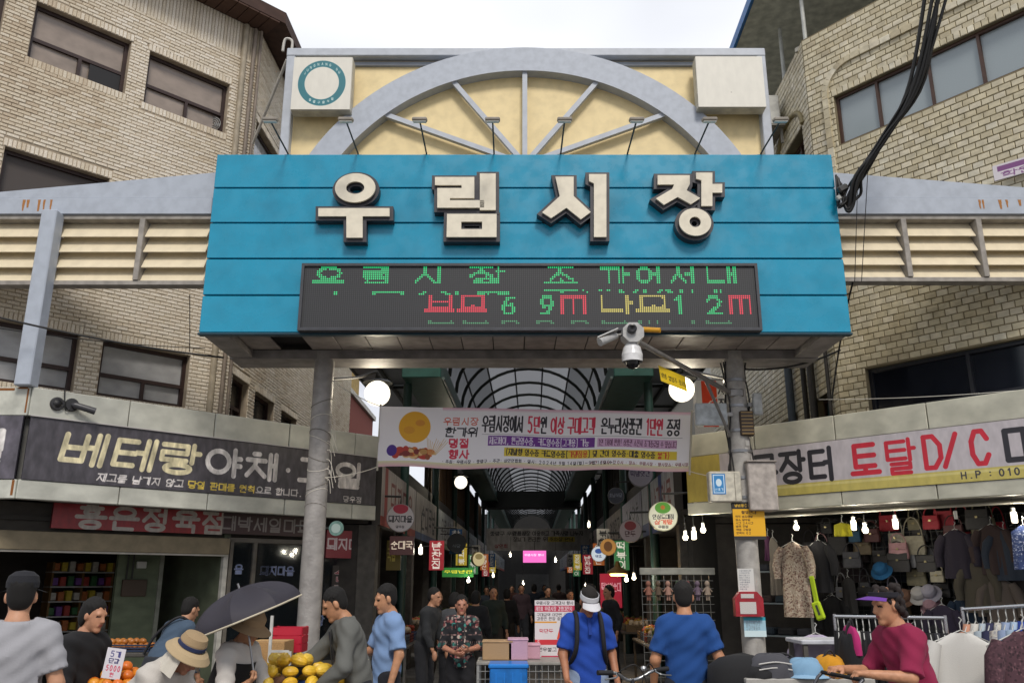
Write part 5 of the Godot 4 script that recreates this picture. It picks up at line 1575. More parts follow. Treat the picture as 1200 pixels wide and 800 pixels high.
	var notes := [[861, 588, 895, 632, 11.04, "yellow_notice", "yellow and black notice board on the utility pole", "e0a815"], [866, 666, 883, 693, 11.05, "paper_notice", "white paper notice taped to the utility pole", "c9c8c4"], [873, 723, 897, 746, 11.04, "paper_notice", "pale blue paper notice low on the utility pole", "9cc0cf"]]
	for b in notes:
		var a := at(b[0], b[3], b[4]); var d := at(b[2], b[1], b[4])
		var bb := thing(b[5], b[6], "notice", Vector3(a.x, a.y, -b[4]))
		im = img(128, 160, b[7])
		if b[5] == "yellow_notice":
			im.fill_rect(Rect2i(0, 0, 128, 30), H("1d1c1c")); im.fill_rect(Rect2i(0, 146, 128, 14), H("2c2a2a"))
			write(im, "방범용CCTV작동중", 10, 9, 13, 12, 1.6, H("e0b020")); write(im, "촬영안내", 36, 38, 15, 13, 2.0, H("5a3c08"))
			for k in 6: write(im, ["목적 범죄예방", "장소 망우동", "시간 24시간", "범위 전방", "책임 구청장", "연락처 02"][k], 10, 58 + k * 14, 11, 9, 1.3, H("5a3c08"))
		else:
			for k in 9: write(im, ["시장이용안내문", "고객여러분께", "알려드립니다", "영업시간안내", "화재예방조심", "소방차통행로", "주정차금지", "감사합니다", "우림시장"][k], 12, 10 + k * 16, 14, 10, 1.3, H("6d7078"))
			if b[7] == "9cc0cf": im.fill_rect(Rect2i(0, 0, 128, 26), H("2a9ab0")); im.fill_rect(Rect2i(0, 110, 128, 50), H("c8dce0"))
		board(bb, "sheet", d.x - a.x, d.y - a.y, 0.006, printed(im, 0.5), M("55524c", 0.6))
	# red fire box with a little roof
	var fa := at(862, 722, 11.0); var fd := at(893, 693, 11.0)
	t = thing("red_box", "red box with a small roof and white papers on the utility pole", "box", Vector3((fa.x + fd.x) / 2, fa.y, -11.02))
	var fw := fd.x - fa.x
	var fh := fd.y - fa.y
	m = MB.new()
	m.prism(PackedVector2Array([Vector2(-fw / 2, 0), Vector2(fw / 2, 0), Vector2(fw / 2, fh * 0.72), Vector2(fw * 0.3, fh), Vector2(-fw * 0.3, fh), Vector2(-fw / 2, fh * 0.72)]), 0.12, off(Vector3(0, 0, -0.06)))
	part(t, "casing", m, M("a01f2c", 0.4, "soft", 1.5))
	for q in [[-0.02, 0.1, 0.2, 0.14], [-0.02, 0.24, 0.16, 0.05]]: part(t, "paper", bx(Vector3(q[0], q[1], 0.064), Vector3(q[2], q[3], 0.004)), M("cfcac6", 0.7, "fine", 3.0))
	# orange and white flag sign in the gap
	t = thing("orange_banner", "orange and white banner showing between the pole and the arcade", "banner", at(818, 500, 13.4))
	im = img(128, 200, "d8d6d0"); im.fill_rect(Rect2i(24, 0, 62, 200), H("d8421c")); write(im, "시", 92, 20, 34, 40, 6, H("2a2a2a")); write(im, "장", 92, 80, 34, 40, 6, H("2a2a2a"))
	board(t, "cloth", 0.5, 0.75, 0.006, printed(im, 0.7), M("c9c7c0", 0.7))
	part(t, "rod", tb([Vector3(-0.05, 0.77, -0.01), Vector3(0.6, 0.77, -0.01)], 0.012, 6), st)
	# hanging cable bundle
	t = thing("cable_bundle", "thick bundle of black cables hanging across the right building", "cables", at(985, 240, 9.9))
	var q0 := at(985, 240, 9.9)
	for k in 9:
		var o := Vector3(0.03 * sin(k * 2.1), 0.025 * cos(k * 1.7), 0.03 * sin(k * 1.3))
		var pts := curve([at(1112 - k * 2, -30, 8.6) - q0 + o * 2.0, at(1072 + (k % 4) * 3, 95, 9.1) - q0 + o * 1.3, at(1035 + (k % 3) * 3, 160, 9.45) - q0 + o, at(1005 + (k % 5) * 2, 205, 9.7) - q0 + o, at(994 + (k % 4) * 4, 222 + (k % 3) * 8, 9.85) - q0 + o, at(984 + k % 3 * 5, 246 - k, 9.9) - q0 + o, at(980 + k, 205 + 2 * k, 9.95) - q0], 6)
		part(t, "cable", tb(pts, 0.014 + 0.005 * (k % 3), 6), M("141414", 0.55))
	part(t, "splice_box", bx(at(988, 221, 9.86) - q0, Vector3(0.14, 0.09, 0.08), 0.02, Basis(Vector3.BACK, 0.5)), M("2b2c2a", 0.4))
	part(t, "splice_box", bx(at(983, 232, 9.86) - q0, Vector3(0.06, 0.06, 0.06), 0.01, Basis(Vector3.BACK, 0.5)), M("9a9c98", 0.4))
	# loose wires
	var wires := [[[-40, 362, 9.6], [262, 419, 10.6], 0.06, 0.013, "black cable sagging across the left building to the sign"], [[-30, 380, 9.8], [240, 408, 11.8], 0.05, 0.006, "thin wire crossing the left lower windows"], [[222, 345, 10.6], [222, 412, 12.0], 0.0, 0.006, "thin black wire hanging down the brick wall left of the sign"], [[1018, 190, 9.9], [1010, 330, 10.1], 0.0, 0.005, "right of two thin wires hanging before the right louvres"], [[1006, 195, 9.9], [1002, 330, 10.1], 0.0, 0.005, "left of two thin wires hanging before the right louvres"], [[960, 468, 11.6], [1210, 456, 9.6], 0.03, 0.004, "pale string above the right canopy"], [[1000, 330, 10.3], [975, 470, 11.5], -0.1, 0.012, "black cable drooping beneath the right louvres"], [[866, 432, 11.2], [985, 410, 11.4], 0.1, 0.014, "black cable slung under the sign's right end"]]
	for w in wires:
		solo("wire", w[4], "wire", tb(sag(at(w[0][0], w[0][1], w[0][2]), at(w[1][0], w[1][1], w[1][2]), w[2], 12), w[3], 5), M("d0ccc2" if w[4].begins_with("pale") else "141313", 0.6))
	# coil of cable and a dish fan on the left building's upper window
	var cp := at(226, 157, 13.0)
	t = thing("cable_coil", "coiled black cables hanging on the left brick building", "cables", cp)
	for k in 5:
		var pts := []
		for a in 21: pts.append(Vector3(cos(TAU * a / 20 + k) * (0.12 + 0.02 * k) + 0.08 * sin(k * 2.0), sin(TAU * a / 20 + k) * (0.1 + 0.015 * k) - 0.08 * (k % 2), 0.02 * k))
		part(t, "loop", tb(pts, 0.008, 5), M("191817", 0.6))
	cp = at(249, 145, 12.95)
	t = thing("ventilator", "round grey ventilator fan in the left building's upper window", "fan", cp)
	m = MB.new()
	for k in 4:
		var pts := []
		for a in 21: pts.append(Vector3(cos(TAU * a / 20) * (0.03 + 0.033 * k), sin(TAU * a / 20) * (0.03 + 0.033 * k), 0.0))
		m.tube(pts, 0.007, 5, false)
	part(t, "guard", m, M("8c8c8a", 0.4))
	for k in 4: part(t, "blade", bx(Vector3(cos(k * PI / 2) * 0.06, sin(k * PI / 2) * 0.06, -0.03), Vector3(0.1, 0.05, 0.008), 0.0, Basis(Vector3.BACK, k * PI / 2) * Basis(Vector3.RIGHT, 0.4)), M("b0b0ae", 0.4))
	part(t, "motor", bx(Vector3(0, 0, -0.07), Vector3(0.09, 0.09, 0.06), 0.02), M("4a4a4a", 0.5))
	# white pole leaning at the left building's corner
	solo("flag_pole", "white pipe leaning from the brick corner to the arch frame", "pole", tb([at(296, 168, 12.9), at(336, 70, 11.9)], 0.025, 8), M("c2beb6", 0.5, "soft", 1.0))
	solo("roof_hook", "curved white pipe hook above the arch frame's left post", "pipe", tb(curve([at(331, 60, 11.9), at(334, 46, 11.9), at(342, 48, 11.9), at(341, 62, 11.9)], 5), 0.022, 8), M("c2beb6", 0.5, "soft", 1.0))
	# small sign at the far right
	t = thing("window_sign", "white and purple sign on the tiled building at the right edge", "sign", at(1166, 212, 10.6))
	im = img(128, 64, "cfc8cc"); im.fill_rect(Rect2i(10, 8, 80, 22), H("7a4a7c")); write(im, "학원", 16, 36, 40, 24, 3, H("7a4a7c"))
	board(t, "face", 0.7, 0.22, 0.03, printed(im, 0.5), M("a8a4a6", 0.6), Transform3D(Basis(Vector3.UP, -0.75), Vector3.ZERO))
# ---------------------------------------------------------------- goods
func round_sign(p: Vector3, r: float, yaw: float, im: Image, label: String, rim: String, lit := 0.0) -> Node3D:
	var t := thing("round_sign", label, "sign", T3(p, yaw), "round projecting signs of the arcade shops")
	var ax := Basis(Vector3.RIGHT, PI / 2)
	var m := MB.new()
	m.lathe([Vector2(0, -0.06), Vector2(r * 0.97, -0.06), Vector2(r, -0.045), Vector2(r, 0.045), Vector2(r * 0.97, 0.06), Vector2(r * 0.94, 0.058)], 32, Transform3D(ax, Vector3.ZERO))
	part(t, "rim", m, M(rim, 0.4, "soft", 1.0))
	var pm := printed(im, 0.4)
	if lit > 0.0:
		pm.emission_enabled = true; pm.emission_texture = pm.albedo_texture; pm.emission = Color.WHITE
		pm.emission_operator = BaseMaterial3D.EMISSION_OP_MULTIPLY; pm.emission_energy_multiplier = lit
	for s in [1, -1]:
		m = MB.new()
		for k in 32:
			var a0 := TAU * k / 32; var a1 := TAU * (k + 1) / 32
			var A := Vector3(cos(a0) * s, sin(a0), 0) * r * 0.95; var B := Vector3(cos(a1) * s, sin(a1), 0) * r * 0.95
			var z := Vector3(0, 0, 0.0585 * s)
			m.tri(z, A + z, B + z, Vector3(0, 0, s), Vector3(0, 0, s), Vector3(0, 0, s), Vector2(0.5, 0.5), Vector2(0.5 + cos(a0) * 0.5, 0.5 - sin(a0) * 0.5), Vector2(0.5 + cos(a1) * 0.5, 0.5 - sin(a1) * 0.5))
		part(t, "face", m, pm)
	part(t, "bracket", tb([Vector3(0, r, 0), Vector3(0, r + 0.12, 0), Vector3(0.9 if p.x > 0 else -0.9, r + 0.14, 0)], 0.018, 6), M("2a2a28", 0.5))
	return t
func bulb(p: Vector3, label: String, long := true, e := 0.35, drop := 0.16) -> void:
	var t := thing("bare_bulb", label, "lamp", p, "bare bulbs of the stalls")
	var m := MB.new()
	if long: m.lathe([Vector2(0, -0.13), Vector2(0.03, -0.125), Vector2(0.035, -0.1), Vector2(0.035, 0.0), Vector2(0.02, 0.01)], 14)
	else: m.lathe([Vector2(0, -0.09), Vector2(0.025, -0.085), Vector2(0.043, -0.055), Vector2(0.04, -0.03), Vector2(0.018, 0.005)], 14)
	part(t, "bulb", m, glow("fff3d8", 1.25))
	m = MB.new(); m.lathe([Vector2(0.022, 0.0), Vector2(0.024, 0.05), Vector2(0.01, 0.06), Vector2(0, 0.06)], 10)
	part(t, "socket", m, M("c9c7c0", 0.5))
	part(t, "cord", tb([Vector3(0, 0.06, 0), Vector3(0, 0.06 + drop, 0)], 0.005, 5), M("1c1c1c", 0.6))
	lamp_light(t, Vector3(0, -0.06, 0.06), e, Color(1, 0.97, 0.9), 0.04)
# garment hanging from its hanger hook at the origin
func garment(xf: Transform3D, w: float, h: float, slv: float, mat: Material, label: String, group: String, pants := false) -> Node3D:
	var t := thing("hanging_garment", label, "clothing", xf, group)
	part(t, "hanger", tb([Vector3(-w * 0.42, -0.16, 0), Vector3(0, -0.08, 0), Vector3(w * 0.42, -0.16, 0), Vector3(0, -0.08, 0.002), Vector3(0, -0.03, 0), Vector3(0.018, -0.005, 0), Vector3(0.0, 0.012, 0)], 0.005, 5), M("b9b9b4", 0.4))
	var m := MB.new()
	var ph := rng.randf() * 6.0
	m.sheet(func(u, v):
		var a: float = TAU * u
		var tt: float = 1.0 - v
		var hw: float = w * 0.5 * (lerpf(0.3, 0.92, minf(tt / 0.1, 1.0)) if tt < 0.1 else lerpf(0.92, 1.08, tt))
		var dp: float = 0.035 + 0.03 * tt
		var f: float = 1.0 + 0.38 * sin(a * 7.0 + ph + tt * 1.5) * tt + 0.15 * sin(a * 3.0 - ph + tt * 5.0)
		return Vector3(cos(a) * hw * (1.0 + 0.03 * sin(a * 7.0 + ph) * tt), -0.1 - tt * h, sin(a) * dp * f)
	, 28, 8, true)
	part(t, "body", m, mat)
	if slv > 0.0:
		for s in [-1, 1]:
			m = MB.new()
			var a := Vector3(s * w * 0.42, -0.17, 0)
			m.tube([a, a + Vector3(s * 0.05, -0.1, 0.01), a + Vector3(s * (0.07 + 0.05 * slv), -slv * 0.6, 0.02), a + Vector3(s * (0.06 + 0.05 * slv), -slv, 0.02)], [0.05, 0.07, 0.06, 0.05], 10)
			part(t, "sleeve", m, mat)
	return t
func cloth(hex: String) -> StandardMaterial3D: return M(hex, 0.92, "cloth", 3.0, 0.0, "rim bump")
func pattern_cloth(base: String, cols: Array, sd: int, n := 260, sz := 3.0) -> StandardMaterial3D:
	var im := img(128, 128, base)
	var r := RandomNumberGenerator.new(); r.seed = sd
	for k in n: disc(im, Vector2(r.randf() * 128, r.randf() * 128), Vector2(1 + r.randf() * sz, 1 + r.randf() * sz), H(cols[r.randi() % cols.size()]))
	var m := StandardMaterial3D.new()
	m.albedo_texture = ImageTexture.create_from_image(im)
	m.uv1_triplanar = true; m.uv1_scale = Vector3.ONE * 2.6
	m.roughness = 0.9
	return m
func bag(xf: Transform3D, w: float, h: float, d: float, mat: Material, strap: float, label: String, flap := true) -> void:
	var t := thing("handbag", label, "bag", xf, "bags hanging in the right shop")
	var m := MB.new()
	m.sheet(func(u, v):
		var a: float = TAU * u
		var k: float = lerpf(1.0, 0.84, v) * (0.9 if v < 0.06 else 1.0)
		var sx := signf(cos(a)) * pow(absf(cos(a)), 0.4)
		var sz := signf(sin(a)) * pow(absf(sin(a)), 0.4)
		return Vector3(sx * w * 0.5 * k, h * v, sz * d * 0.5 * lerpf(1.0, 0.6, v))
	, 24, 4, true)
	m.box(Vector3(0, h * 0.99, 0), Vector3(w * 0.8, 0.01, d * 0.5))
	part(t, "body", m, mat)
	if flap: part(t, "flap", bx(Vector3(0, h * 0.8, d * 0.42), Vector3(w * 0.82, h * 0.42, 0.012), 0.005, Basis(Vector3.RIGHT, -0.12)), mat)
	var pts := []
	for k in 9:
		var a := PI * k / 8.0
		pts.append(Vector3(cos(a) * w * 0.38, h * 0.95 + sin(a) * strap, 0))
	part(t, "strap", tb(pts, 0.009, 6), mat)
	if flap: part(t, "clasp", bx(Vector3(0, h * 0.62, d * 0.5 + 0.012), Vector3(0.03, 0.025, 0.01)), M("a89a70", 0.3, "", 1.0, 0.8))
func crate(t: Node3D, called: String, p: Vector3, s: Vector3, mat: Material) -> MeshInstance3D:
	var m := MB.new()
	m.box(p + Vector3(0, 0.01, 0), Vector3(s.x, 0.02, s.z))
	for k in 3:
		var y := s.y * (k + 0.5) / 3
		for sg in [-1, 1]:
			m.box(p + Vector3(0, y, sg * s.z / 2), Vector3(s.x, s.y / 3 - 0.012, 0.014)); m.box(p + Vector3(sg * s.x / 2, y, 0), Vector3(0.014, s.y / 3 - 0.012, s.z - 0.016))
	for a in [-1, 1]:
		for b in [-1, 1]: m.box(p + Vector3(a * (s.x / 2 - 0.012), s.y / 2, b * (s.z / 2 - 0.012)), Vector3(0.02, s.y, 0.02))
	return part(t, called, m, mat)
func table(xf: Transform3D, w: float, h: float, d: float, mat: Material, label: String) -> Node3D:
	var t := thing("stall_table", label, "table", xf)
	part(t, "top", bx(Vector3(0, h - 0.02, 0), Vector3(w, 0.04, d), 0.008), mat)
	for a in [-1, 1]:
		for b in [-1, 1]: part(t, "leg", bx(Vector3(a * (w / 2 - 0.04), (h - 0.04) / 2, b * (d / 2 - 0.04)), Vector3(0.04, h - 0.04, 0.04)), M("5a5650", 0.6, "grime", 1.0))
	return t
func fruit_mesh(r: float, sq: float, dent := true) -> ArrayMesh:
	var m := MB.new()
	m.ball(Vector3.ZERO, Vector3(r, r * sq, r), 12)
	return m.mesh()
func pile(center: Vector3, rx: float, rz: float, hgt: float, r: float, sq: float, cols: Array, called: String, cat: String, label: String, group: String, cap := 60) -> void:
	# every fruit is a thing of its own: one mesh per tone, shared
	var ms := []
	for c in cols:
		var mm := fruit_mesh(r, sq)
		ms.append([mm, M(c, 0.35, "soft", 6.0)])
	var lv := 0
	var y := 0.0
	var n := 0
	while y < hgt and n < cap:
		var k := 1.0 - y / (hgt + 0.05)
		var st := r * 1.85
		var zz := -rz * k
		var row := 0
		while zz <= rz * k:
			var xx := -rx * k + (st * 0.5 if (row + lv) % 2 else 0.0)
			while xx <= rx * k:
				var e := Vector2(xx / (rx * k + 0.001), zz / (rz * k + 0.001)).length()
				if e <= 1.02 and (e > 0.55 or y + r * 1.4 >= hgt) and n < cap:
					var q: Array = ms[rng.randi() % ms.size()]
					var o := solo(called, label, cat, q[0], q[1], Transform3D(Basis.from_euler(Vector3(rng.randf() * 0.6, rng.randf() * 6, rng.randf() * 0.6)), center + Vector3(xx + rng.randf_range(-0.01, 0.01), y + r * sq, zz)), group)
					n += 1
				xx += st
			zz += st * 0.9; row += 1
		y += r * 1.45 * sq; lv += 1
func left_goods() -> void:
	# orange fruit stall in front
	var c := at(146, 815, 6.5)
	var t := table(off(Vector3(c.x + 0.02, 0, c.z)), 1.25, c.y, 0.7, M("6b5a45", 0.7, "fine", 1.5), "wooden fruit table at the lower left, under a pile of orange persimmons")
	pile(Vector3(c.x + 0.0, c.y + 0.005, c.z + 0.02), 0.28, 0.24, 0.16, 0.042, 0.86, ["e08a1c", "d97a18", "e59a2c", "d96f1a"], "persimmon", "fruit", "orange persimmon in the pile on the lower left fruit table", "orange persimmons on the lower left table", 120)
	# price card
	var pc := at(129, 792, 6.3)
	t = thing("price_card", "white handwritten price card standing in the orange persimmons", "sign", T3(pc + Vector3(0, -0.06, 0), 0.0))
	var im := img(96, 140, "d4d0d6")
	write(im, "5개", 18, 14, 30, 26, 4, H("3a3a78")); write(im, "단감", 20, 48, 28, 20, 3.4, H("2a2a5c")); write(im, "5000", 12, 80, 20, 24, 4, H("c8405c")); write(im, "원", 40, 112, 24, 18, 3, H("c8405c"))
	board(t, "card", 0.13, 0.2, 0.004, printed(im, 0.6), M("c9c5cb", 0.7), Transform3D(Basis(Vector3.BACK, -0.12), Vector3(-0.065, 0.05, 0)))
	part(t, "stick", tb([Vector3(0, 0.04, -0.006), Vector3(0, -0.12, -0.006)], 0.005, 5), M("a98a5a", 0.7))
	# melons in a blue basin on a table beside the column
	c = at(335, 814, 7.0)
	table(off(Vector3(c.x + 0.02, 0, c.z - 0.05)), 1.3, c.y - 0.06, 0.8, M("5a5048", 0.7, "fine", 1.5), "low table carrying yellow melons beside the grey column")
	t = thing("blue_basin", "blue plastic basin full of yellow melons below the grey column", "basin", Vector3(c.x - 0.06, c.y - 0.06, c.z + 0.14))
	var m := MB.new()
	m.lathe([Vector2(0.0, 0.012), Vector2(0.2, 0.012), Vector2(0.27, 0.14), Vector2(0.285, 0.142), Vector2(0.285, 0.155), Vector2(0.27, 0.155)], 28)
	m.lathe([Vector2(0.265, 0.155), Vector2(0.2, 0.03), Vector2(0, 0.03)], 28)
	part(t, "bowl", m, M("2f4f8c", 0.35, "soft", 2.0))
	var mel := MB.new()
	mel.sheet(func(u, v):
		var a: float = TAU * u
		var th: float = PI * v
		var k: float = 1.0 + 0.035 * cos(a * 10.0)
		return Vector3(cos(th) * -0.07, sin(th) * cos(a) * 0.045 * k, sin(th) * sin(a) * 0.045 * k)
	, 40, 10, false)
	var mm := mel.mesh()
	var n := 0
	for lv in 4:
		for k in [18, 15, 11, 6][lv]:
			var ang: float = TAU * k / [18, 15, 11, 6][lv] + lv
			var rr: float = [0.42, 0.34, 0.23, 0.1][lv]
			var p := Vector3(c.x + 0.02 + cos(ang) * rr * 1.15, c.y + 0.04 + lv * 0.07, c.z - 0.02 + sin(ang) * rr * 0.75)
			solo("yellow_melon", "yellow striped melon in the heap by the grey column", "melon", mm, M(["f2c43a", "eab830", "f5ce50"][n % 3], 0.4, "soft", 6.0), Transform3D(Basis.from_euler(Vector3(rng.randf() * 6, rng.randf() * 6, rng.randf_range(-0.3, 0.3))).scaled(Vector3.ONE * rng.randf_range(0.85, 1.12)), p), "yellow melons heaped by the column")
			n += 1
	# trays further back
	var bt := at(150, 748, 9.4)
	table(off(Vector3(bt.x, 0, bt.z)), 1.1, bt.y - 0.12, 0.6, M("4a4640", 0.7, "fine", 1.5), "dark table with a tray of persimmons inside the left shop")
	t = thing("fruit_tray", "dark blue tray of small orange fruit inside the left shop", "tray", Vector3(bt.x, bt.y - 0.12, bt.z))
	crate(t, "tray", Vector3.ZERO, Vector3(0.62, 0.08, 0.4), M("1c2a44", 0.5))
	pile(Vector3(bt.x, bt.y - 0.1, bt.z), 0.27, 0.15, 0.1, 0.035, 0.85, ["a8682c", "b5742f"], "tray_fruit", "fruit", "small brown orange fruit in the tray inside the left shop", "small fruit in the back tray", 40)
	# shelf of packages in the dark shop
	var sp := hit(FL, 90, 720, -3.3)
	t = thing("package_shelf", "rack of small packaged foods in the dark left shop", "shelf", FL * off(Vector3(sp.x, 0, -3.4)))
	for x in [-0.45, 0.0, 0.45]: part(t, "upright", bx(Vector3(x, 1.0, 0), Vector3(0.03, 2.0, 0.3)), M("7a5a2c", 0.6, "grime", 1.0))
	for k in 6:
		part(t, "shelf_board", bx(Vector3(0, 0.75 + k * 0.22, 0), Vector3(0.93, 0.02, 0.32)), M("c0beb8", 0.5, "grime", 1.0))
		for j in 8: solo("food_pack", "%s food pack, %s from the left on the %s shelf of the dark rack" % [["red", "yellow", "green", "white", "purple", "orange"][(j * 2 + k) % 6], ["first", "second", "third", "fourth", "fifth", "sixth", "seventh", "eighth"][j], ["lowest", "second", "third", "fourth", "fifth", "top"][k]], "food pack", bx(Vector3.ZERO, Vector3(0.085, 0.11 + 0.03 * (j % 3), 0.16), 0.006), M(["b0443a", "c9b23a", "3a6a3f", "c2bdb0", "7a4a9a", "b86a34"][(j * 2 + k) % 6], 0.5, "soft", 3.0), FL * off(Vector3(sp.x - 0.4 + j * 0.115, 0.83 + k * 0.22, -3.34)), "food packs on the dark rack")
	# wall fan
	var fp := FL * hit(FL, 152, 660, -2.2)
	t = thing("wall_fan", "grey wall fan hanging inside the left shop", "fan", T3(fp, 0.5))
	m = MB.new()
	for k in 6:
		var pts := []
		for a in 25: pts.append(Vector3(cos(TAU * a / 24) * (0.03 + 0.03 * k), sin(TAU * a / 24) * (0.03 + 0.03 * k), 0.06 - 0.008 * k))
		m.tube(pts, 0.004, 4, false)
	part(t, "guard", m, M("8e8e8a", 0.4))
	for k in 3: part(t, "blade", bx(Vector3(cos(k * 2.094) * 0.08, sin(k * 2.094) * 0.08, 0.02), Vector3(0.13, 0.09, 0.006), 0.0, Basis(Vector3.BACK, k * 2.094) * Basis(Vector3.RIGHT, 0.5)), M("3d4a52", 0.3))
	part(t, "motor", bx(Vector3(0, 0, -0.06), Vector3(0.1, 0.1, 0.12), 0.03), M("9a9a96", 0.4))
	part(t, "bracket", tb([Vector3(0, 0, -0.1), Vector3(0.1, 0.05, -0.25), Vector3(0.14, 0.2, -0.3)], 0.022, 8), M("c0c0bc", 0.4))
	# leaning white boards and boxes beside the column
	for q in [[318, 762, 9.4, "b08a5a", "brown cardboard carton stacked behind the umbrella"], [285, 778, 9.2, "a9824f", "cardboard carton below the umbrella"]]:
		var p := at(q[0], q[1], q[2])
		t = thing("cardboard_carton", q[4], "carton", Vector3(p.x, 0, p.z))
		part(t, "box", bx(Vector3(0, (p.y + 0.1) / 2, 0), Vector3(0.36, p.y + 0.1, 0.4), 0.006), M(q[3], 0.85, "fine", 1.5))
		part(t, "tape", bx(Vector3(0, p.y + 0.102, 0), Vector3(0.36, 0.004, 0.05)), M("c9ad7a", 0.4))
	var lp := at(322, 765, 8.0)
	t = thing("red_basket", "red plastic basket beside the grey column", "basket", off(at(338, 752, 9.8) + Vector3(0, -0.1, 0)))
	crate(t, "basket", Vector3.ZERO, Vector3(0.34, 0.26, 0.3), M("b01c34", 0.4))
	var rc := at(322, 770, 8.0)
	t = thing("price_stand", "white upright price frame by the melon heap", "sign", off(rc + Vector3(0, -0.35, 0)))
	m = MB.new()
	m.box(Vector3(-0.05, 0.35, 0), Vector3(0.025, 0.7, 0.02)); m.box(Vector3(0.13, 0.2, 0), Vector3(0.025, 0.4, 0.02)); m.box(Vector3(0.04, 0.4, 0), Vector3(0.16, 0.02, 0.018))
	part(t, "frame", m, M("c6c6c2", 0.5, "soft", 1.0))
func centre_goods() -> void:
	# poster board
	var a := at(627, 772, 9.6); var b := at(673, 703, 9.6)
	var w := b.x - a.x
	var h := b.y - a.y
	var t := thing("poster_board", "red and white poster board standing in the arcade entrance", "sign", Vector3((a.x + b.x) / 2, 0, a.z))
	var im := img(256, 384, "cfcacb")
	im.fill_rect(Rect2i(0, 36, 256, 40), H("b0304a")); write(im, "제1회 우림시장 경품대잔치", 6, 42, 19, 28, 2.6, H("dcd4d6"))
	write(im, "우림시장 고객감사 행사", 10, 8, 22, 20, 2.4, H("3a3438"))
	write(im, "구매금액 이만원 이상", 14, 86, 22, 20, 2.2, H("4a4448")); write(im, "경품권 한장 증정", 14, 112, 22, 20, 2.2, H("4a4448"))
	im.fill_rect(Rect2i(0, 140, 140, 10), H("d0902c"))
	for k in 5: stroke(im, Vector2(150 + k * 16, 250), Vector2(170 + k * 20, 170 + (k % 3) * 12), 18.0, H("d0482c"))
	disc(im, Vector2(228, 215), Vector2(30, 34), H("d88a6a")); write(im, "떡만두", 30, 190, 30, 24, 3, H("b03040"))
	im.fill_rect(Rect2i(0, 258, 256, 34), H("c4343c")); write(im, "Sale", 14, 262, 20, 24, 3, H("e0d4d0"))
	for k in 5: stroke(im, Vector2(150 + k * 18, 352), Vector2(160 + k * 20, 306), 16.0, H("c83a34"))
	write(im, "한우불고기", 20, 310, 30, 24, 3, H("404044")); im.fill_rect(Rect2i(40, 362, 216, 22), H("b82a4a"))
	board(t, "poster", w, h, 0.02, printed(im, 0.4), M("a9a5a4", 0.5), off(Vector3(-w / 2, a.y, 0.02)))
	for s in [-1, 1]: part(t, "leg", bx(Vector3(s * w * 0.4, a.y / 2, 0), Vector3(0.025, a.y, 0.02)), M("8a8a88", 0.4))
	part(t, "foot", bx(Vector3(0, 0.02, 0), Vector3(w, 0.03, 0.3)), M("6a6a68", 0.5))
	# sales cart with crate and boxes
	a = at(614, 768, 9.3)
	t = thing("wire_cart", "wire mesh sales cart in the arcade entrance", "cart", Vector3(a.x + 0.05, 0, a.z))
	var hh := a.y - 0.05
	part(t, "top", bx(Vector3(0, hh, 0), Vector3(1.05, 0.03, 0.6), 0.004), M("9a968e", 0.5, "grime", 1.0))
	var m := MB.new()
	for k in 17: m.box(Vector3(-0.5 + k * 0.0625, hh / 2 + 0.08, 0.29), Vector3(0.006, hh - 0.2, 0.006))
	for k in 10: m.box(Vector3(0, 0.2 + k * (hh - 0.2) / 10, 0.297), Vector3(1.02, 0.006, 0.006))
	part(t, "mesh_front", m, M("a8a8a4", 0.4, "", 1.0, 0.6))
	for s in [-1, 1]:
		for z in [-1, 1]:
			part(t, "post", bx(Vector3(s * 0.51, hh / 2, z * 0.28), Vector3(0.025, hh, 0.025)), M("8d8d8a", 0.4))
	var goods := [[583, 762, 0.3, 0.17, "b08f68", "brown carton on the wire cart"], [607, 752, 0.2, 0.19, "c9a0b4", "pink gift box on the wire cart"], [625, 765, 0.14, 0.13, "d0a0b0", "pale pink tray at the cart's right end"]]
	for g in goods:
		var p := at(g[0], g[1], 9.3)
		var bb := thing("gift_box", g[5], "box", Vector3(p.x, hh + 0.017, p.z - (0.12 if g[2] < 0.2 else 0.0)))
		part(bb, "carton", bx(Vector3(0, g[3] / 2, 0), Vector3(g[2], g[3], 0.3), 0.008), M(g[4], 0.7, "fine", 2.0))
		part(bb, "lid", bx(Vector3(0, g[3] + 0.006, 0), Vector3(g[2] + 0.012, 0.016, 0.312), 0.004), M(g[4], 0.6, "soft", 2.0))
	a = at(596, 776, 8.9)
	t = thing("blue_crate", "bright blue plastic crate in front of the wire cart", "crate", Vector3(a.x, 0, a.z))
	part(t, "body", bx(Vector3(0, a.y / 2 - 0.01, 0), Vector3(0.36, a.y - 0.02, 0.36), 0.012), M("1672c4", 0.35, "soft", 1.5))
	part(t, "rim", bx(Vector3(0, a.y - 0.02, 0), Vector3(0.385, 0.04, 0.385), 0.01), M("1a78cc", 0.35))
	for k in 4: part(t, "rib", bx(Vector3(-0.12 + k * 0.08, a.y / 2 - 0.03, 0.183), Vector3(0.012, a.y - 0.1, 0.012)), M("1a78cc", 0.35))
	# hanging signs and screens
	im = img(128, 128, "c9c4c6"); disc(im, Vector2(64, 20), Vector2(36, 24), H("b02840")); write(im, "돼지마을", 8, 54, 29, 30, 4, H("26242a")); write(im, "망우점", 44, 100, 14, 11, 1.6, H("4a4448"))
	round_sign(at(469, 607, 14.6), 0.235, 0.15, im, "white round pig restaurant sign with red top, left of the arcade", "9a9698")
	im = img(96, 96, "14181c"); write(im, "식당", 26, 56, 22, 16, 2, H("6a7478")); round_sign(at(535, 636, 22.0), 0.24, 0.1, im, "dark round sign on the arcade's left side", "1b1f22")
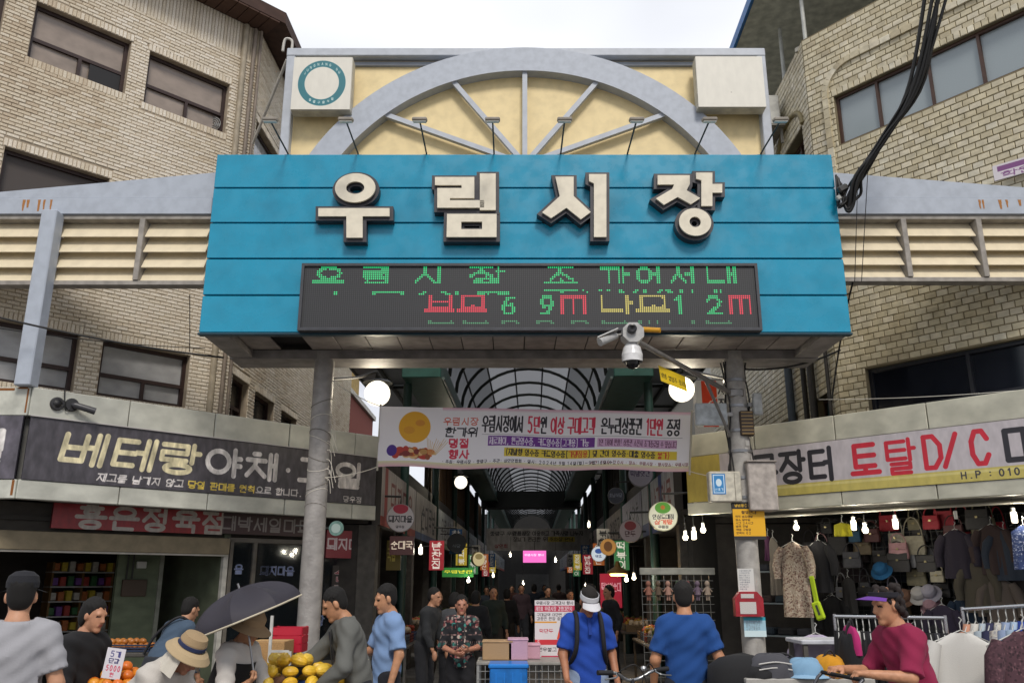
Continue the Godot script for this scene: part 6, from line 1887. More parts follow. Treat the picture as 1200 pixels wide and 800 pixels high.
	im = img(96, 96, "c8b88c"); disc(im, Vector2(48, 30), Vector2(30, 20), H("8a7a50")); round_sign(at(560, 655, 24.0), 0.19, 0.5, im, "cream round sign deeper on the arcade's left side", "b0a070", 0.5)
	im = img(128, 128, "c9c8b4"); disc(im, Vector2(64, 26), Vector2(36, 26), H("4f8a34")); disc(im, Vector2(64, 24), Vector2(10, 10), H("a8642c")); write(im, "인삼도매점", 16, 56, 20, 20, 2.6, H("2c2a2a")); write(im, "삼계탕", 24, 80, 28, 20, 3, H("c0482c")); write(im, "우림점", 40, 106, 16, 12, 1.8, H("3a3a38"))
	round_sign(at(777, 605, 13.4), 0.225, -0.1, im, "lit cream round sign with green top at the arcade's right", "c9c8a4", 0.3)
	im = img(96, 96, "a8793c"); disc(im, Vector2(48, 44), Vector2(26, 30), H("5a3a1c")); round_sign(at(713, 641, 18.0), 0.17, -0.2, im, "amber round sign on the arcade's right side", "c2a46c", 0.4)
	im = img(96, 96, "b9c4cc"); disc(im, Vector2(48, 30), Vector2(24, 16), H("2c4a8a")); write(im, "약초", 26, 54, 22, 18, 2.4, H("2c3a6a")); round_sign(at(702, 649, 19.0), 0.165, -0.2, im, "pale blue round sign beside the amber round sign", "b0bac0", 0.5)
	im = img(96, 96, "3f4450"); write(im, "호남식당", 8, 34, 20, 22, 2.4, H("9aa0b0")); round_sign(at(722, 581, 19.0), 0.18, -0.2, im, "grey round sign high on the arcade's right side", "8a8a8a")
	im = img(96, 96, "8d8a94"); write(im, "떡방앗간", 8, 34, 20, 22, 2.4, H("3a2a4a")); round_sign(at(751, 556, 16.0), 0.23, -0.2, im, "grey lilac round sign just under the banner's right end", "6a6870")
	im = img(96, 96, "b0a2a2"); disc(im, Vector2(48, 26), Vector2(26, 20), H("8a2c30")); write(im, "만두", 24, 50, 24, 22, 3, H("4a2a2a")); round_sign(at(739, 622, 15.5), 0.2, -0.15, im, "pale round sign with red top on the arcade's right side", "8a8080")
	# lightboxes
	var boxes := [[456, 628, 485, 650, 14.9, "3a2220", "순대국", "d8c8b0", "small dark lightbox with a soup bowl picture under the pig sign", 0.5], [452, 633, 470, 668, 15.3, "7a6a2a", "국밥", "d0c05a", "dull yellow vertical sign behind the soup lightbox", 0.0], [613, 645, 640, 659, 34.0, "d060a8", "우림시장 행사", "f0d0e4", "bright pink display screen hanging far down the arcade", 1.1], [704, 672, 728, 712, 20.0, "a82038", "떡볶이순대", "e0b0b8", "red menu board deep on the arcade's right side", 0.4], [518, 665, 555, 676, 20.0, "2a6a2c", "우림반찬", "d0c83a", "green lit sign on the arcade's left side", 0.5]]
	for q in boxes:
		var p := at(q[0], q[3], q[4]); var d := at(q[2], q[1], q[4])
		var bb := thing("hanging_sign", q[8], "sign", p)
		im = img(128, 96, q[5])
		var k: float = 118.0 / maxf(3.0, q[6].length())
		write(im, q[6], 8, 26, k, minf(k, 42.0), maxf(2.0, k * 0.12), H(q[7]))
		var pm := printed(im, 0.4)
		if q[9] > 0.0:
			pm.emission_enabled = true; pm.emission_texture = pm.albedo_texture; pm.emission = Color.WHITE
			pm.emission_operator = BaseMaterial3D.EMISSION_OP_MULTIPLY; pm.emission_energy_multiplier = q[9]
		board(bb, "face", d.x - p.x, d.y - p.y, 0.08, pm, M("2a2a2a", 0.5))
		part(bb, "hanger", tb([Vector3((d.x - p.x) / 2, d.y - p.y, -0.04), Vector3((d.x - p.x) / 2, d.y - p.y + 0.35, -0.04)], 0.012, 6), M("2a2a2a", 0.5))
	# projecting signs further down both sides
	var pc := [["9a2c34", "red"], ["2c5a8a", "blue"], ["c2a83a", "yellow"], ["3a7a4a", "green"], ["c8c4bc", "white"], ["b0602c", "orange"]]
	var shared_print := {}
	for s in [-1, 1]:
		for k in 9:
			var dd := 6.0 + k * 3.3
			var pp := AF * Vector3(s * (2.0 - 0.12 * (k % 2)), 1.95 + 0.22 * ((k * 2) % 3), -dd)
			var ps := thing("projecting_sign", "%s upright projecting sign, number %s from the entrance on the arcade's %s" % [pc[(k + (3 if s > 0 else 0)) % 6][1], ["one", "two", "three", "four", "five", "six", "seven", "eight", "nine"][k], "left" if s < 0 else "right"], "sign", pp, "upright projecting signs in the arcade")
			var ci := (k + (3 if s > 0 else 0)) % 6
			if shared_print.has(ci):
				board(ps, "face", 0.32, 0.62, 0.1, shared_print[ci], M("3a3a3a", 0.5), off(Vector3(-0.16, 0, 0)))
				part(ps, "bracket", tb([Vector3(0, 0.5, -0.05), Vector3(0.4 * s, 0.5, -0.05)], 0.015, 6), M("2a2a28", 0.5))
				continue
			im = img(64, 128, pc[ci][0])
			for j in 3: write(im, ["반", "찬", "집", "떡", "볶", "이", "생", "선", "회"][(k + j) % 9], 12, 8 + j * 40, 44, 32, 4.5, H("ece6da") if (k + (3 if s > 0 else 0)) % 6 != 4 else H("2a2a2c"))
			var pm2 := printed(im, 0.4)
			shared_print[ci] = pm2
			if k % 3 != 1:
				pm2.emission_enabled = true; pm2.emission_texture = pm2.albedo_texture; pm2.emission = Color.WHITE
				pm2.emission_operator = BaseMaterial3D.EMISSION_OP_MULTIPLY; pm2.emission_energy_multiplier = 0.35
			board(ps, "face", 0.32, 0.62, 0.1, pm2, M("3a3a3a", 0.5), off(Vector3(-0.16, 0, 0)))
			part(ps, "bracket", tb([Vector3(0, 0.5, -0.05), Vector3(0.4 * s, 0.5, -0.05)], 0.015, 6), M("2a2a28", 0.5))
	# banner far down the street
	var f0 := at(570, 645, 36.0); var f1 := at(693, 619, 36.0)
	t = thing("street_banner", "grey printed banner hanging across the street deep in the arcade", "banner", f0)
	im = img(512, 112, "918d88")
	write(im, "중랑구 우림시장", 18, 16, 24, 20, 3, H("3a3a3a")); write(im, "상인회", 40, 80, 22, 18, 2.6, H("7a3030"))
	write(im, "전통시장 이용하고 가족사랑 나누자", 130, 14, 21, 22, 3, H("2f2d2d")); write(im, "장보기 편리한 우림시장", 130, 44, 21, 22, 3, H("403a34"))
	im.fill_rect(Rect2i(300, 42, 130, 26), H("a8963a")); write(im, "주차장 완비", 306, 46, 22, 18, 2.6, H("3a3018"))
	board(t, "cloth", f1.x - f0.x, f1.y - f0.y, 0.01, printed(weather(im, 3, 0.2), 0.7), M("77736e", 0.8))
	for s in [0.0, 1.0]: part(t, "rope", tb([Vector3((f1.x - f0.x) * s, f1.y - f0.y, 0), Vector3((f1.x - f0.x) * s, f1.y - f0.y + 0.9, 0)], 0.01, 5), M("4a4844", 0.7))
	# bulbs along the street: small lit lamps
	var lamps := [[598, 648, 30, "left of the pink screen, high"], [651, 654, 28, "right of the pink screen, high"], [613, 682, 26, "below the pink screen, brightest"], [549, 678, 20, "under the green sign"], [493, 641, 15.5, "over the first stall on the left"], [690, 612, 22, "curved, high on the right"], [734, 676, 17, "over the right racks, left one"], [743, 674, 17, "over the right racks, right one"], [578, 672, 30, "bluish, in front of the left shops"], [573, 690, 40, "far left above the crowd"], [686, 684, 36, "far right, warm"], [655, 700, 44, "farthest, above the crowd"]]
	for q in lamps: bulb(at(q[0], q[1], q[2]), "small lit bulb in the arcade, %s" % q[3], rng.randf() < 0.5, 0.12, 0.5)
	var pan := thing("shaded_lamp", "warm lamp with wide shade over a food stall on the right", "lamp", at(724, 672, 16.0))
	m = MB.new(); m.lathe([Vector2(0.2, 0.0), Vector2(0.19, 0.04), Vector2(0.06, 0.12), Vector2(0.03, 0.22), Vector2(0, 0.22)], 20); part(pan, "shade", m, M("8a6a34", 0.4, "soft", 1.0, 0.4))
	part(pan, "tube", bx(Vector3(0, -0.01, 0.03), Vector3(0.3, 0.06, 0.06), 0.02), glow("ffd890", 1.5)); lamp_light(pan, Vector3(0, -0.08, 0.1), 0.5, Color(1, 0.8, 0.5), 0.1)
	# five-arm bulb cluster on the right
	for q in [[803, 626, "left"], [813, 622, "middle"], [824, 617, "right"]]: bulb(at(q[0], q[1], 12.9), "%s bulb of the lit trio below the green topped round sign" % q[2], q[2] == "middle", 0.15, 0.2)
	# stalls along both sides
	var labs := ["first", "second", "third", "fourth", "fifth"]
	for s in [-1, 1]:
		for k in 5:
			var d := 2.4 + k * 4.2
			var X := AF * T3(Vector3(s * 2.35, 0, -d), 0)
			var tb2 := table(X, 0.9, 0.72, 2.4, M("4a4642", 0.7, "grime", 1.0), "%s stall table on the %s side inside the arcade" % [labs[k], "left" if s < 0 else "right"])
			for j in 5:
				var cc := thing("goods_crate", "%s goods crate from the back on the %s %s arcade stall" % [["first", "second", "third", "fourth", "fifth"][j], labs[k], "left" if s < 0 else "right"], "crate", X * off(Vector3(0, 0.72, -0.95 + j * 0.47)), "goods crates on the arcade stalls")
				crate(cc, "crate", Vector3.ZERO, Vector3(0.7, 0.14, 0.4), M(["6b5a45", "3a4a6a", "7a2f2a", "59606a", "8a7a5a"][(j + k) % 5], 0.7, "fine", 2.0))
				var gm := MB.new()
				for g in 22: gm.ball(Vector3(rng.randf_range(-0.28, 0.28), 0.12 + rng.randf() * 0.08, rng.randf_range(-0.14, 0.14)), Vector3.ONE * rng.randf_range(0.04, 0.06), 8)
				part(cc, "produce", gm, M(["a8442c", "5a6a2a", "b8923a", "8a5a34", "c9b8a0"][(j * 2 + k) % 5], 0.6, "soft", 4.0)).set_meta("kind", "stuff")
func right_shop() -> void:
	var t := thing("clothes_shop", "open fronted clothes and bag shop under the right canopy", "shop", FR * off(Vector3(2.6, 0, -1.0)))
	var O := off(Vector3(-2.6, 0, 1.0))
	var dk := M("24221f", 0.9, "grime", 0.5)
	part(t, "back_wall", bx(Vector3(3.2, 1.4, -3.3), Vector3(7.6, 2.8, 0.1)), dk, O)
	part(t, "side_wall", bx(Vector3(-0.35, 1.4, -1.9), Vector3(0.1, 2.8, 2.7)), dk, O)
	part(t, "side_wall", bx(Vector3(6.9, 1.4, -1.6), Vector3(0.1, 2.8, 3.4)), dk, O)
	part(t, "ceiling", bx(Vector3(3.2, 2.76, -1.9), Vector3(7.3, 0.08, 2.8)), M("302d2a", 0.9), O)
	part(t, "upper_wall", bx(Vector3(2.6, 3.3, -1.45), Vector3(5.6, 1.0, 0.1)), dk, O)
	part(t, "light_rail", tb([Vector3(0.5, 2.62, -0.55), Vector3(5.2, 2.62, -0.55)], 0.022, 8), M("a9a598", 0.5, "soft", 1.0), O)
	part(t, "grid_panel", _grid(5.4, 2.2), M("3a3a38", 0.4, "", 1.0, 0.4), O * off(Vector3(1.0, 0.4, -2.1)))
	for q in [[933, 614, false, "leftmost under the right canopy, beside the dress"], [1000, 610, true, "second under the right canopy"], [1014, 617, false, "round one between the two tubes of the right canopy"], [1049, 608, true, "fourth under the right canopy, above the white bag"], [1188, 600, true, "rightmost under the right canopy"]]:
		var p := FR * hit(FR, q[0], q[1], -0.55)
		bulb(p, "lit bare bulb, %s" % q[3], q[2], 0.12, 0.1)
	solo("unlit_socket", "unlit white bulb socket hanging under the right canopy", "lamp", tb([Vector3.ZERO, Vector3(0, 0.1, 0)], 0.022, 8), M("c0beb6", 0.5), FR * off(hit(FR, 1121, 608, -0.55)))
	# bags and hats on the dark wall
	var lt := [["c9c2b0", "cream"], ["b0a890", "beige"], ["c08f92", "dusty pink"], ["8c8468", "olive"], ["b02434", "red"], ["4a4a50", "charcoal"], ["2f2c2c", "black"], ["7a6a50", "tan"], ["8c8c90", "grey"], ["2a5a78", "teal"], ["5a3030", "wine"], ["9a94a0", "lilac grey"]]
	var spots := [[970, 615, 6], [950, 640, 6], [1012, 640, 7], [1020, 700, 6], [1048, 690, 11], [1080, 625, 6], [1120, 625, 10], [1155, 620, 3], [1172, 615, 4], [1132, 680, 0], [1160, 705, 6], [1178, 672, 7], [1100, 672, 1], [1066, 655, 8], [1043, 612, 4], [1148, 610, 6], [1003, 625, 9], [1052, 630, 0], [1055, 645, 2], [1073, 640, 1], [1073, 611, 3], [1093, 610, 4], [1108, 608, 4], [1133, 636, 4], [1146, 646, 7], [1165, 640, 8], [1076, 676, 3], [1055, 660, 6], [1061, 712, 7], [1033, 650, 6], [1000, 655, 5], [983, 640, 6], [988, 690, 8], [1023, 625, 10], [965, 650, 2], [1095, 655, 5], [1108, 640, 6], [1120, 665, 9], [1150, 675, 5], [1170, 690, 8], [1185, 650, 11], [1106, 690, 6], [1088, 660, 6], [1140, 700, 9], [1015, 685, 5]]
	for i in spots.size():
		var q: Array = spots[i]
		var p := hit(FR, q[0], q[1] + 10, -1.85 - 0.12 * (i % 3))
		var sz := 0.2 + 0.05 * (i % 4)
		bag(FR * off(p), sz, sz * 0.75, 0.09, M(lt[q[2]][0], 0.55, "soft", 3.0), sz * (0.5 + 0.3 * (i % 3)), "%s %s handbag in the right shop, %s" % [["small", "medium", "wide", "large"][i % 4], lt[q[2]][1], _spot(q[0], q[1])], i % 3 != 1)
	var hats := [[1033, 668, "2a6a9a", "teal blue sun hat on the dark wall of the right shop"], [1078, 697, "b8b4b0", "white cap on the dark wall of the right shop"], [1090, 695, "a8a4b0", "lilac white cap beside the white cap"], [1092, 711, "a8848c", "pink cap under the two pale caps"], [1060, 700, "7a5a48", "brown cap on the dark wall of the right shop"]]
	for q in hats:
		var ht := thing("hat", q[3], "hat", FR * off(hit(FR, q[0], q[1], -1.75)) * Transform3D(Basis(Vector3.RIGHT, 0.9), Vector3.ZERO), "hats on the dark wall of the right shop")
		var m := MB.new(); m.lathe([Vector2(0.1, 0.0), Vector2(0.1, 0.05), Vector2(0.085, 0.09), Vector2(0.04, 0.115), Vector2(0, 0.12)], 20); part(ht, "crown", m, cloth(q[2]))
		m = MB.new(); m.lathe([Vector2(0.1, 0.006), Vector2(0.155, -0.02), Vector2(0.155, -0.026), Vector2(0.1, 0.0)], 20); part(ht, "brim", m, cloth(q[2]))
	# dresses hanging at the front
	var dm := pattern_cloth("a89a88", ["6a4a42", "c2b6a4", "8a6a5c", "594038"], 3, 420, 3.0)
	garment(FR * off(hit(FR, 928, 627, -0.5)), 0.4, 1.0, 0.42, dm, "long beige dress with brown floral print hanging under the right canopy", "garments hung at the front of the right shop")
	var fronts := [[905, 622, 0.16, 0.8, "7a7268", "grey brown scarf left of the floral dress"], [958, 625, 0.3, 0.7, "1c1b1e", "black top right of the floral dress"], [899, 620, 0.1, 0.35, "5a3050", "plum scarf at the left end of the right shop"], [975, 690, 0.34, 0.75, "201f20", "black jacket below the handbags, left"], [993, 668, 0.2, 0.5, "3a3836", "grey long bag like vest in the right shop"], [1150, 660, 0.4, 0.8, "1d2a3c", "navy top with sparkles in the right shop"], [1192, 655, 0.4, 1.0, "3a3432", "dark brown pleated dress at the right edge"], [1128, 690, 0.3, 0.6, "1a2c40", "dark blue blouse in the middle of the right shop"], [1040, 690, 0.3, 0.5, "191a20", "black blouse under the blue hat"]]
	for q in fronts: garment(FR * off(hit(FR, q[0], q[1], -0.75 if q[0] < 970 else -1.5)), q[2], q[3], 0.0 if q[2] < 0.25 else 0.4, cloth(q[4]), q[5], "garments hung at the front of the right shop")
	for q in [[1118, 612, "2a2430", "dark plum top below the unlit socket"], [1160, 606, "3a2c2a", "brown checked top high on the right"], [1175, 612, "2c3440", "slate top beside the spotted blouse"], [1142, 650, "4a4438", "khaki vest among the bags on the right"], [1103, 700, "30283a", "dark violet blouse above the first rail"], [1080, 716, "2a2a30", "charcoal knit hanging above the first rail"], [1168, 668, "5a5048", "taupe cardigan hanging above the second rail"]]:
		garment(FR * off(hit(FR, q[0], q[1], -1.35)), 0.36, 0.62, 0.4, cloth(q[2]), q[3], "garments hung at the front of the right shop")
	garment(FR * off(hit(FR, 1198, 606, -0.6)), 0.3, 0.5, 0.0, pattern_cloth("3a4a78", ["c2c8d8", "22305a"], 9, 300, 2.0), "blue and white spotted blouse at the right edge", "garments hung at the front of the right shop")
	garment(FR * off(hit(FR, 986, 604, -0.7)), 0.24, 0.18, 0.0, cloth("b0a81e"), "yellow cloth hanging under the right canopy's left bulbs", "garments hung at the front of the right shop")
	var hv := thing("safety_vest", "bright yellow green reflective strap bag hanging beside the dress", "bag", FR * off(hit(FR, 957, 720, -0.35)))
	part(hv, "strap", bx(Vector3(0, 0.32, 0), Vector3(0.07, 0.36, 0.03), 0.012, Basis(Vector3.BACK, 0.12)), cloth("a9c41e"))
	part(hv, "pouch", bx(Vector3(0.04, 0.05, 0.01), Vector3(0.13, 0.24, 0.05), 0.02, Basis(Vector3.BACK, 0.3)), cloth("b4d022"))
	part(hv, "label", bx(Vector3(0.045, 0.06, 0.037), Vector3(0.03, 0.13, 0.004), 0.0, Basis(Vector3.BACK, 0.3)), M("3a3c34", 0.7))
	garment(off(at(955, 731, 8.9)), 0.42, 0.4, 0.3, cloth("b3a8bd"), "pale lilac cardigan hanging behind the bag table", "garments hung at the front of the right shop")
	# close rows of dark clothes behind the bags
	var ords := ["first", "second", "third", "fourth", "fifth", "sixth", "seventh", "eighth", "ninth", "tenth", "eleventh", "twelfth", "thirteenth", "fourteenth"]
	var dkc := ["15161c", "1e1b1a", "20252e", "2c2226", "18201f", "26262a", "33302c"]
	for r in 2:
		for k in 14:
			garment(FR * off(Vector3(1.0 + k * 0.41 + 0.1 * r, 2.6 - r * 0.95, -2.35 + 0.12 * (k % 2))), 0.42, 0.8, 0.45, cloth(dkc[(k * 3 + r) % 7]), "%s dark garment from the left in the %s row behind the bags" % [ords[k], ["upper", "lower"][r]], "dark garments behind the bags")
	# rails of clothes
	var r0 := at(978, 722, 7.6); var r1 := at(1108, 724, 7.1)
	_rack("clothes_rack", "chrome clothes rail with dark trousers behind the woman in red", r0, r1)
	for k in 17:
		var p := r0.lerp(r1, (k + 0.5) / 17.0)
		garment(T3(p + Vector3(0, -0.012, 0), 1.2), 0.34, 0.75, 0.0, cloth(["141417", "1c1b20", "101012", "2a2a30", "c2c0ba"][(k * 3) % 5 if k == 3 else k % 4]), "%s dark trousers from the left on the rail behind the woman in red" % (ords + ["fifteenth", "sixteenth", "seventeenth"])[k], "dark trousers on the chrome rail")
	r0 = at(1128, 714, 7.2); r1 = at(1225, 708, 6.7)
	_rack("clothes_rack", "chrome clothes rail with colourful shirts at the right edge", r0, r1)
	var cs := [["c08a70", "peach"], ["c4c0b8", "white"], ["a4b0b8", "pale grey"], ["2a2c4a", "navy"], ["b8b4a8", "cream floral"], ["8c9cb8", "light blue"], ["9fb4c8", "sky blue"], ["1c3f9a", "royal blue"], ["26242a", "black"], ["4a3038", "plum"]]
	for k in 10:
		var p := r0.lerp(r1, (k + 0.6) / 10.5)
		garment(T3(p + Vector3(0, -0.012, 0), 0.9), 0.44, 0.68, 0.4, cloth(cs[k][0]) if k != 4 else pattern_cloth("b8b4a8", ["6a6a7a", "4a4a6a", "a08a7a"], 12, 300, 2.5), "%s shirt on the rail at the right edge" % cs[k][1], "shirts on the right rail")
	garment(T3(at(1124, 725, 6.7), -0.1), 0.46, 0.7, 0.5, cloth("d2d0ca"), "white long sleeved shirt facing the street between the two rails", "shirts on the right rail")
	garment(T3(at(1197, 722, 6.3), 0.1), 0.46, 0.7, 0.45, pattern_cloth("4a3038", ["6a4a50", "2a1a20"], 14, 300, 2.5), "maroon patterned blouse facing the street at the right edge", "shirts on the right rail")
	# bag table
	var c := at(935, 790, 7.0)
	var hgt := c.y
	table(off(Vector3(c.x, 0, c.z)), 0.95, hgt, 0.6, M("a9a6a0", 0.4, "soft", 1.0), "white edged table of bags and hats at the lower right")
	t = thing("black_cover", "black cloth draped over the left end of the bag table", "cloth", Vector3(c.x - 0.42, 0, c.z))
	var m := MB.new()
	m.sheet(func(u, v):
		var a: float = TAU * u
		var tt: float = 1.0 - v
		var k: float = 1.0 + 0.07 * sin(a * 6.0) * tt
		var rr: float = minf(tt * 4.0, 1.0) * (0.26 + 0.1 * maxf(tt - 0.25, 0.0))
		return Vector3(cos(a) * rr * 1.0 * k, hgt + 0.16 - maxf(tt - 0.22, 0.0) * (hgt + 0.1) * 1.2 - 0.06 * minf(tt * 4.0, 1.0), sin(a) * rr * 0.9 * k)
	, 40, 12, true)
	part(t, "cloth", m, cloth("1a1a1c"))
	var soft := [[903, 772, 0.34, 0.16, "4a4a50", "charcoal soft bag with white piping on the bag table", "grey_bag"], [943, 773, 0.3, 0.13, "7fa6c4", "light blue bucket hat on the bag table", "blue_hat"], [972, 776, 0.24, 0.15, "d0901c", "mustard yellow bag on the bag table", "yellow_bag"], [925, 760, 0.5, 0.12, "24252c", "black bag behind the blue hat on the table", "black_bag"], [997, 765, 0.16, 0.3, "17171a", "black backpack beside the woman's cart", "black_backpack"], [998, 750, 0.1, 0.2, "b0246a", "magenta pouch at the woman's cart", "magenta_pouch"], [887, 745 + 12, 0.3, 0.08, "1b1b1d", "flat black bag on the left of the table", "black_bag"]]
	for q in soft:
		var p := at(q[0], q[1], 6.85)
		var bg := thing(q[6], q[5], "hat" if "hat" in q[6] else "bag", Vector3(p.x, hgt if q[0] < 985 else p.y - q[3] / 2, -6.85 - (0.2 if q[0] == 925 else 0.0)))
		m = MB.new()
		var hgt2: float = q[3]
		var w2: float = q[2]
		var ph := rng.randf() * 6
		m.sheet(func(u, v):
			var a: float = TAU * u
			var th: float = PI * 0.5 * v
			var wob: float = 1.0 + 0.06 * sin(a * 4.0 + ph) + 0.04 * sin(a * 9.0 + v * 7.0)
			var sx := signf(cos(a)) * pow(absf(cos(a)), 0.7)
			return Vector3(sx * w2 * 0.5 * pow(cos(th), 0.5) * wob, hgt2 * sin(th) * (1.0 + 0.05 * sin(a * 3.0 + ph)), sin(a) * 0.14 * pow(cos(th), 0.5) * wob)
		, 32, 8, true)
		var bd := part(bg, "body", m, cloth(q[4]))
		if q[6] == "grey_bag":
			for s in [0.35, 0.6]: part(bd, "zip", tb(curve([Vector3(-w2 * 0.36, hgt2 * s, 0.12), Vector3(0, hgt2 * (s + 0.1), 0.13), Vector3(w2 * 0.36, hgt2 * s, 0.12)], 5), 0.006, 5), M("b8b6b2", 0.5))
		elif q[6] == "blue_hat":
			m = MB.new(); m.lathe([Vector2(0.13, 0.02), Vector2(0.2, 0.0), Vector2(0.2, -0.004), Vector2(0.13, 0.012)], 24, off(Vector3(0, 0.006, 0))); part(bd, "brim", m, cloth("8fb4d0"))
		else: part(bd, "handle", tb(curve([Vector3(-w2 * 0.2, hgt2 * 0.9, 0.02), Vector3(0, hgt2 * 1.25, 0.03), Vector3(w2 * 0.2, hgt2 * 0.9, 0.02)], 5), 0.009, 6), M("201f22", 0.7))
	# small white stall sheet and papers behind
	var wp := at(985, 748, 8.6)
	table(off(Vector3(wp.x, 0, wp.z)), 0.9, wp.y, 0.5, M("c0c2c8", 0.5, "soft", 1.0), "pale table behind the bag table")
	# ginseng stall on the arcade's right corner
	var gr := thing("wire_rack", "wire rack with hanging dolls right of the arcade mouth", "rack", off(at(800, 760, 11.8) * Vector3(1, 0, 1)))
	var top := at(795, 672, 11.8).y
	part(gr, "frame", _grid(0.95, top), M("6a6a66", 0.4, "", 1.0, 0.5), off(Vector3(-0.5, 0.02, 0)))
	part(gr, "header", bx(Vector3(-0.02, top + 0.03, 0), Vector3(1.0, 0.09, 0.05), 0.006), M("8a8a80", 0.5, "soft", 1.0))
	for k in 7: part(gr, "doll", _doll(), M(["8a5a4a", "5a4a3a", "a07a6a", "3f5a3a", "7a3a3a", "6a5a6a", "9a8a7a"][k], 0.8, "fine", 3.0), off(Vector3(-0.42 + k * 0.13, top - 0.2, 0.05)))
	# shelves right of the pole
	var sh := thing("glass_shelf", "glass display shelf behind the utility pole", "shelf", FR * off(Vector3(0.9, 0, -1.1)))
	for k in 4: part(sh, "shelf_board", bx(Vector3(0, 0.5 + k * 0.45, 0), Vector3(0.9, 0.02, 0.35)), M("6a7478", 0.3))
	for x in [-0.45, 0.45]: part(sh, "upright", bx(Vector3(x, 1.0, 0.15), Vector3(0.03, 2.0, 0.03)), M("8a8c8a", 0.4))
	for k in 12: solo("folded_clothes", "folded dark clothes, %s pile on the %s glass shelf behind the pole" % [["left", "middle", "right"][k % 3], ["lowest", "second", "third", "top"][k / 3]], "clothing", bx(Vector3(0, 0.05, 0), Vector3(0.24, 0.1, 0.26), 0.02), cloth(["1c1c1f", "2a2c34", "3a2f2f", "24303a"][k % 4]), FR * off(Vector3(0.6 + (k % 3) * 0.3, 0.51 + (k / 3) * 0.45, -1.1)), "folded clothes on the glass shelf")
func _grid(w: float, h: float) -> MB:
	var m := MB.new()
	var k := 0.0
	while k <= w + 0.001:
		m.box(Vector3(k, h / 2, 0), Vector3(0.007, h, 0.007)); k += 0.1
	k = 0.0
	while k <= h + 0.001:
		m.box(Vector3(w / 2, k, 0.008), Vector3(w, 0.007, 0.007)); k += 0.1
	return m
func _doll() -> MB:
	var m := MB.new()
	m.ball(Vector3(0, 0.07, 0), Vector3(0.035, 0.04, 0.035), 10)
	m.lathe([Vector2(0.02, 0.04), Vector2(0.03, 0.0), Vector2(0.045, -0.07), Vector2(0, -0.075)], 10)
	m.tube([Vector3(0.01, -0.06, 0), Vector3(0.015, -0.14, 0)], 0.012, 6); m.tube([Vector3(-0.01, -0.06, 0), Vector3(-0.015, -0.14, 0)], 0.012, 6)
	m.tube([Vector3(0.02, 0.02, 0), Vector3(0.06, -0.03, 0)], 0.01, 6); m.tube([Vector3(-0.02, 0.02, 0), Vector3(-0.06, -0.03, 0)], 0.01, 6)
	return m
func _spot(u: float, v: float) -> String:
	var a := "upper" if v < 640 else ("middle" if v < 672 else "lower")
	var b := "far left part" if u < 1000 else ("left part" if u < 1045 else ("centre" if u < 1085 else ("right of centre" if u < 1125 else ("right part" if u < 1160 else "far right part"))))
	return a + " row, " + b
func _rack(called: String, label: String, a: Vector3, b: Vector3) -> void:
	var t := thing(called, label, "clothes rail", Vector3((a.x + b.x) / 2, 0, (a.z + b.z) / 2))
	var c := t.position
	var ch := M("b8b8ba", 0.2, "", 1.0, 0.8)
	part(t, "rail", tb([a - c, b - c], 0.014, 10), ch)
	for p in [a, b]:
		part(t, "upright", tb([p - c + Vector3(0, 0.02, 0), Vector3(p.x - c.x, 0.05, p.z - c.z)], 0.014, 8), ch)
		part(t, "foot", tb([Vector3(p.x - c.x, 0.05, p.z - c.z - 0.25), Vector3(p.x - c.x, 0.05, p.z - c.z + 0.25)], 0.014, 8), ch)
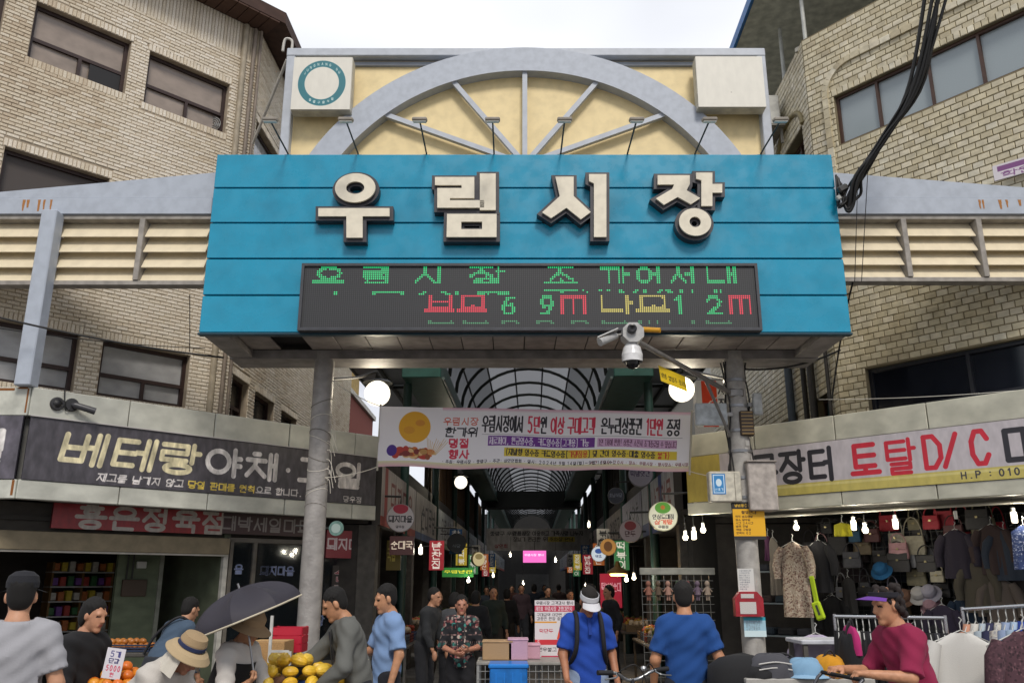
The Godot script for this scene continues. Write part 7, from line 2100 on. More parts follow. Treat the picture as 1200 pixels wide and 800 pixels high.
# ---------------------------------------------------------------- people: smooth bodies meshed from a distance field
class Field:
	var o: Vector3
	var h: float
	var nx: int
	var ny: int
	var nz: int
	var d := PackedFloat32Array()
	var flag := PackedByteArray()
	var list := PackedInt32Array()
	var wr := 0.0
	func _init(lo: Vector3, hi: Vector3, cell: float) -> void:
		o = lo; h = cell
		nx = int((hi.x - lo.x) / cell) + 3; ny = int((hi.y - lo.y) / cell) + 3; nz = int((hi.z - lo.z) / cell) + 3
		d.resize(nx * ny * nz); d.fill(9.0)
		flag.resize(nx * ny * nz)
	func put(i: int, v: float, k: float) -> void:
		var a := d[i]
		var r := v
		if k > 0.0:
			var e := maxf(k - absf(a - v), 0.0) / k
			r = minf(a, v) - e * e * k * 0.25
		else: r = minf(a, v)
		d[i] = r
		if absf(v) < h * 2.2 + k * 0.5 and flag[i] == 0:
			flag[i] = 1; list.append(i)
	func bone(a: Vector3, b: Vector3, ra: float, rb: float, k := 0.03, fd := Vector3.ZERO, fl := 1.0) -> void:
		var m := maxf(ra, rb) + h * 2.5 + k
		var x0 := maxi(int((minf(a.x, b.x) - m - o.x) / h), 0); var x1 := mini(int((maxf(a.x, b.x) + m - o.x) / h) + 1, nx - 1)
		var y0 := maxi(int((minf(a.y, b.y) - m - o.y) / h), 0); var y1 := mini(int((maxf(a.y, b.y) + m - o.y) / h) + 1, ny - 1)
		var z0 := maxi(int((minf(a.z, b.z) - m - o.z) / h), 0); var z1 := mini(int((maxf(a.z, b.z) + m - o.z) / h) + 1, nz - 1)
		var ab := b - a
		var l2 := maxf(ab.length_squared(), 1e-6)
		var g := 1.0 / fl - 1.0
		for z in range(z0, z1 + 1):
			for y in range(y0, y1 + 1):
				var i := (z * ny + y) * nx + x0
				for x in range(x0, x1 + 1):
					var p := o + Vector3(x, y, z) * h - a
					var t := clampf(p.dot(ab) / l2, 0.0, 1.0)
					var q := p - ab * t
					if g > 0.0: q += fd * (q.dot(fd) * g)
					var v := q.length() - lerpf(ra, rb, t)
					if wr > 0.0:
						var w := p + a
						v += wr * (sin(w.y * 34.0 + 2.2 * sin(w.x * 13.0 + w.z * 9.0)) * sin(w.x * 15.0 + w.z * 17.0 + w.y * 7.0) + 0.6 * sin(w.y * 61.0 + w.x * 43.0 + 2.0 * sin(w.z * 21.0)))
					put(i, v, k)
					i += 1
	func ell(c: Vector3, r: Vector3, bs := Basis.IDENTITY, k := 0.01) -> void:
		var m := maxf(r.x, maxf(r.y, r.z)) + h * 2.5 + k
		var mn := minf(r.x, minf(r.y, r.z))
		var inv := bs.transposed()
		for z in range(maxi(int((c.z - m - o.z) / h), 0), mini(int((c.z + m - o.z) / h) + 2, nz)):
			for y in range(maxi(int((c.y - m - o.y) / h), 0), mini(int((c.y + m - o.y) / h) + 2, ny)):
				for x in range(maxi(int((c.x - m - o.x) / h), 0), mini(int((c.x + m - o.x) / h) + 2, nx)):
					var p := inv * (o + Vector3(x, y, z) * h - c)
					put((z * ny + y) * nx + x, ((p / r).length() - 1.0) * mn, k)
	func cut(n: Vector3, c: Vector3) -> void: # removes what lies beyond the plane
		for i in list:
			var x := i % nx
			var y := (i / nx) % ny
			var z := i / (nx * ny)
			d[i] = maxf(d[i], n.dot(o + Vector3(x, y, z) * h - c))
	func mesh(mb, col = null) -> void:
		var vi := {}
		var V := PackedVector3Array()
		var N := PackedVector3Array()
		var sx := nx * ny
		var offs := [0, 1, nx, nx + 1, sx, sx + 1, sx + nx, sx + nx + 1]
		var ed := [[0, 1], [2, 3], [4, 5], [6, 7], [0, 2], [1, 3], [4, 6], [5, 7], [0, 4], [1, 5], [2, 6], [3, 7]]
		var tot := d.size() - sx - nx - 2
		var cand := {}
		for i in list:
			for f in [0, 1, nx, sx, nx + 1, sx + 1, sx + nx, sx + nx + 1]: cand[i - f] = true
		for i: int in cand:
			if i < 0 or i >= tot: continue
			var s := 0
			for k in 8:
				if d[i + offs[k]] < 0.0: s += 1
			if s == 0 or s == 8: continue
			var p := Vector3.ZERO
			var n := 0
			for e in ed:
				var a: float = d[i + offs[e[0]]]
				var b: float = d[i + offs[e[1]]]
				if (a < 0.0) != (b < 0.0):
					var t := a / (a - b)
					var q0 := Vector3(e[0] & 1, (e[0] >> 1) & 1, e[0] >> 2)
					var q1 := Vector3(e[1] & 1, (e[1] >> 1) & 1, e[1] >> 2)
					p += q0.lerp(q1, t); n += 1
			vi[i] = V.size()
			V.append(o + (Vector3(i % nx, (i / nx) % ny, i / sx) + p / n) * h)
			N.append(Vector3.ZERO)
		var F := PackedInt32Array()
		var ax := [[1, nx, sx], [nx, sx, 1], [sx, 1, nx]]
		for i: int in vi:
			for a in ax:
				var s0 := d[i] < 0.0
				var s1 := d[i + a[0]] < 0.0
				if s0 == s1: continue
				var c0 = vi.get(i, -1); var c1 = vi.get(i - a[1], -1); var c2 = vi.get(i - a[1] - a[2], -1); var c3 = vi.get(i - a[2], -1)
				if c1 < 0 or c2 < 0 or c3 < 0: continue
				if s0: F.append_array([c0, c1, c2, c3])
				else: F.append_array([c0, c3, c2, c1])
		for q in range(0, F.size(), 4):
			var n := (V[F[q + 2]] - V[F[q]]).cross(V[F[q + 3]] - V[F[q + 1]])
			for k in 4: N[F[q + k]] += n
		for k in N.size(): N[k] = N[k].normalized()
		var keep: Color = mb.cur
		for q in range(0, F.size(), 4):
			var A := F[q]; var B := F[q + 1]; var C := F[q + 2]; var D := F[q + 3]
			if col != null: mb.cur = col.call((V[A] + V[C]) * 0.5)
			mb.tri(V[A], V[B], V[C], N[A], N[B], N[C])
			mb.tri(V[A], V[C], V[D], N[A], N[C], N[D])
		mb.cur = keep
func hand(mb: MB, w: Vector3, dr: Vector3, left: bool, curl: float, fwd: Vector3, k: float, col: Color) -> void:
	var s := (fwd + Vector3.UP * 0.6) if fwd.z != 0.0 else fwd
	s = (s - dr * s.dot(dr)).normalized()
	var n := dr.cross(s) if left else s.cross(dr)
	var f := Field.new(w - Vector3.ONE * 0.21 * k, w + Vector3.ONE * 0.21 * k, 0.0062)
	f.bone(w - dr * 0.05, w + dr * 0.02, 0.027 * k, 0.025 * k, 0.015)
	var lens := [0.07, 0.08, 0.075, 0.058]
	for i in 4:
		var sp := (0.03 - 0.02 * i) * k
		var kn := w + dr * (0.088 - 0.006 * absf(i - 1.3)) * k + s * sp
		f.bone(w + dr * 0.02 + s * sp * 0.5, kn, 0.017 * k, 0.0135 * k, 0.012)
		var p := kn
		var a := 0.25 + curl * 0.7
		var L: float = lens[i] * k
		for j in 3:
			var dd := (dr * cos(a) + n * sin(a)).normalized()
			var q: Vector3 = p + dd * L * [0.45, 0.32, 0.23][j]
			f.bone(p, q, (0.0105 - 0.001 * j) * k, (0.0098 - 0.001 * j) * k, 0.002)
			p = q; a += 0.25 + curl * 0.75
	var tb0 := w + dr * 0.025 * k + s * 0.022 * k
	var t1 := tb0 + (dr * 0.6 + s * 0.75 + n * 0.3).normalized() * 0.042 * k
	f.bone(tb0, t1, 0.017 * k, 0.013 * k, 0.01)
	f.bone(t1, t1 + (dr * 0.8 + s * 0.2 + n * (0.3 + curl * 0.6)).normalized() * 0.05 * k, 0.0125 * k, 0.01 * k, 0.004)
	mb.cur = col
	f.mesh(mb)
func person(label: String, pos: Vector3, yaw: float, S: Dictionary, group := "") -> Dictionary:
	var k: float = S.get("h", 1.7) / 1.7
	var cell: float = S.get("cell", 0.014)
	var wide: float = S.get("wide", 1.0)
	var t := thing("person", label, "person", T3(pos, yaw), group)
	var lean: float = S.get("lean", 0.0)
	var side: float = S.get("side", 0.0)
	var LB := Basis(Vector3.RIGHT, lean) * Basis(Vector3.BACK, side)
	var hip := Vector3(0, 0.93, 0) * k
	var U := func(v: Vector3) -> Vector3: return hip + LB * (v * k - hip)
	var fwd := LB * Vector3(0, 0, 1)
	var J := {}
	J.waist = U.call(Vector3(0, 1.06, 0.0)); J.chest = U.call(Vector3(0, 1.27, -0.01)); J.neck = U.call(Vector3(0, 1.435, -0.02))
	var hp: float = S.get("pitch", 0.0)
	var HB := Basis(Vector3.UP, S.get("turn", 0.0)) * Basis(Vector3.RIGHT, lean * 0.5 + hp)
	J.head = J.neck + HB * Vector3(0, 0.135, 0.03) * k
	J.sh = [U.call(Vector3(0.146 * wide, 1.362, -0.01)), U.call(Vector3(-0.146 * wide, 1.362, -0.01))]
	J.el = [Vector3(0.225 * wide, 1.11, -0.03) * k, Vector3(-0.225 * wide, 1.11, -0.03) * k]
	J.wr = [Vector3(0.245 * wide, 0.87, 0.05) * k, Vector3(-0.245 * wide, 0.87, 0.05) * k]
	if lean > 0.1:
		for i in 2:
			J.el[i] = J.sh[i] + Vector3(0.05 * (1 if i == 0 else -1), -0.27, 0.04) * k; J.wr[i] = J.el[i] + Vector3(0.0, -0.22, 0.1) * k
	for i in 2:
		var key: String = ["armL", "armR"][i]
		if S.has(key): J.el[i] = S[key][0] * k; J.wr[i] = S[key][1] * k
	var stp: float = S.get("step", 0.0)
	J.hp = [hip + Vector3(0.085, -0.02, 0) * k, hip + Vector3(-0.085, -0.02, 0) * k]
	J.kn = [Vector3(0.095, 0.5, 0.03 + stp * 0.6) * k, Vector3(-0.095, 0.5, 0.03 - stp * 0.3) * k]
	J.an = [Vector3(0.1, 0.085, -0.03 + stp) * k, Vector3(-0.1, 0.085, -0.03 - stp) * k]
	var lo := Vector3(9, 0, 9)
	var hi := Vector3(-9, 0, -9)
	for v in [J.head, J.chest, J.sh[0], J.sh[1], J.el[0], J.el[1], J.wr[0], J.wr[1], J.an[0], J.an[1], J.kn[0], J.kn[1]]:
		lo = lo.min(v); hi = hi.max(v)
	lo -= Vector3(0.26, 0.0, 0.3); hi += Vector3(0.26, 0.28, 0.3); lo.y = -0.04
	var skin := lin(S.get("skin", "c99a7c"))
	var mb := MB.new()
	mb.cur = skin
	var f := Field.new(lo, hi, cell)
	var belly: float = S.get("belly", 1.0)
	f.bone(hip, J.waist, 0.125 * k, 0.12 * k * belly, 0.05, fwd, 0.75)
	f.bone(J.waist, J.chest, 0.12 * k * belly, 0.14 * k, 0.05, fwd, 0.7)
	f.bone(J.sh[0].lerp(J.chest, 0.2), J.sh[1].lerp(J.chest, 0.2), 0.07 * k, 0.07 * k, 0.06)
	f.bone(J.chest, J.neck, 0.11 * k, 0.055 * k, 0.05)
	f.bone(J.neck - fwd * 0.005, J.neck.lerp(J.head, 0.6), 0.053 * k, 0.052 * k, 0.03)
	for i in 2:
		f.bone(J.sh[i], J.el[i], 0.052 * k, 0.041 * k, 0.03); f.bone(J.el[i], J.wr[i], 0.041 * k, 0.027 * k, 0.02)
		f.bone(J.hp[i], J.kn[i], 0.082 * k, 0.055 * k, 0.04); f.bone(J.kn[i], J.an[i], 0.053 * k, 0.036 * k, 0.02)
	f.mesh(mb)
	# head
	var hc: Vector3 = J.head
	var hf := Field.new(hc - Vector3.ONE * 0.2 * k, hc + Vector3.ONE * 0.2 * k, maxf(0.0072, cell * 0.5))
	var HP := func(v: Vector3) -> Vector3: return hc + HB * (v * k)
	hf.ell(HP.call(Vector3(0, 0.03, -0.012)), Vector3(0.0695, 0.086, 0.089) * k, HB, 0.015)
	hf.ell(HP.call(Vector3(0, -0.035, 0.022)), Vector3(0.053, 0.075, 0.064) * k, HB, 0.025)
	hf.bone(HP.call(Vector3(0, 0.012, 0.082)), HP.call(Vector3(0, -0.025, 0.096)), 0.009 * k, 0.014 * k, 0.012)
	hf.bone(HP.call(Vector3(-0.035, 0.026, 0.07)), HP.call(Vector3(0.035, 0.026, 0.07)), 0.012 * k, 0.012 * k, 0.015)
	hf.bone(HP.call(Vector3(-0.016, -0.058, 0.076)), HP.call(Vector3(0.016, -0.058, 0.076)), 0.009 * k, 0.009 * k, 0.01)
	hf.ell(HP.call(Vector3(0, -0.098, 0.062)), Vector3(0.025, 0.02, 0.022) * k, HB, 0.02)
	for sg in [-1, 1]: hf.ell(HP.call(Vector3(0.073 * sg, -0.002, -0.008)), Vector3(0.011, 0.03, 0.02) * k, HB, 0.006)
	hf.bone(J.neck.lerp(J.head, 0.2), J.neck.lerp(J.head, 0.8), 0.05 * k, 0.05 * k, 0.03)
	var eye := lin("241a16")
	var lip := lin("a05a50")
	hf.mesh(mb, func(p: Vector3) -> Color:
		var q: Vector3 = (HB.transposed() * (p - hc)) / k
		if q.z > 0.05:
			if absf(absf(q.x) - 0.032) < 0.012 and absf(q.y - 0.008) < 0.006: return eye
			if absf(q.x) < 0.02 and absf(q.y + 0.058) < 0.008: return lip
		return skin)
	if cell < 0.02:
		for i in 2:
			var dr: Vector3 = (J.wr[i] - J.el[i]).normalized()
			hand(mb, J.wr[i], dr, i == 0, S.get("grip", [0.35, 0.35])[i], Vector3(-1 if i == 0 else 1, 0, 0) if S.has("bar") else Vector3(0, 0, 1), k, skin)
	else:
		for i in 2:
			var dr: Vector3 = (J.wr[i] - J.el[i]).normalized()
			mb.cur = skin
			mb.ball(J.wr[i] + dr * 0.06, Vector3(0.03, 0.07, 0.04) * k, 8)
	part(t, "body", mb, M("ffffff", 0.55, "soft", 3.0, 0.0, "vc"))
	# shirt
	var cu = null
	f = Field.new(lo, hi, cell)
	f.wr = S.get("folds", 0.0065)
	var nd0: Vector3 = (J.neck - J.chest).normalized()
	var loose: float = S.get("loose", 0.022)
	f.bone(hip + Vector3(0, -0.06 * k, 0), J.waist, 0.14 * k + loose, 0.13 * k * belly + loose, 0.05, fwd, 0.76)
	f.bone(J.waist, J.chest, 0.13 * k * belly + loose, 0.145 * k + loose, 0.05, fwd, 0.7)
	f.bone(J.sh[0].lerp(J.chest, 0.15), J.sh[1].lerp(J.chest, 0.15), 0.078 * k + loose * 0.4, 0.078 * k + loose * 0.4, 0.06)
	f.bone(J.chest, J.neck - (J.neck - J.chest) * 0.12, 0.12 * k, 0.072 * k, 0.05)
	for i in 2: f.bone(J.neck - nd0 * 0.03, J.sh[i], 0.058 * k, 0.066 * k, 0.05)
	var slv: float = S.get("sleeve", 0.6) # 0..1 upper arm, 1..2 forearm
	for i in 2:
		if slv <= 1.0: f.bone(J.sh[i], J.sh[i].lerp(J.el[i], slv), 0.06 * k + loose * 0.3, 0.06 * k + loose * 0.5, 0.03)
		else:
			f.bone(J.sh[i], J.el[i], 0.06 * k + loose * 0.3, 0.05 * k + loose * 0.4, 0.03)
			f.bone(J.el[i], J.el[i].lerp(J.wr[i], slv - 1.0), 0.054 * k + loose * 0.4, 0.038 * k + loose * 0.3, 0.02)
	var hem: Vector3 = hip + Vector3(0, S.get("hem", -0.1) * k, 0)
	f.cut(Vector3(0, -1, 0), hem)
	var nd: Vector3 = (J.neck - J.chest).normalized()
	for id in f.list:
		var p: Vector3 = f.o + Vector3(id % f.nx, (id / f.nx) % f.ny, id / (f.nx * f.ny)) * f.h - J.neck
		var al := p.dot(nd)
		if (p - nd * al).length() < 0.088 * k and al > -0.05: f.d[id] = maxf(f.d[id], al - S.get("collar", 0.012))
	for i in 2:
		var a: Vector3 = J.sh[i] if slv <= 1.0 else J.el[i]
		var b: Vector3 = J.el[i] if slv <= 1.0 else J.wr[i]
		var fr: float = slv if slv <= 1.0 else slv - 1.0
		var dn := (b - a).normalized()
		var e := a.lerp(b, fr)
		# cut only near that arm's end
		for id in f.list:
			var p: Vector3 = f.o + Vector3(id % f.nx, (id / f.nx) % f.ny, id / (f.nx * f.ny)) * f.h
			if (p - e).length() < 0.13 and (p - e - dn * dn.dot(p - e)).length() < 0.088 * k and absf(p.x) > absf(e.x) - 0.085 * k: f.d[id] = maxf(f.d[id], dn.dot(p - e))
	var ms := MB.new()
	f.mesh(ms, cu)
	part(t, S.get("top", "shirt"), ms, S.shirt)
	# trousers
	f = Field.new(lo, hi, cell * 1.15)
	f.wr = 0.005
	f.bone(hip + Vector3(0, 0.06, 0) * k, hip - Vector3(0, 0.03, 0) * k, 0.135 * k, 0.14 * k, 0.04, Vector3(0, 0, 1), 0.78)
	for i in 2:
		f.bone(J.hp[i], J.kn[i], 0.1 * k, 0.078 * k, 0.04); f.bone(J.kn[i], J.an[i], 0.078 * k, 0.066 * k, 0.03)
	f.cut(Vector3(0, -1, 0), Vector3(0, 0.06, 0)); f.cut(Vector3(0, 1, 0), hip + Vector3(0, 0.1 * k, 0))
	var mp := MB.new()
	f.mesh(mp, cu)
	part(t, "trousers", mp, S.get("pants", cloth("23242a")))
	for i in 2:
		var mf := MB.new()
		mf.ball(J.an[i] + Vector3(0, -0.04, 0.06) * k, Vector3(0.048, 0.045, 0.13) * k, 12)
		mf.box(J.an[i] + Vector3(0, -0.07, 0.06) * k, Vector3(0.085, 0.025, 0.24) * k)
		part(t, "shoe", mf, M(S.get("shoes", "2a2a2c"), 0.6, "soft", 2.0))
	# hair
	var style: String = S.get("hair", "short")
	if style != "none":
		var hh := Field.new(hc - Vector3.ONE * 0.25 * k, hc + Vector3.ONE * 0.22 * k, maxf(0.009, cell * 0.55))
		hh.wr = 0.002
		if style == "bob":
			hh.ell(HP.call(Vector3(0, 0.045, -0.02)), Vector3(0.077, 0.088, 0.093) * k, HB, 0.01)
			hh.ell(HP.call(Vector3(0, -0.015, -0.045)), Vector3(0.084, 0.1, 0.075) * k, HB, 0.03)
			hh.cut((HB * Vector3(0, -0.5, 0.86)).normalized(), HP.call(Vector3(0, 0.07, 0.05)))
		elif style == "perm":
			for q in 34:
				var a := q * 2.4
				var y := 0.12 - 0.2 * q / 34.0
				hh.ell(HP.call(Vector3(cos(a) * 0.066, y, sin(a) * 0.07 - 0.028)), Vector3.ONE * 0.027 * k, HB, 0.008)
			hh.cut((HB * Vector3(0, -0.5, 0.86)).normalized(), HP.call(Vector3(0, 0.07, 0.05)))
		else:
			hh.ell(HP.call(Vector3(0, 0.052, -0.026)), Vector3(0.075, 0.084, 0.09) * k, HB, 0.008)
			hh.ell(HP.call(Vector3(0, 0.008, -0.044)), Vector3(0.07, 0.085, 0.066) * k, HB, 0.012)
			for sg in [-1, 1]: hh.bone(HP.call(Vector3(0.0645 * sg, 0.045, 0.012)), HP.call(Vector3(0.066 * sg, -0.005, 0.012)), 0.009 * k, 0.004 * k, 0.006)
		if cell < 0.02 and style != "perm":
			for q in 60:
				var az := q * 2.39996
				var el := asin(1.0 - 0.85 * q / 60.0)
				var dv := Vector3(cos(el) * cos(az), sin(el), cos(el) * sin(az))
				var c0 := Vector3(0, 0.05, -0.026) + dv * Vector3(0.073, 0.083, 0.088)
				hh.bone(HP.call(c0), HP.call(c0 + Vector3(dv.x * 0.01, -0.012, 0.014)), 0.009 * k, 0.005 * k, 0.005)
		var mh := MB.new()
		hh.mesh(mh, cu)
		part(t, "hair", mh, M(S.get("hair_col", "0d0a08"), 0.85, "fine", 8.0, 0.0, "bump"))
	J.node = t; J.HP = HP; J.HB = HB; J.k = k; J.fwd = fwd; J.U = U
	return J
func strap(J: Dictionary, called: String, pts: Array, r: float, mat: Material) -> void:
	part(J.node, called, tb(curve(pts, 5), r, 7), mat)
func stand(u: float, z: float) -> Vector3:
	var p := at(u, 700, z)
	return Vector3(p.x, 0, p.z)
func people() -> void:
	# man in grey T-shirt and black cap, back to the camera
	var J := person("man in grey T-shirt and black cap seen from behind, left edge", stand(24, 5.15), PI + 0.42, {h = 1.75, shirt = cloth("a3a3a8"), loose = 0.028, sleeve = 0.75, pants = cloth("2a2c34"), wide = 1.06, belly = 1.08, skin = "c28f70"})
	var m := MB.new()
	var X := Transform3D(J.HB, J.HP.call(Vector3(0, 0.052, -0.012)))
	m.lathe([Vector2(0.09, 0.0), Vector2(0.092, 0.03), Vector2(0.083, 0.065), Vector2(0.05, 0.09), Vector2(0, 0.097)], 24, X, Vector3(0.95, 1, 1.12))
	part(J.node, "cap", m, cloth("1b1c22"))
	m = MB.new(); m.sheet(func(u, v): return X * Vector3(sin((u - 0.5) * 2.2) * (0.095 + v * 0.05), 0.005 - v * 0.015 - 0.02 * pow(absf(u - 0.5) * 2, 2), 0.06 + cos((u - 0.5) * 2.2) * (0.045 + 0.075 * v)), 12, 3)
	part(J.node, "cap_peak", m, cloth("1b1c22"))
	# woman in black
	J = person("dark haired woman in a black shirt at the fruit table", stand(101, 6.5), 1.25, {h = 1.6, shirt = cloth("17171a"), sleeve = 1.9, hair = "bob", lean = 0.12, pitch = 0.15, pants = cloth("1e1e22"), skin = "c08c6e"})
	# stall keeper bending in a slate shirt
	J = person("stall keeper in slate blue shirt bending inside the left shop", stand(190, 9.0), 2.5, {h = 1.64, shirt = cloth("44566a"), sleeve = 1.7, lean = 0.62, pants = cloth("2c3038"), skin = "b98a6c"})
	strap(J, "shoulder_strap", [J.U.call(Vector3(-0.13, 1.43, 0.07)), J.U.call(Vector3(-0.08, 1.42, -0.14)), J.U.call(Vector3(0.08, 1.2, -0.16)), J.U.call(Vector3(0.17, 1.0, -0.1))], 0.014, M("16161a", 0.7))
	# vendor in wide sun hat
	J = person("vendor in a beige sun hat with white neck flap bending over the fruit", stand(158, 6.0), 1.2, {h = 1.62, shirt = cloth("c4beb6"), sleeve = 0.8, lean = 0.95, pitch = 0.3, pants = cloth("26304c"), hair = "short", armL = [Vector3(0.2, 0.98, 0.42), Vector3(0.16, 0.8, 0.58)], armR = [Vector3(-0.24, 0.95, 0.42), Vector3(-0.16, 0.8, 0.6)], skin = "a8745a", grip = [0.7, 0.7]})
	X = Transform3D(J.HB * Basis(Vector3.RIGHT, -0.25), J.HP.call(Vector3(0, 0.05, -0.02)))
	m = MB.new(); m.lathe([Vector2(0.088, 0.0), Vector2(0.09, 0.04), Vector2(0.076, 0.078), Vector2(0.0, 0.09)], 24, X)
	part(J.node, "hat_crown", m, cloth("a48c6a"))
	m = MB.new(); m.lathe([Vector2(0.088, 0.004), Vector2(0.115, -0.012), Vector2(0.14, -0.045), Vector2(0.14, -0.05), Vector2(0.113, -0.02), Vector2(0.088, -0.004)], 32, X, Vector3(1, 1, 1.15))
	part(J.node, "hat_brim", m, cloth("b59f7c"))
	m = MB.new()
	m.sheet(func(u, v):
		var a: float = PI * 0.35 + PI * 1.3 * u
		var r: float = 0.09 + 0.05 * (1.0 - v) + 0.006 * sin(u * 40.0)
		return X * Vector3(sin(a) * r, -0.01 - 0.16 * (1.0 - v), cos(a) * r)
	, 30, 5)
	part(J.node, "neck_flap", m, cloth("d0cabd"))
	m = MB.new(); m.lathe([Vector2(0.09, 0.006), Vector2(0.094, 0.008), Vector2(0.093, 0.03), Vector2(0.089, 0.032)], 24, X)
	part(J.node, "hat_band", m, cloth("2a3458"))
	var ap := MB.new()
	ap.sheet(func(u, v): return J.U.call(Vector3(-0.16 + 0.32 * u, 0.78 + 0.5 * v, 0.17 + 0.02 * sin(u * 9.0))), 10, 6)
	part(J.node, "apron", ap, cloth("27335a"))
	# woman under the umbrella
	J = person("woman in black apron and white sleeves under the dark umbrella", stand(272, 6.7), 1.15, {h = 1.52, shirt = cloth("cbc6c0"), sleeve = 1.0, lean = 0.3, pitch = 0.25, pants = cloth("1c1c20"), armL = [Vector3(0.24, 1.0, 0.26), Vector3(0.14, 0.92, 0.46)], armR = [Vector3(-0.24, 1.02, 0.22), Vector3(-0.1, 1.12, 0.3)], grip = [0.6, 1.0], skin = "b88766", hair = "short"})
	m = MB.new()
	m.sheet(func(u, v):
		var a: float = -2.5 + 5.0 * u
		return J.U.call(Vector3(sin(a) * (0.175 + 0.03 * (1.0 - v)), 0.72 + 0.6 * v, cos(a) * (0.145 + 0.03 * (1.0 - v)) - 0.01))
	, 28, 8)
	part(J.node, "apron", m, cloth("141416"))
	m = MB.new()
	m.sheet(func(u, v): return J.U.call(Vector3(0.07 + 0.2 * u, 0.72 + 0.28 * v, 0.19 - 0.1 * u)), 8, 6)
	part(J.node, "patterned_pouch", m, pattern_cloth("3a3f6a", ["b06a8a", "6a8ac0", "c8b0c8", "2a2a4a"], 22, 300, 3.0))
	X = Transform3D(J.HB, J.HP.call(Vector3(0, 0.05, -0.01)))
	m = MB.new(); m.lathe([Vector2(0.17, -0.04), Vector2(0.1, 0.0), Vector2(0.1, 0.05), Vector2(0.06, 0.1), Vector2(0, 0.11)], 26, X)
	part(J.node, "sun_hat", m, cloth("a98d6c"))
	var wl: Vector3 = J.wr[0]
	m = MB.new(); m.tube([J.el[0].lerp(wl, 0.45), wl], [0.045, 0.042], 12)
	part(J.node, "sleeve_guard", m, cloth("d0ccc6"))
	# umbrella held by her right hand
	var tip: Vector3 = J.node.transform * (J.wr[1] + (J.wr[1] - J.el[1]).normalized() * 0.07)
	var rimc := at(291, 722, 6.55)
	var ax := (rimc - tip).normalized()
	var UB := Basis(Vector3.BACK, 0.38) * Basis(Vector3.RIGHT, 0.1)
	var t := thing("umbrella", "dark purple grey umbrella with cream edge beside the grey column", "umbrella", Transform3D(UB, rimc))
	m = MB.new()
	var N := 8
	for i in N:
		var gm := MB.new()
		var a0 := TAU * i / N
		gm.sheet(func(u, v):
			var a: float = a0 + TAU / N * u
			var sc: float = 1.0 - 0.06 * sin(PI * u) * (1.0 - v)
			var r: float = 0.405 * cos(v * PI / 2) * sc
			return Vector3(cos(a) * r, 0.215 * sin(v * PI / 2) - 0.035 * sin(PI * u) * sin(v * PI), -sin(a) * r)
		, 8, 8, false)
		part(t, "gore", gm, M("2f2c36", 0.7, "cloth", 3.0, 0.0, "two bump"))
		var em := MB.new()
		var pts := []
		for j in 9:
			var a := a0 + TAU / N * j / 8.0
			var r := 0.405 * (1.0 - 0.06 * sin(PI * j / 8.0))
			pts.append(Vector3(cos(a) * r, 0, -sin(a) * r))
		em.tube(pts, 0.0075, 5)
		part(t, "edge_trim", em, cloth("c9bfa8"))
		part(t, "rib", tb([Vector3(0, 0.2, 0), Vector3(cos(a0) * 0.26, 0.145, -sin(a0) * 0.26), Vector3(cos(a0) * 0.4, 0.005, -sin(a0) * 0.4)], 0.004, 5), M("8a8a8c", 0.3, "", 1.0, 0.7))
	var inv := t.transform.affine_inverse()
	part(t, "shaft", tb([Vector3(0, 0.25, 0), Vector3(0, 0.08, 0), inv * tip], 0.008, 8), M("9a9a9c", 0.3, "", 1.0, 0.7))
	part(t, "handle", tb([inv * tip, inv * (tip - Vector3(0, 0.09, 0))], 0.014, 8), M("1c1c1e", 0.5))
	# man in grey jacket
	J = person("man in grey jacket reaching for the yellow melons", stand(424, 7.1), -1.25, {h = 1.7, shirt = M("62635f", 0.8, "cloth", 4.0), top = "jacket", sleeve = 1.9, lean = 0.3, pitch = 0.3, hem = -0.14, loose = 0.034, pants = cloth("24262c"), armR = [Vector3(-0.2, 1.12, 0.34), Vector3(-0.1, 0.98, 0.58)], armL = [Vector3(0.27, 1.08, 0.16), Vector3(0.2, 0.93, 0.34)], grip = [0.6, 0.6], skin = "b98664"})
	m = MB.new()
	m.sheet(func(u, v): return J.U.call(Vector3(-0.06 + 0.12 * u, 1.02 + 0.36 * v, 0.142 - 0.03 * v + 0.006 * sin(v * 9.0))), 4, 6)
	part(J.node, "inner_shirt", m, cloth("232a40"))
	strap(J, "zip", [J.U.call(Vector3(0.065, 1.4, 0.1)), J.U.call(Vector3(0.07, 1.2, 0.152)), J.U.call(Vector3(0.07, 0.92, 0.15))], 0.006, M("2a2a2a", 0.4))
	# light blue man
	J = person("man in light blue T-shirt standing behind the grey jacket", stand(456, 7.9), -1.1, {h = 1.69, shirt = cloth("7d9ac4"), sleeve = 0.85, pitch = 0.2, pants = cloth("1c1e26"), armR = [Vector3(-0.24, 1.12, 0.06), Vector3(-0.1, 1.1, 0.26)], grip = [0.4, 0.8], skin = "bb8866"})
	# woman in patterned top
	var hearts := pattern_cloth("17171c", ["b8928c", "3a8a80", "a85a5a", "c2b0a4"], 31, 70, 7.0)
	J = person("woman in black top with coloured hearts walking out of the arcade", stand(541, 10.4), 0.1, {h = 1.56, shirt = hearts, sleeve = 1.2, hair = "bob", step = 0.1, pants = cloth("15151a"), armL = [Vector3(0.24, 1.08, 0.05), Vector3(0.08, 1.05, 0.22)], armR = [Vector3(-0.24, 1.08, 0.05), Vector3(-0.08, 1.02, 0.22)], grip = [0.6, 0.6], skin = "b07a62"})
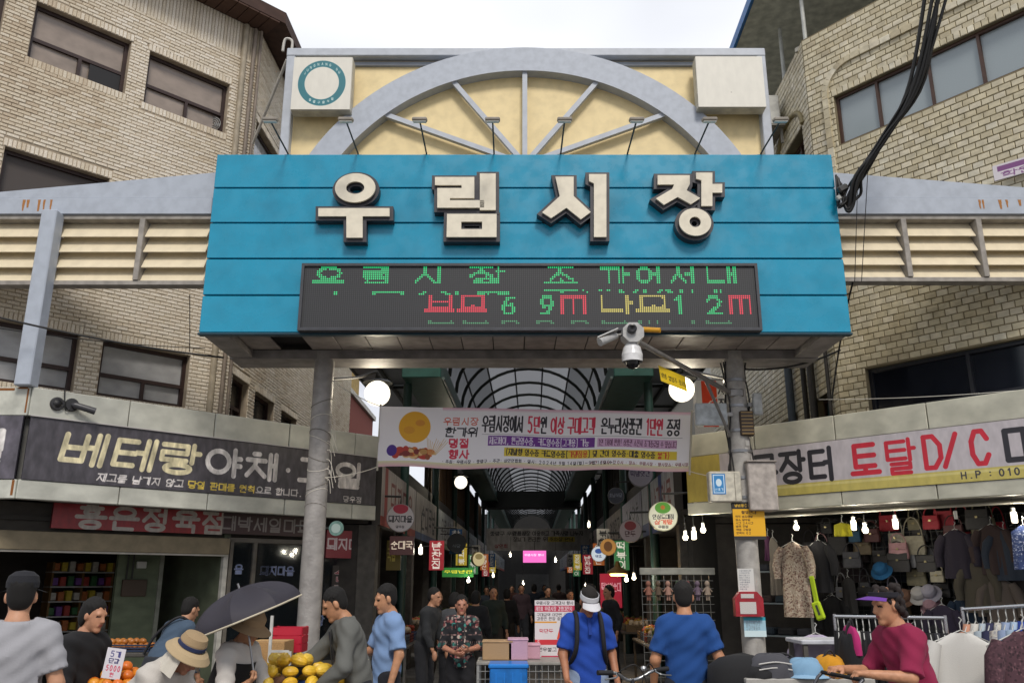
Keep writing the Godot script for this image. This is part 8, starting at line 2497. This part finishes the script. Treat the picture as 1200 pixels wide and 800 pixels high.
	# man with visor
	J = person("man in blue polo shirt and white visor cap with a backpack", stand(687, 8.0), 0.12, {h = 1.69, shirt = cloth("1c47a6"), loose = 0.025, sleeve = 0.85, pitch = 0.5, turn = 0.1, pants = cloth("8ea0bc"), skin = "a97252", armR = [Vector3(-0.225, 1.1, 0.02), Vector3(-0.22, 0.9, 0.18)], armL = [Vector3(0.225, 1.1, -0.02), Vector3(0.235, 0.88, 0.12)], wide = 1.05, hair_col = "1d1815"})
	X = Transform3D(J.HB, J.HP.call(Vector3(0, 0.045, 0.0)))
	m = MB.new()
	m.lathe([Vector2(0.086, -0.012), Vector2(0.089, 0.0), Vector2(0.086, 0.038), Vector2(0.082, 0.04)], 24, X, Vector3(0.95, 1, 1.1))
	m.sheet(func(u, v): return X * Vector3(sin((u - 0.5) * 2.1) * (0.085 + v * 0.012), -0.006 - v * 0.03 - 0.012 * pow(absf(u - 0.5) * 2, 2), 0.01 + cos((u - 0.5) * 2.1) * (0.09 + 0.08 * v)), 14, 3)
	part(J.node, "visor", m, cloth("d6d6da"))
	for s in [-1, 1]: strap(J, "backpack_strap", [J.U.call(Vector3(0.1 * s, 1.41, -0.12)), J.U.call(Vector3(0.105 * s, 1.45, 0.0)), J.U.call(Vector3(0.11 * s, 1.36, 0.11)), J.U.call(Vector3(0.125 * s, 1.15, 0.125)), J.U.call(Vector3(0.16 * s, 1.02, 0.02))], 0.021, M("15151a", 0.8))
	part(J.node, "placket", bx(J.U.call(Vector3(0, 1.33, 0.128)), Vector3(0.03, 0.14, 0.01), 0.003, Basis(Vector3.RIGHT, -0.25)), cloth("163a8c"))
	m = MB.new(); m.tube([J.U.call(Vector3(-0.07, 1.42, 0.03)), J.U.call(Vector3(0, 1.39, 0.085)), J.U.call(Vector3(0.07, 1.42, 0.03))], 0.018, 8)
	part(J.node, "shirt_collar", m, cloth("173d92"))
	t = thing("backpack", "black backpack on the man with the white visor", "backpack", J.node.transform)
	m = MB.new(); m.cbox(Vector3(0, 1.22, -0.22) * J.k, Vector3(0.32, 0.44, 0.16), 0.05)
	part(t, "pack", m, cloth("16161a"))
	part(t, "pocket", bx(Vector3(0, 1.12, -0.315) * J.k, Vector3(0.24, 0.2, 0.05), 0.02), cloth("1c1c21"))
	# man in blue T-shirt, back view
	J = person("man in blue T-shirt with his back turned at the arcade's right", stand(801, 7.2), PI - 0.12, {h = 1.71, shirt = cloth("18488a"), sleeve = 0.8, loose = 0.026, wide = 1.05, belly = 1.0, pants = cloth("20242e"), armL = [Vector3(0.245, 1.1, -0.03), Vector3(0.265, 0.88, 0.08)], armR = [Vector3(-0.25, 1.12, -0.05), Vector3(-0.36, 0.9, -0.08)], grip = [0.4, 0.4], skin = "b9835f", hair_col = "171412"})
	# woman in maroon
	J = person("woman in maroon T-shirt and purple visor pushing a cart", stand(1066, 5.9), -1.4, {h = 1.7, shirt = cloth("8c1c44"), sleeve = 0.95, lean = 0.28, pants = cloth("22222a"), hair = "perm", hair_col = "241a18", armL = [Vector3(0.22, 1.13, 0.2), Vector3(0.16, 1.15, 0.44)], armR = [Vector3(-0.22, 1.13, 0.2), Vector3(-0.16, 1.15, 0.44)], grip = [1.0, 1.0], bar = 1, skin = "c08a68", wide = 1.0, belly = 1.1})
	X = Transform3D(J.HB * Basis(Vector3.RIGHT, -0.15), J.HP.call(Vector3(0, 0.06, 0.0)))
	m = MB.new()
	m.sheet(func(u, v): return X * Vector3(sin((u - 0.5) * 2.7) * (0.09 + v * 0.02), 0.0 - v * 0.02 - 0.01 * pow(absf(u - 0.5) * 2, 2), 0.02 + cos((u - 0.5) * 2.7) * (0.095 + 0.09 * v)), 14, 3)
	part(J.node, "visor_peak", m, cloth("6a3a9a"))
	m = MB.new(); m.lathe([Vector2(0.094, -0.008), Vector2(0.098, 0.0), Vector2(0.096, 0.025), Vector2(0.092, 0.028)], 24, X, Vector3(0.95, 1, 1.1))
	part(J.node, "visor_band", m, cloth("1c1a22"))
	# her cart
	var hw: Vector3 = J.node.transform * (J.wr[0].lerp(J.wr[1], 0.5) + Vector3(0, -0.024, 0.1))
	t = thing("shopping_cart", "black folding shopping cart pushed by the woman in maroon", "cart", T3(Vector3(hw.x, 0, hw.z), -1.4))
	var blk := M("17171a", 0.6, "cloth", 4.0)
	part(t, "handle", tb([Vector3(-0.24, hw.y, 0), Vector3(0.24, hw.y, 0)], 0.014, 8), blk)
	for s in [-1, 1]: part(t, "side_tube", tb(curve([Vector3(0.24 * s, hw.y, 0), Vector3(0.24 * s, hw.y - 0.12, 0.08), Vector3(0.22 * s, 0.5, 0.2), Vector3(0.2 * s, 0.1, 0.3)], 4), 0.011, 7), M("5a5a5e", 0.3, "", 1.0, 0.6))
	part(t, "bag", bx(Vector3(0, 0.6, 0.34), Vector3(0.38, 0.7, 0.3), 0.05), blk)
	part(t, "bag_flap", bx(Vector3(0, 0.96, 0.34), Vector3(0.4, 0.05, 0.32), 0.02), M("1f1f24", 0.6, "cloth", 4.0))
	for s in [-1, 1]:
		m = MB.new()
		var pts := []
		for a in 17: pts.append(Vector3(0.21 * s, 0.09 + sin(TAU * a / 16) * 0.075, 0.32 + cos(TAU * a / 16) * 0.075))
		m.tube(pts, 0.016, 6, false); m.tube([Vector3(0.2 * s, 0.09, 0.32), Vector3(0.225 * s, 0.09, 0.32)], 0.06, 12)
		part(t, "wheel", m, M("202022", 0.6))
	# bicycle in front
	var bp := at(742, 795, 6.5)
	t = thing("bicycle", "bicycle handlebar with cables at the bottom centre", "bicycle", T3(Vector3(bp.x, 0, bp.z - 0.05), 0.5))
	var fr := M("2a2c30", 0.35, "soft", 1.0, 0.3)
	var hb := 1.06
	part(t, "handlebar", tb(curve([Vector3(-0.3, hb + 0.03, 0.02), Vector3(-0.16, hb + 0.02, 0.03), Vector3(-0.05, hb - 0.03, 0.0), Vector3(0.05, hb - 0.03, 0.0), Vector3(0.16, hb + 0.02, 0.03), Vector3(0.3, hb + 0.03, 0.02)], 4), 0.012, 8), M("9a9c9e", 0.25, "", 1.0, 0.8))
	for s in [-1, 1]:
		part(t, "grip", tb([Vector3(0.19 * s, hb + 0.025, 0.03), Vector3(0.31 * s, hb + 0.03, 0.02)], 0.018, 8), M("16161a", 0.7))
		part(t, "brake_lever", tb(curve([Vector3(0.17 * s, hb + 0.02, 0.05), Vector3(0.2 * s, hb + 0.0, 0.09), Vector3(0.29 * s, hb - 0.01, 0.08)], 4), 0.006, 6), M("8a8c8e", 0.3, "", 1.0, 0.8))
		part(t, "brake_cable", tb(curve([Vector3(0.17 * s, hb + 0.02, 0.05), Vector3(0.06 * s, hb + 0.08, 0.12), Vector3(-0.02 * s, hb - 0.05, 0.14), Vector3(0, hb - 0.3, 0.08)], 5), 0.004, 5), M("151515", 0.5))
	part(t, "bell", _bell(), M("b0b2b4", 0.2, "", 1.0, 0.9), off(Vector3(0.09, hb + 0.03, 0.02)))
	part(t, "stem", tb([Vector3(0, hb - 0.03, 0), Vector3(0, 0.72, 0.06)], 0.014, 8), fr)
	for s in [-1, 1]: part(t, "fork", tb([Vector3(0.03 * s, 0.72, 0.06), Vector3(0.05 * s, 0.33, 0.14)], 0.012, 7), fr)
	part(t, "frame", _bike_frame(), fr)
	for z in [0.14, -0.9]:
		m = MB.new()
		var pts := []
		for a in 33: pts.append(Vector3(0, 0.33 + sin(TAU * a / 32) * 0.305, z + cos(TAU * a / 32) * 0.305))
		m.tube(pts, 0.02, 7, false)
		var wh := part(t, "wheel", m, M("19191a", 0.8))
		m = MB.new()
		for a in 12: m.tube([Vector3(0, 0.33, z), Vector3(0, 0.33 + sin(TAU * a / 12) * 0.29, z + cos(TAU * a / 12) * 0.29)], 0.002, 4, false)
		part(wh, "spokes", m, M("a0a2a4", 0.3, "", 1.0, 0.8)).set_meta("kind", "stuff")
	part(t, "saddle", bx(Vector3(0, 0.9, -0.62), Vector3(0.15, 0.06, 0.25), 0.025), M("1a1a1c", 0.6))
	# people further in
	var crowd := [[527, 12.6, "4a4c50", 2.6, "grey shirt at the soup stall on the left", 0.25], [558, 14.2, "17181b", 2.9, "black coat walking away, left of the street", 0.0], [578, 16.0, "1f2a24", 0.2, "dark green jacket in the middle of the street", 0.0], [594, 18.5, "141417", 3.0, "black jacket walking away in mid street", 0.0], [611, 22.0, "3a2a30", 0.1, "plum top coming forward far back", 0.0], [626, 25.0, "232a38", 3.1, "navy jacket walking away far back", 0.0], [642, 20.0, "26221f", 0.3, "dark brown coat right of the street's middle", 0.0], [655, 28.0, "4a3a3a", 3.0, "brown top at the far end of the crowd", 0.0], [700, 13.5, "3c2f26", -1.4, "brown shirt serving at the right food stall", 0.2], [717, 15.5, "1a1b20", -1.2, "black apron behind the right food stall", 0.1], [505, 15.0, "1b1c20", 1.3, "black top at the second left stall", 0.2], [570, 24.0, "3f4652", 0.0, "grey blue shirt deep on the left", 0.0], [668, 17.5, "20242a", 0.4, "charcoal jacket near the red menu board", 0.0], [498, 12.0, "25272a", 1.2, "charcoal vest tending the first left stall", 0.25], [600, 30.0, "502f2a", 0.0, "rust coloured top far down the street", 0.0], [638, 34.0, "2a3a4a", 0.2, "blue jacket farthest down the street", 0.0]]
	for q in crowd:
		person("person in " + q[4], stand(q[0], q[1]), q[3], {h = 1.56 + 0.14 * rng.randf(), cell = 0.026, shirt = cloth(q[2]), sleeve = 1.8, lean = q[5], step = 0.12 if q[5] == 0.0 else 0.0, hair = ["short", "bob"][rng.randi() % 2], pants = cloth(["1a1b20", "23252c", "2a2622"][rng.randi() % 3]), skin = "b07f62"}, "shoppers in the arcade")
func _bell() -> MB:
	var m := MB.new()
	m.lathe([Vector2(0.026, 0), Vector2(0.026, 0.012), Vector2(0.018, 0.026), Vector2(0, 0.03)], 14)
	return m
func _bike_frame() -> MB:
	var m := MB.new()
	var hd := Vector3(0, 0.78, 0.04)
	var bb := Vector3(0, 0.3, -0.45)
	var st := Vector3(0, 0.78, -0.6)
	m.tube([hd, bb], 0.018, 8); m.tube([hd, st], 0.016, 8); m.tube([bb, st + Vector3(0, 0.1, -0.01)], 0.016, 8)
	for s in [-1, 1]:
		m.tube([bb, Vector3(0.05 * s, 0.33, -0.9)], 0.01, 6); m.tube([st, Vector3(0.05 * s, 0.33, -0.9)], 0.009, 6)
	return m
func ground() -> void:
	var m := MB.new()
	m.quad(Vector3(-150, 0, 60), Vector3(150, 0, 60), Vector3(150, 0, -250), Vector3(-150, 0, -250))
	struct("ground", m, M("7d7a76", 0.9, "grime", 0.35, 0.0, "bump"))
func _ready() -> void:
	rng.seed = 77
	setup()
	make_textures()
	ground()
	left_building()
	right_building()
	gate_sign()
	sign_lamps()
	arch_frame()
	wings()
	columns()
	canopies()
	left_shops()
	arcade()
	gate_things()
	right_shop()
	left_goods()
	centre_goods()
	people()
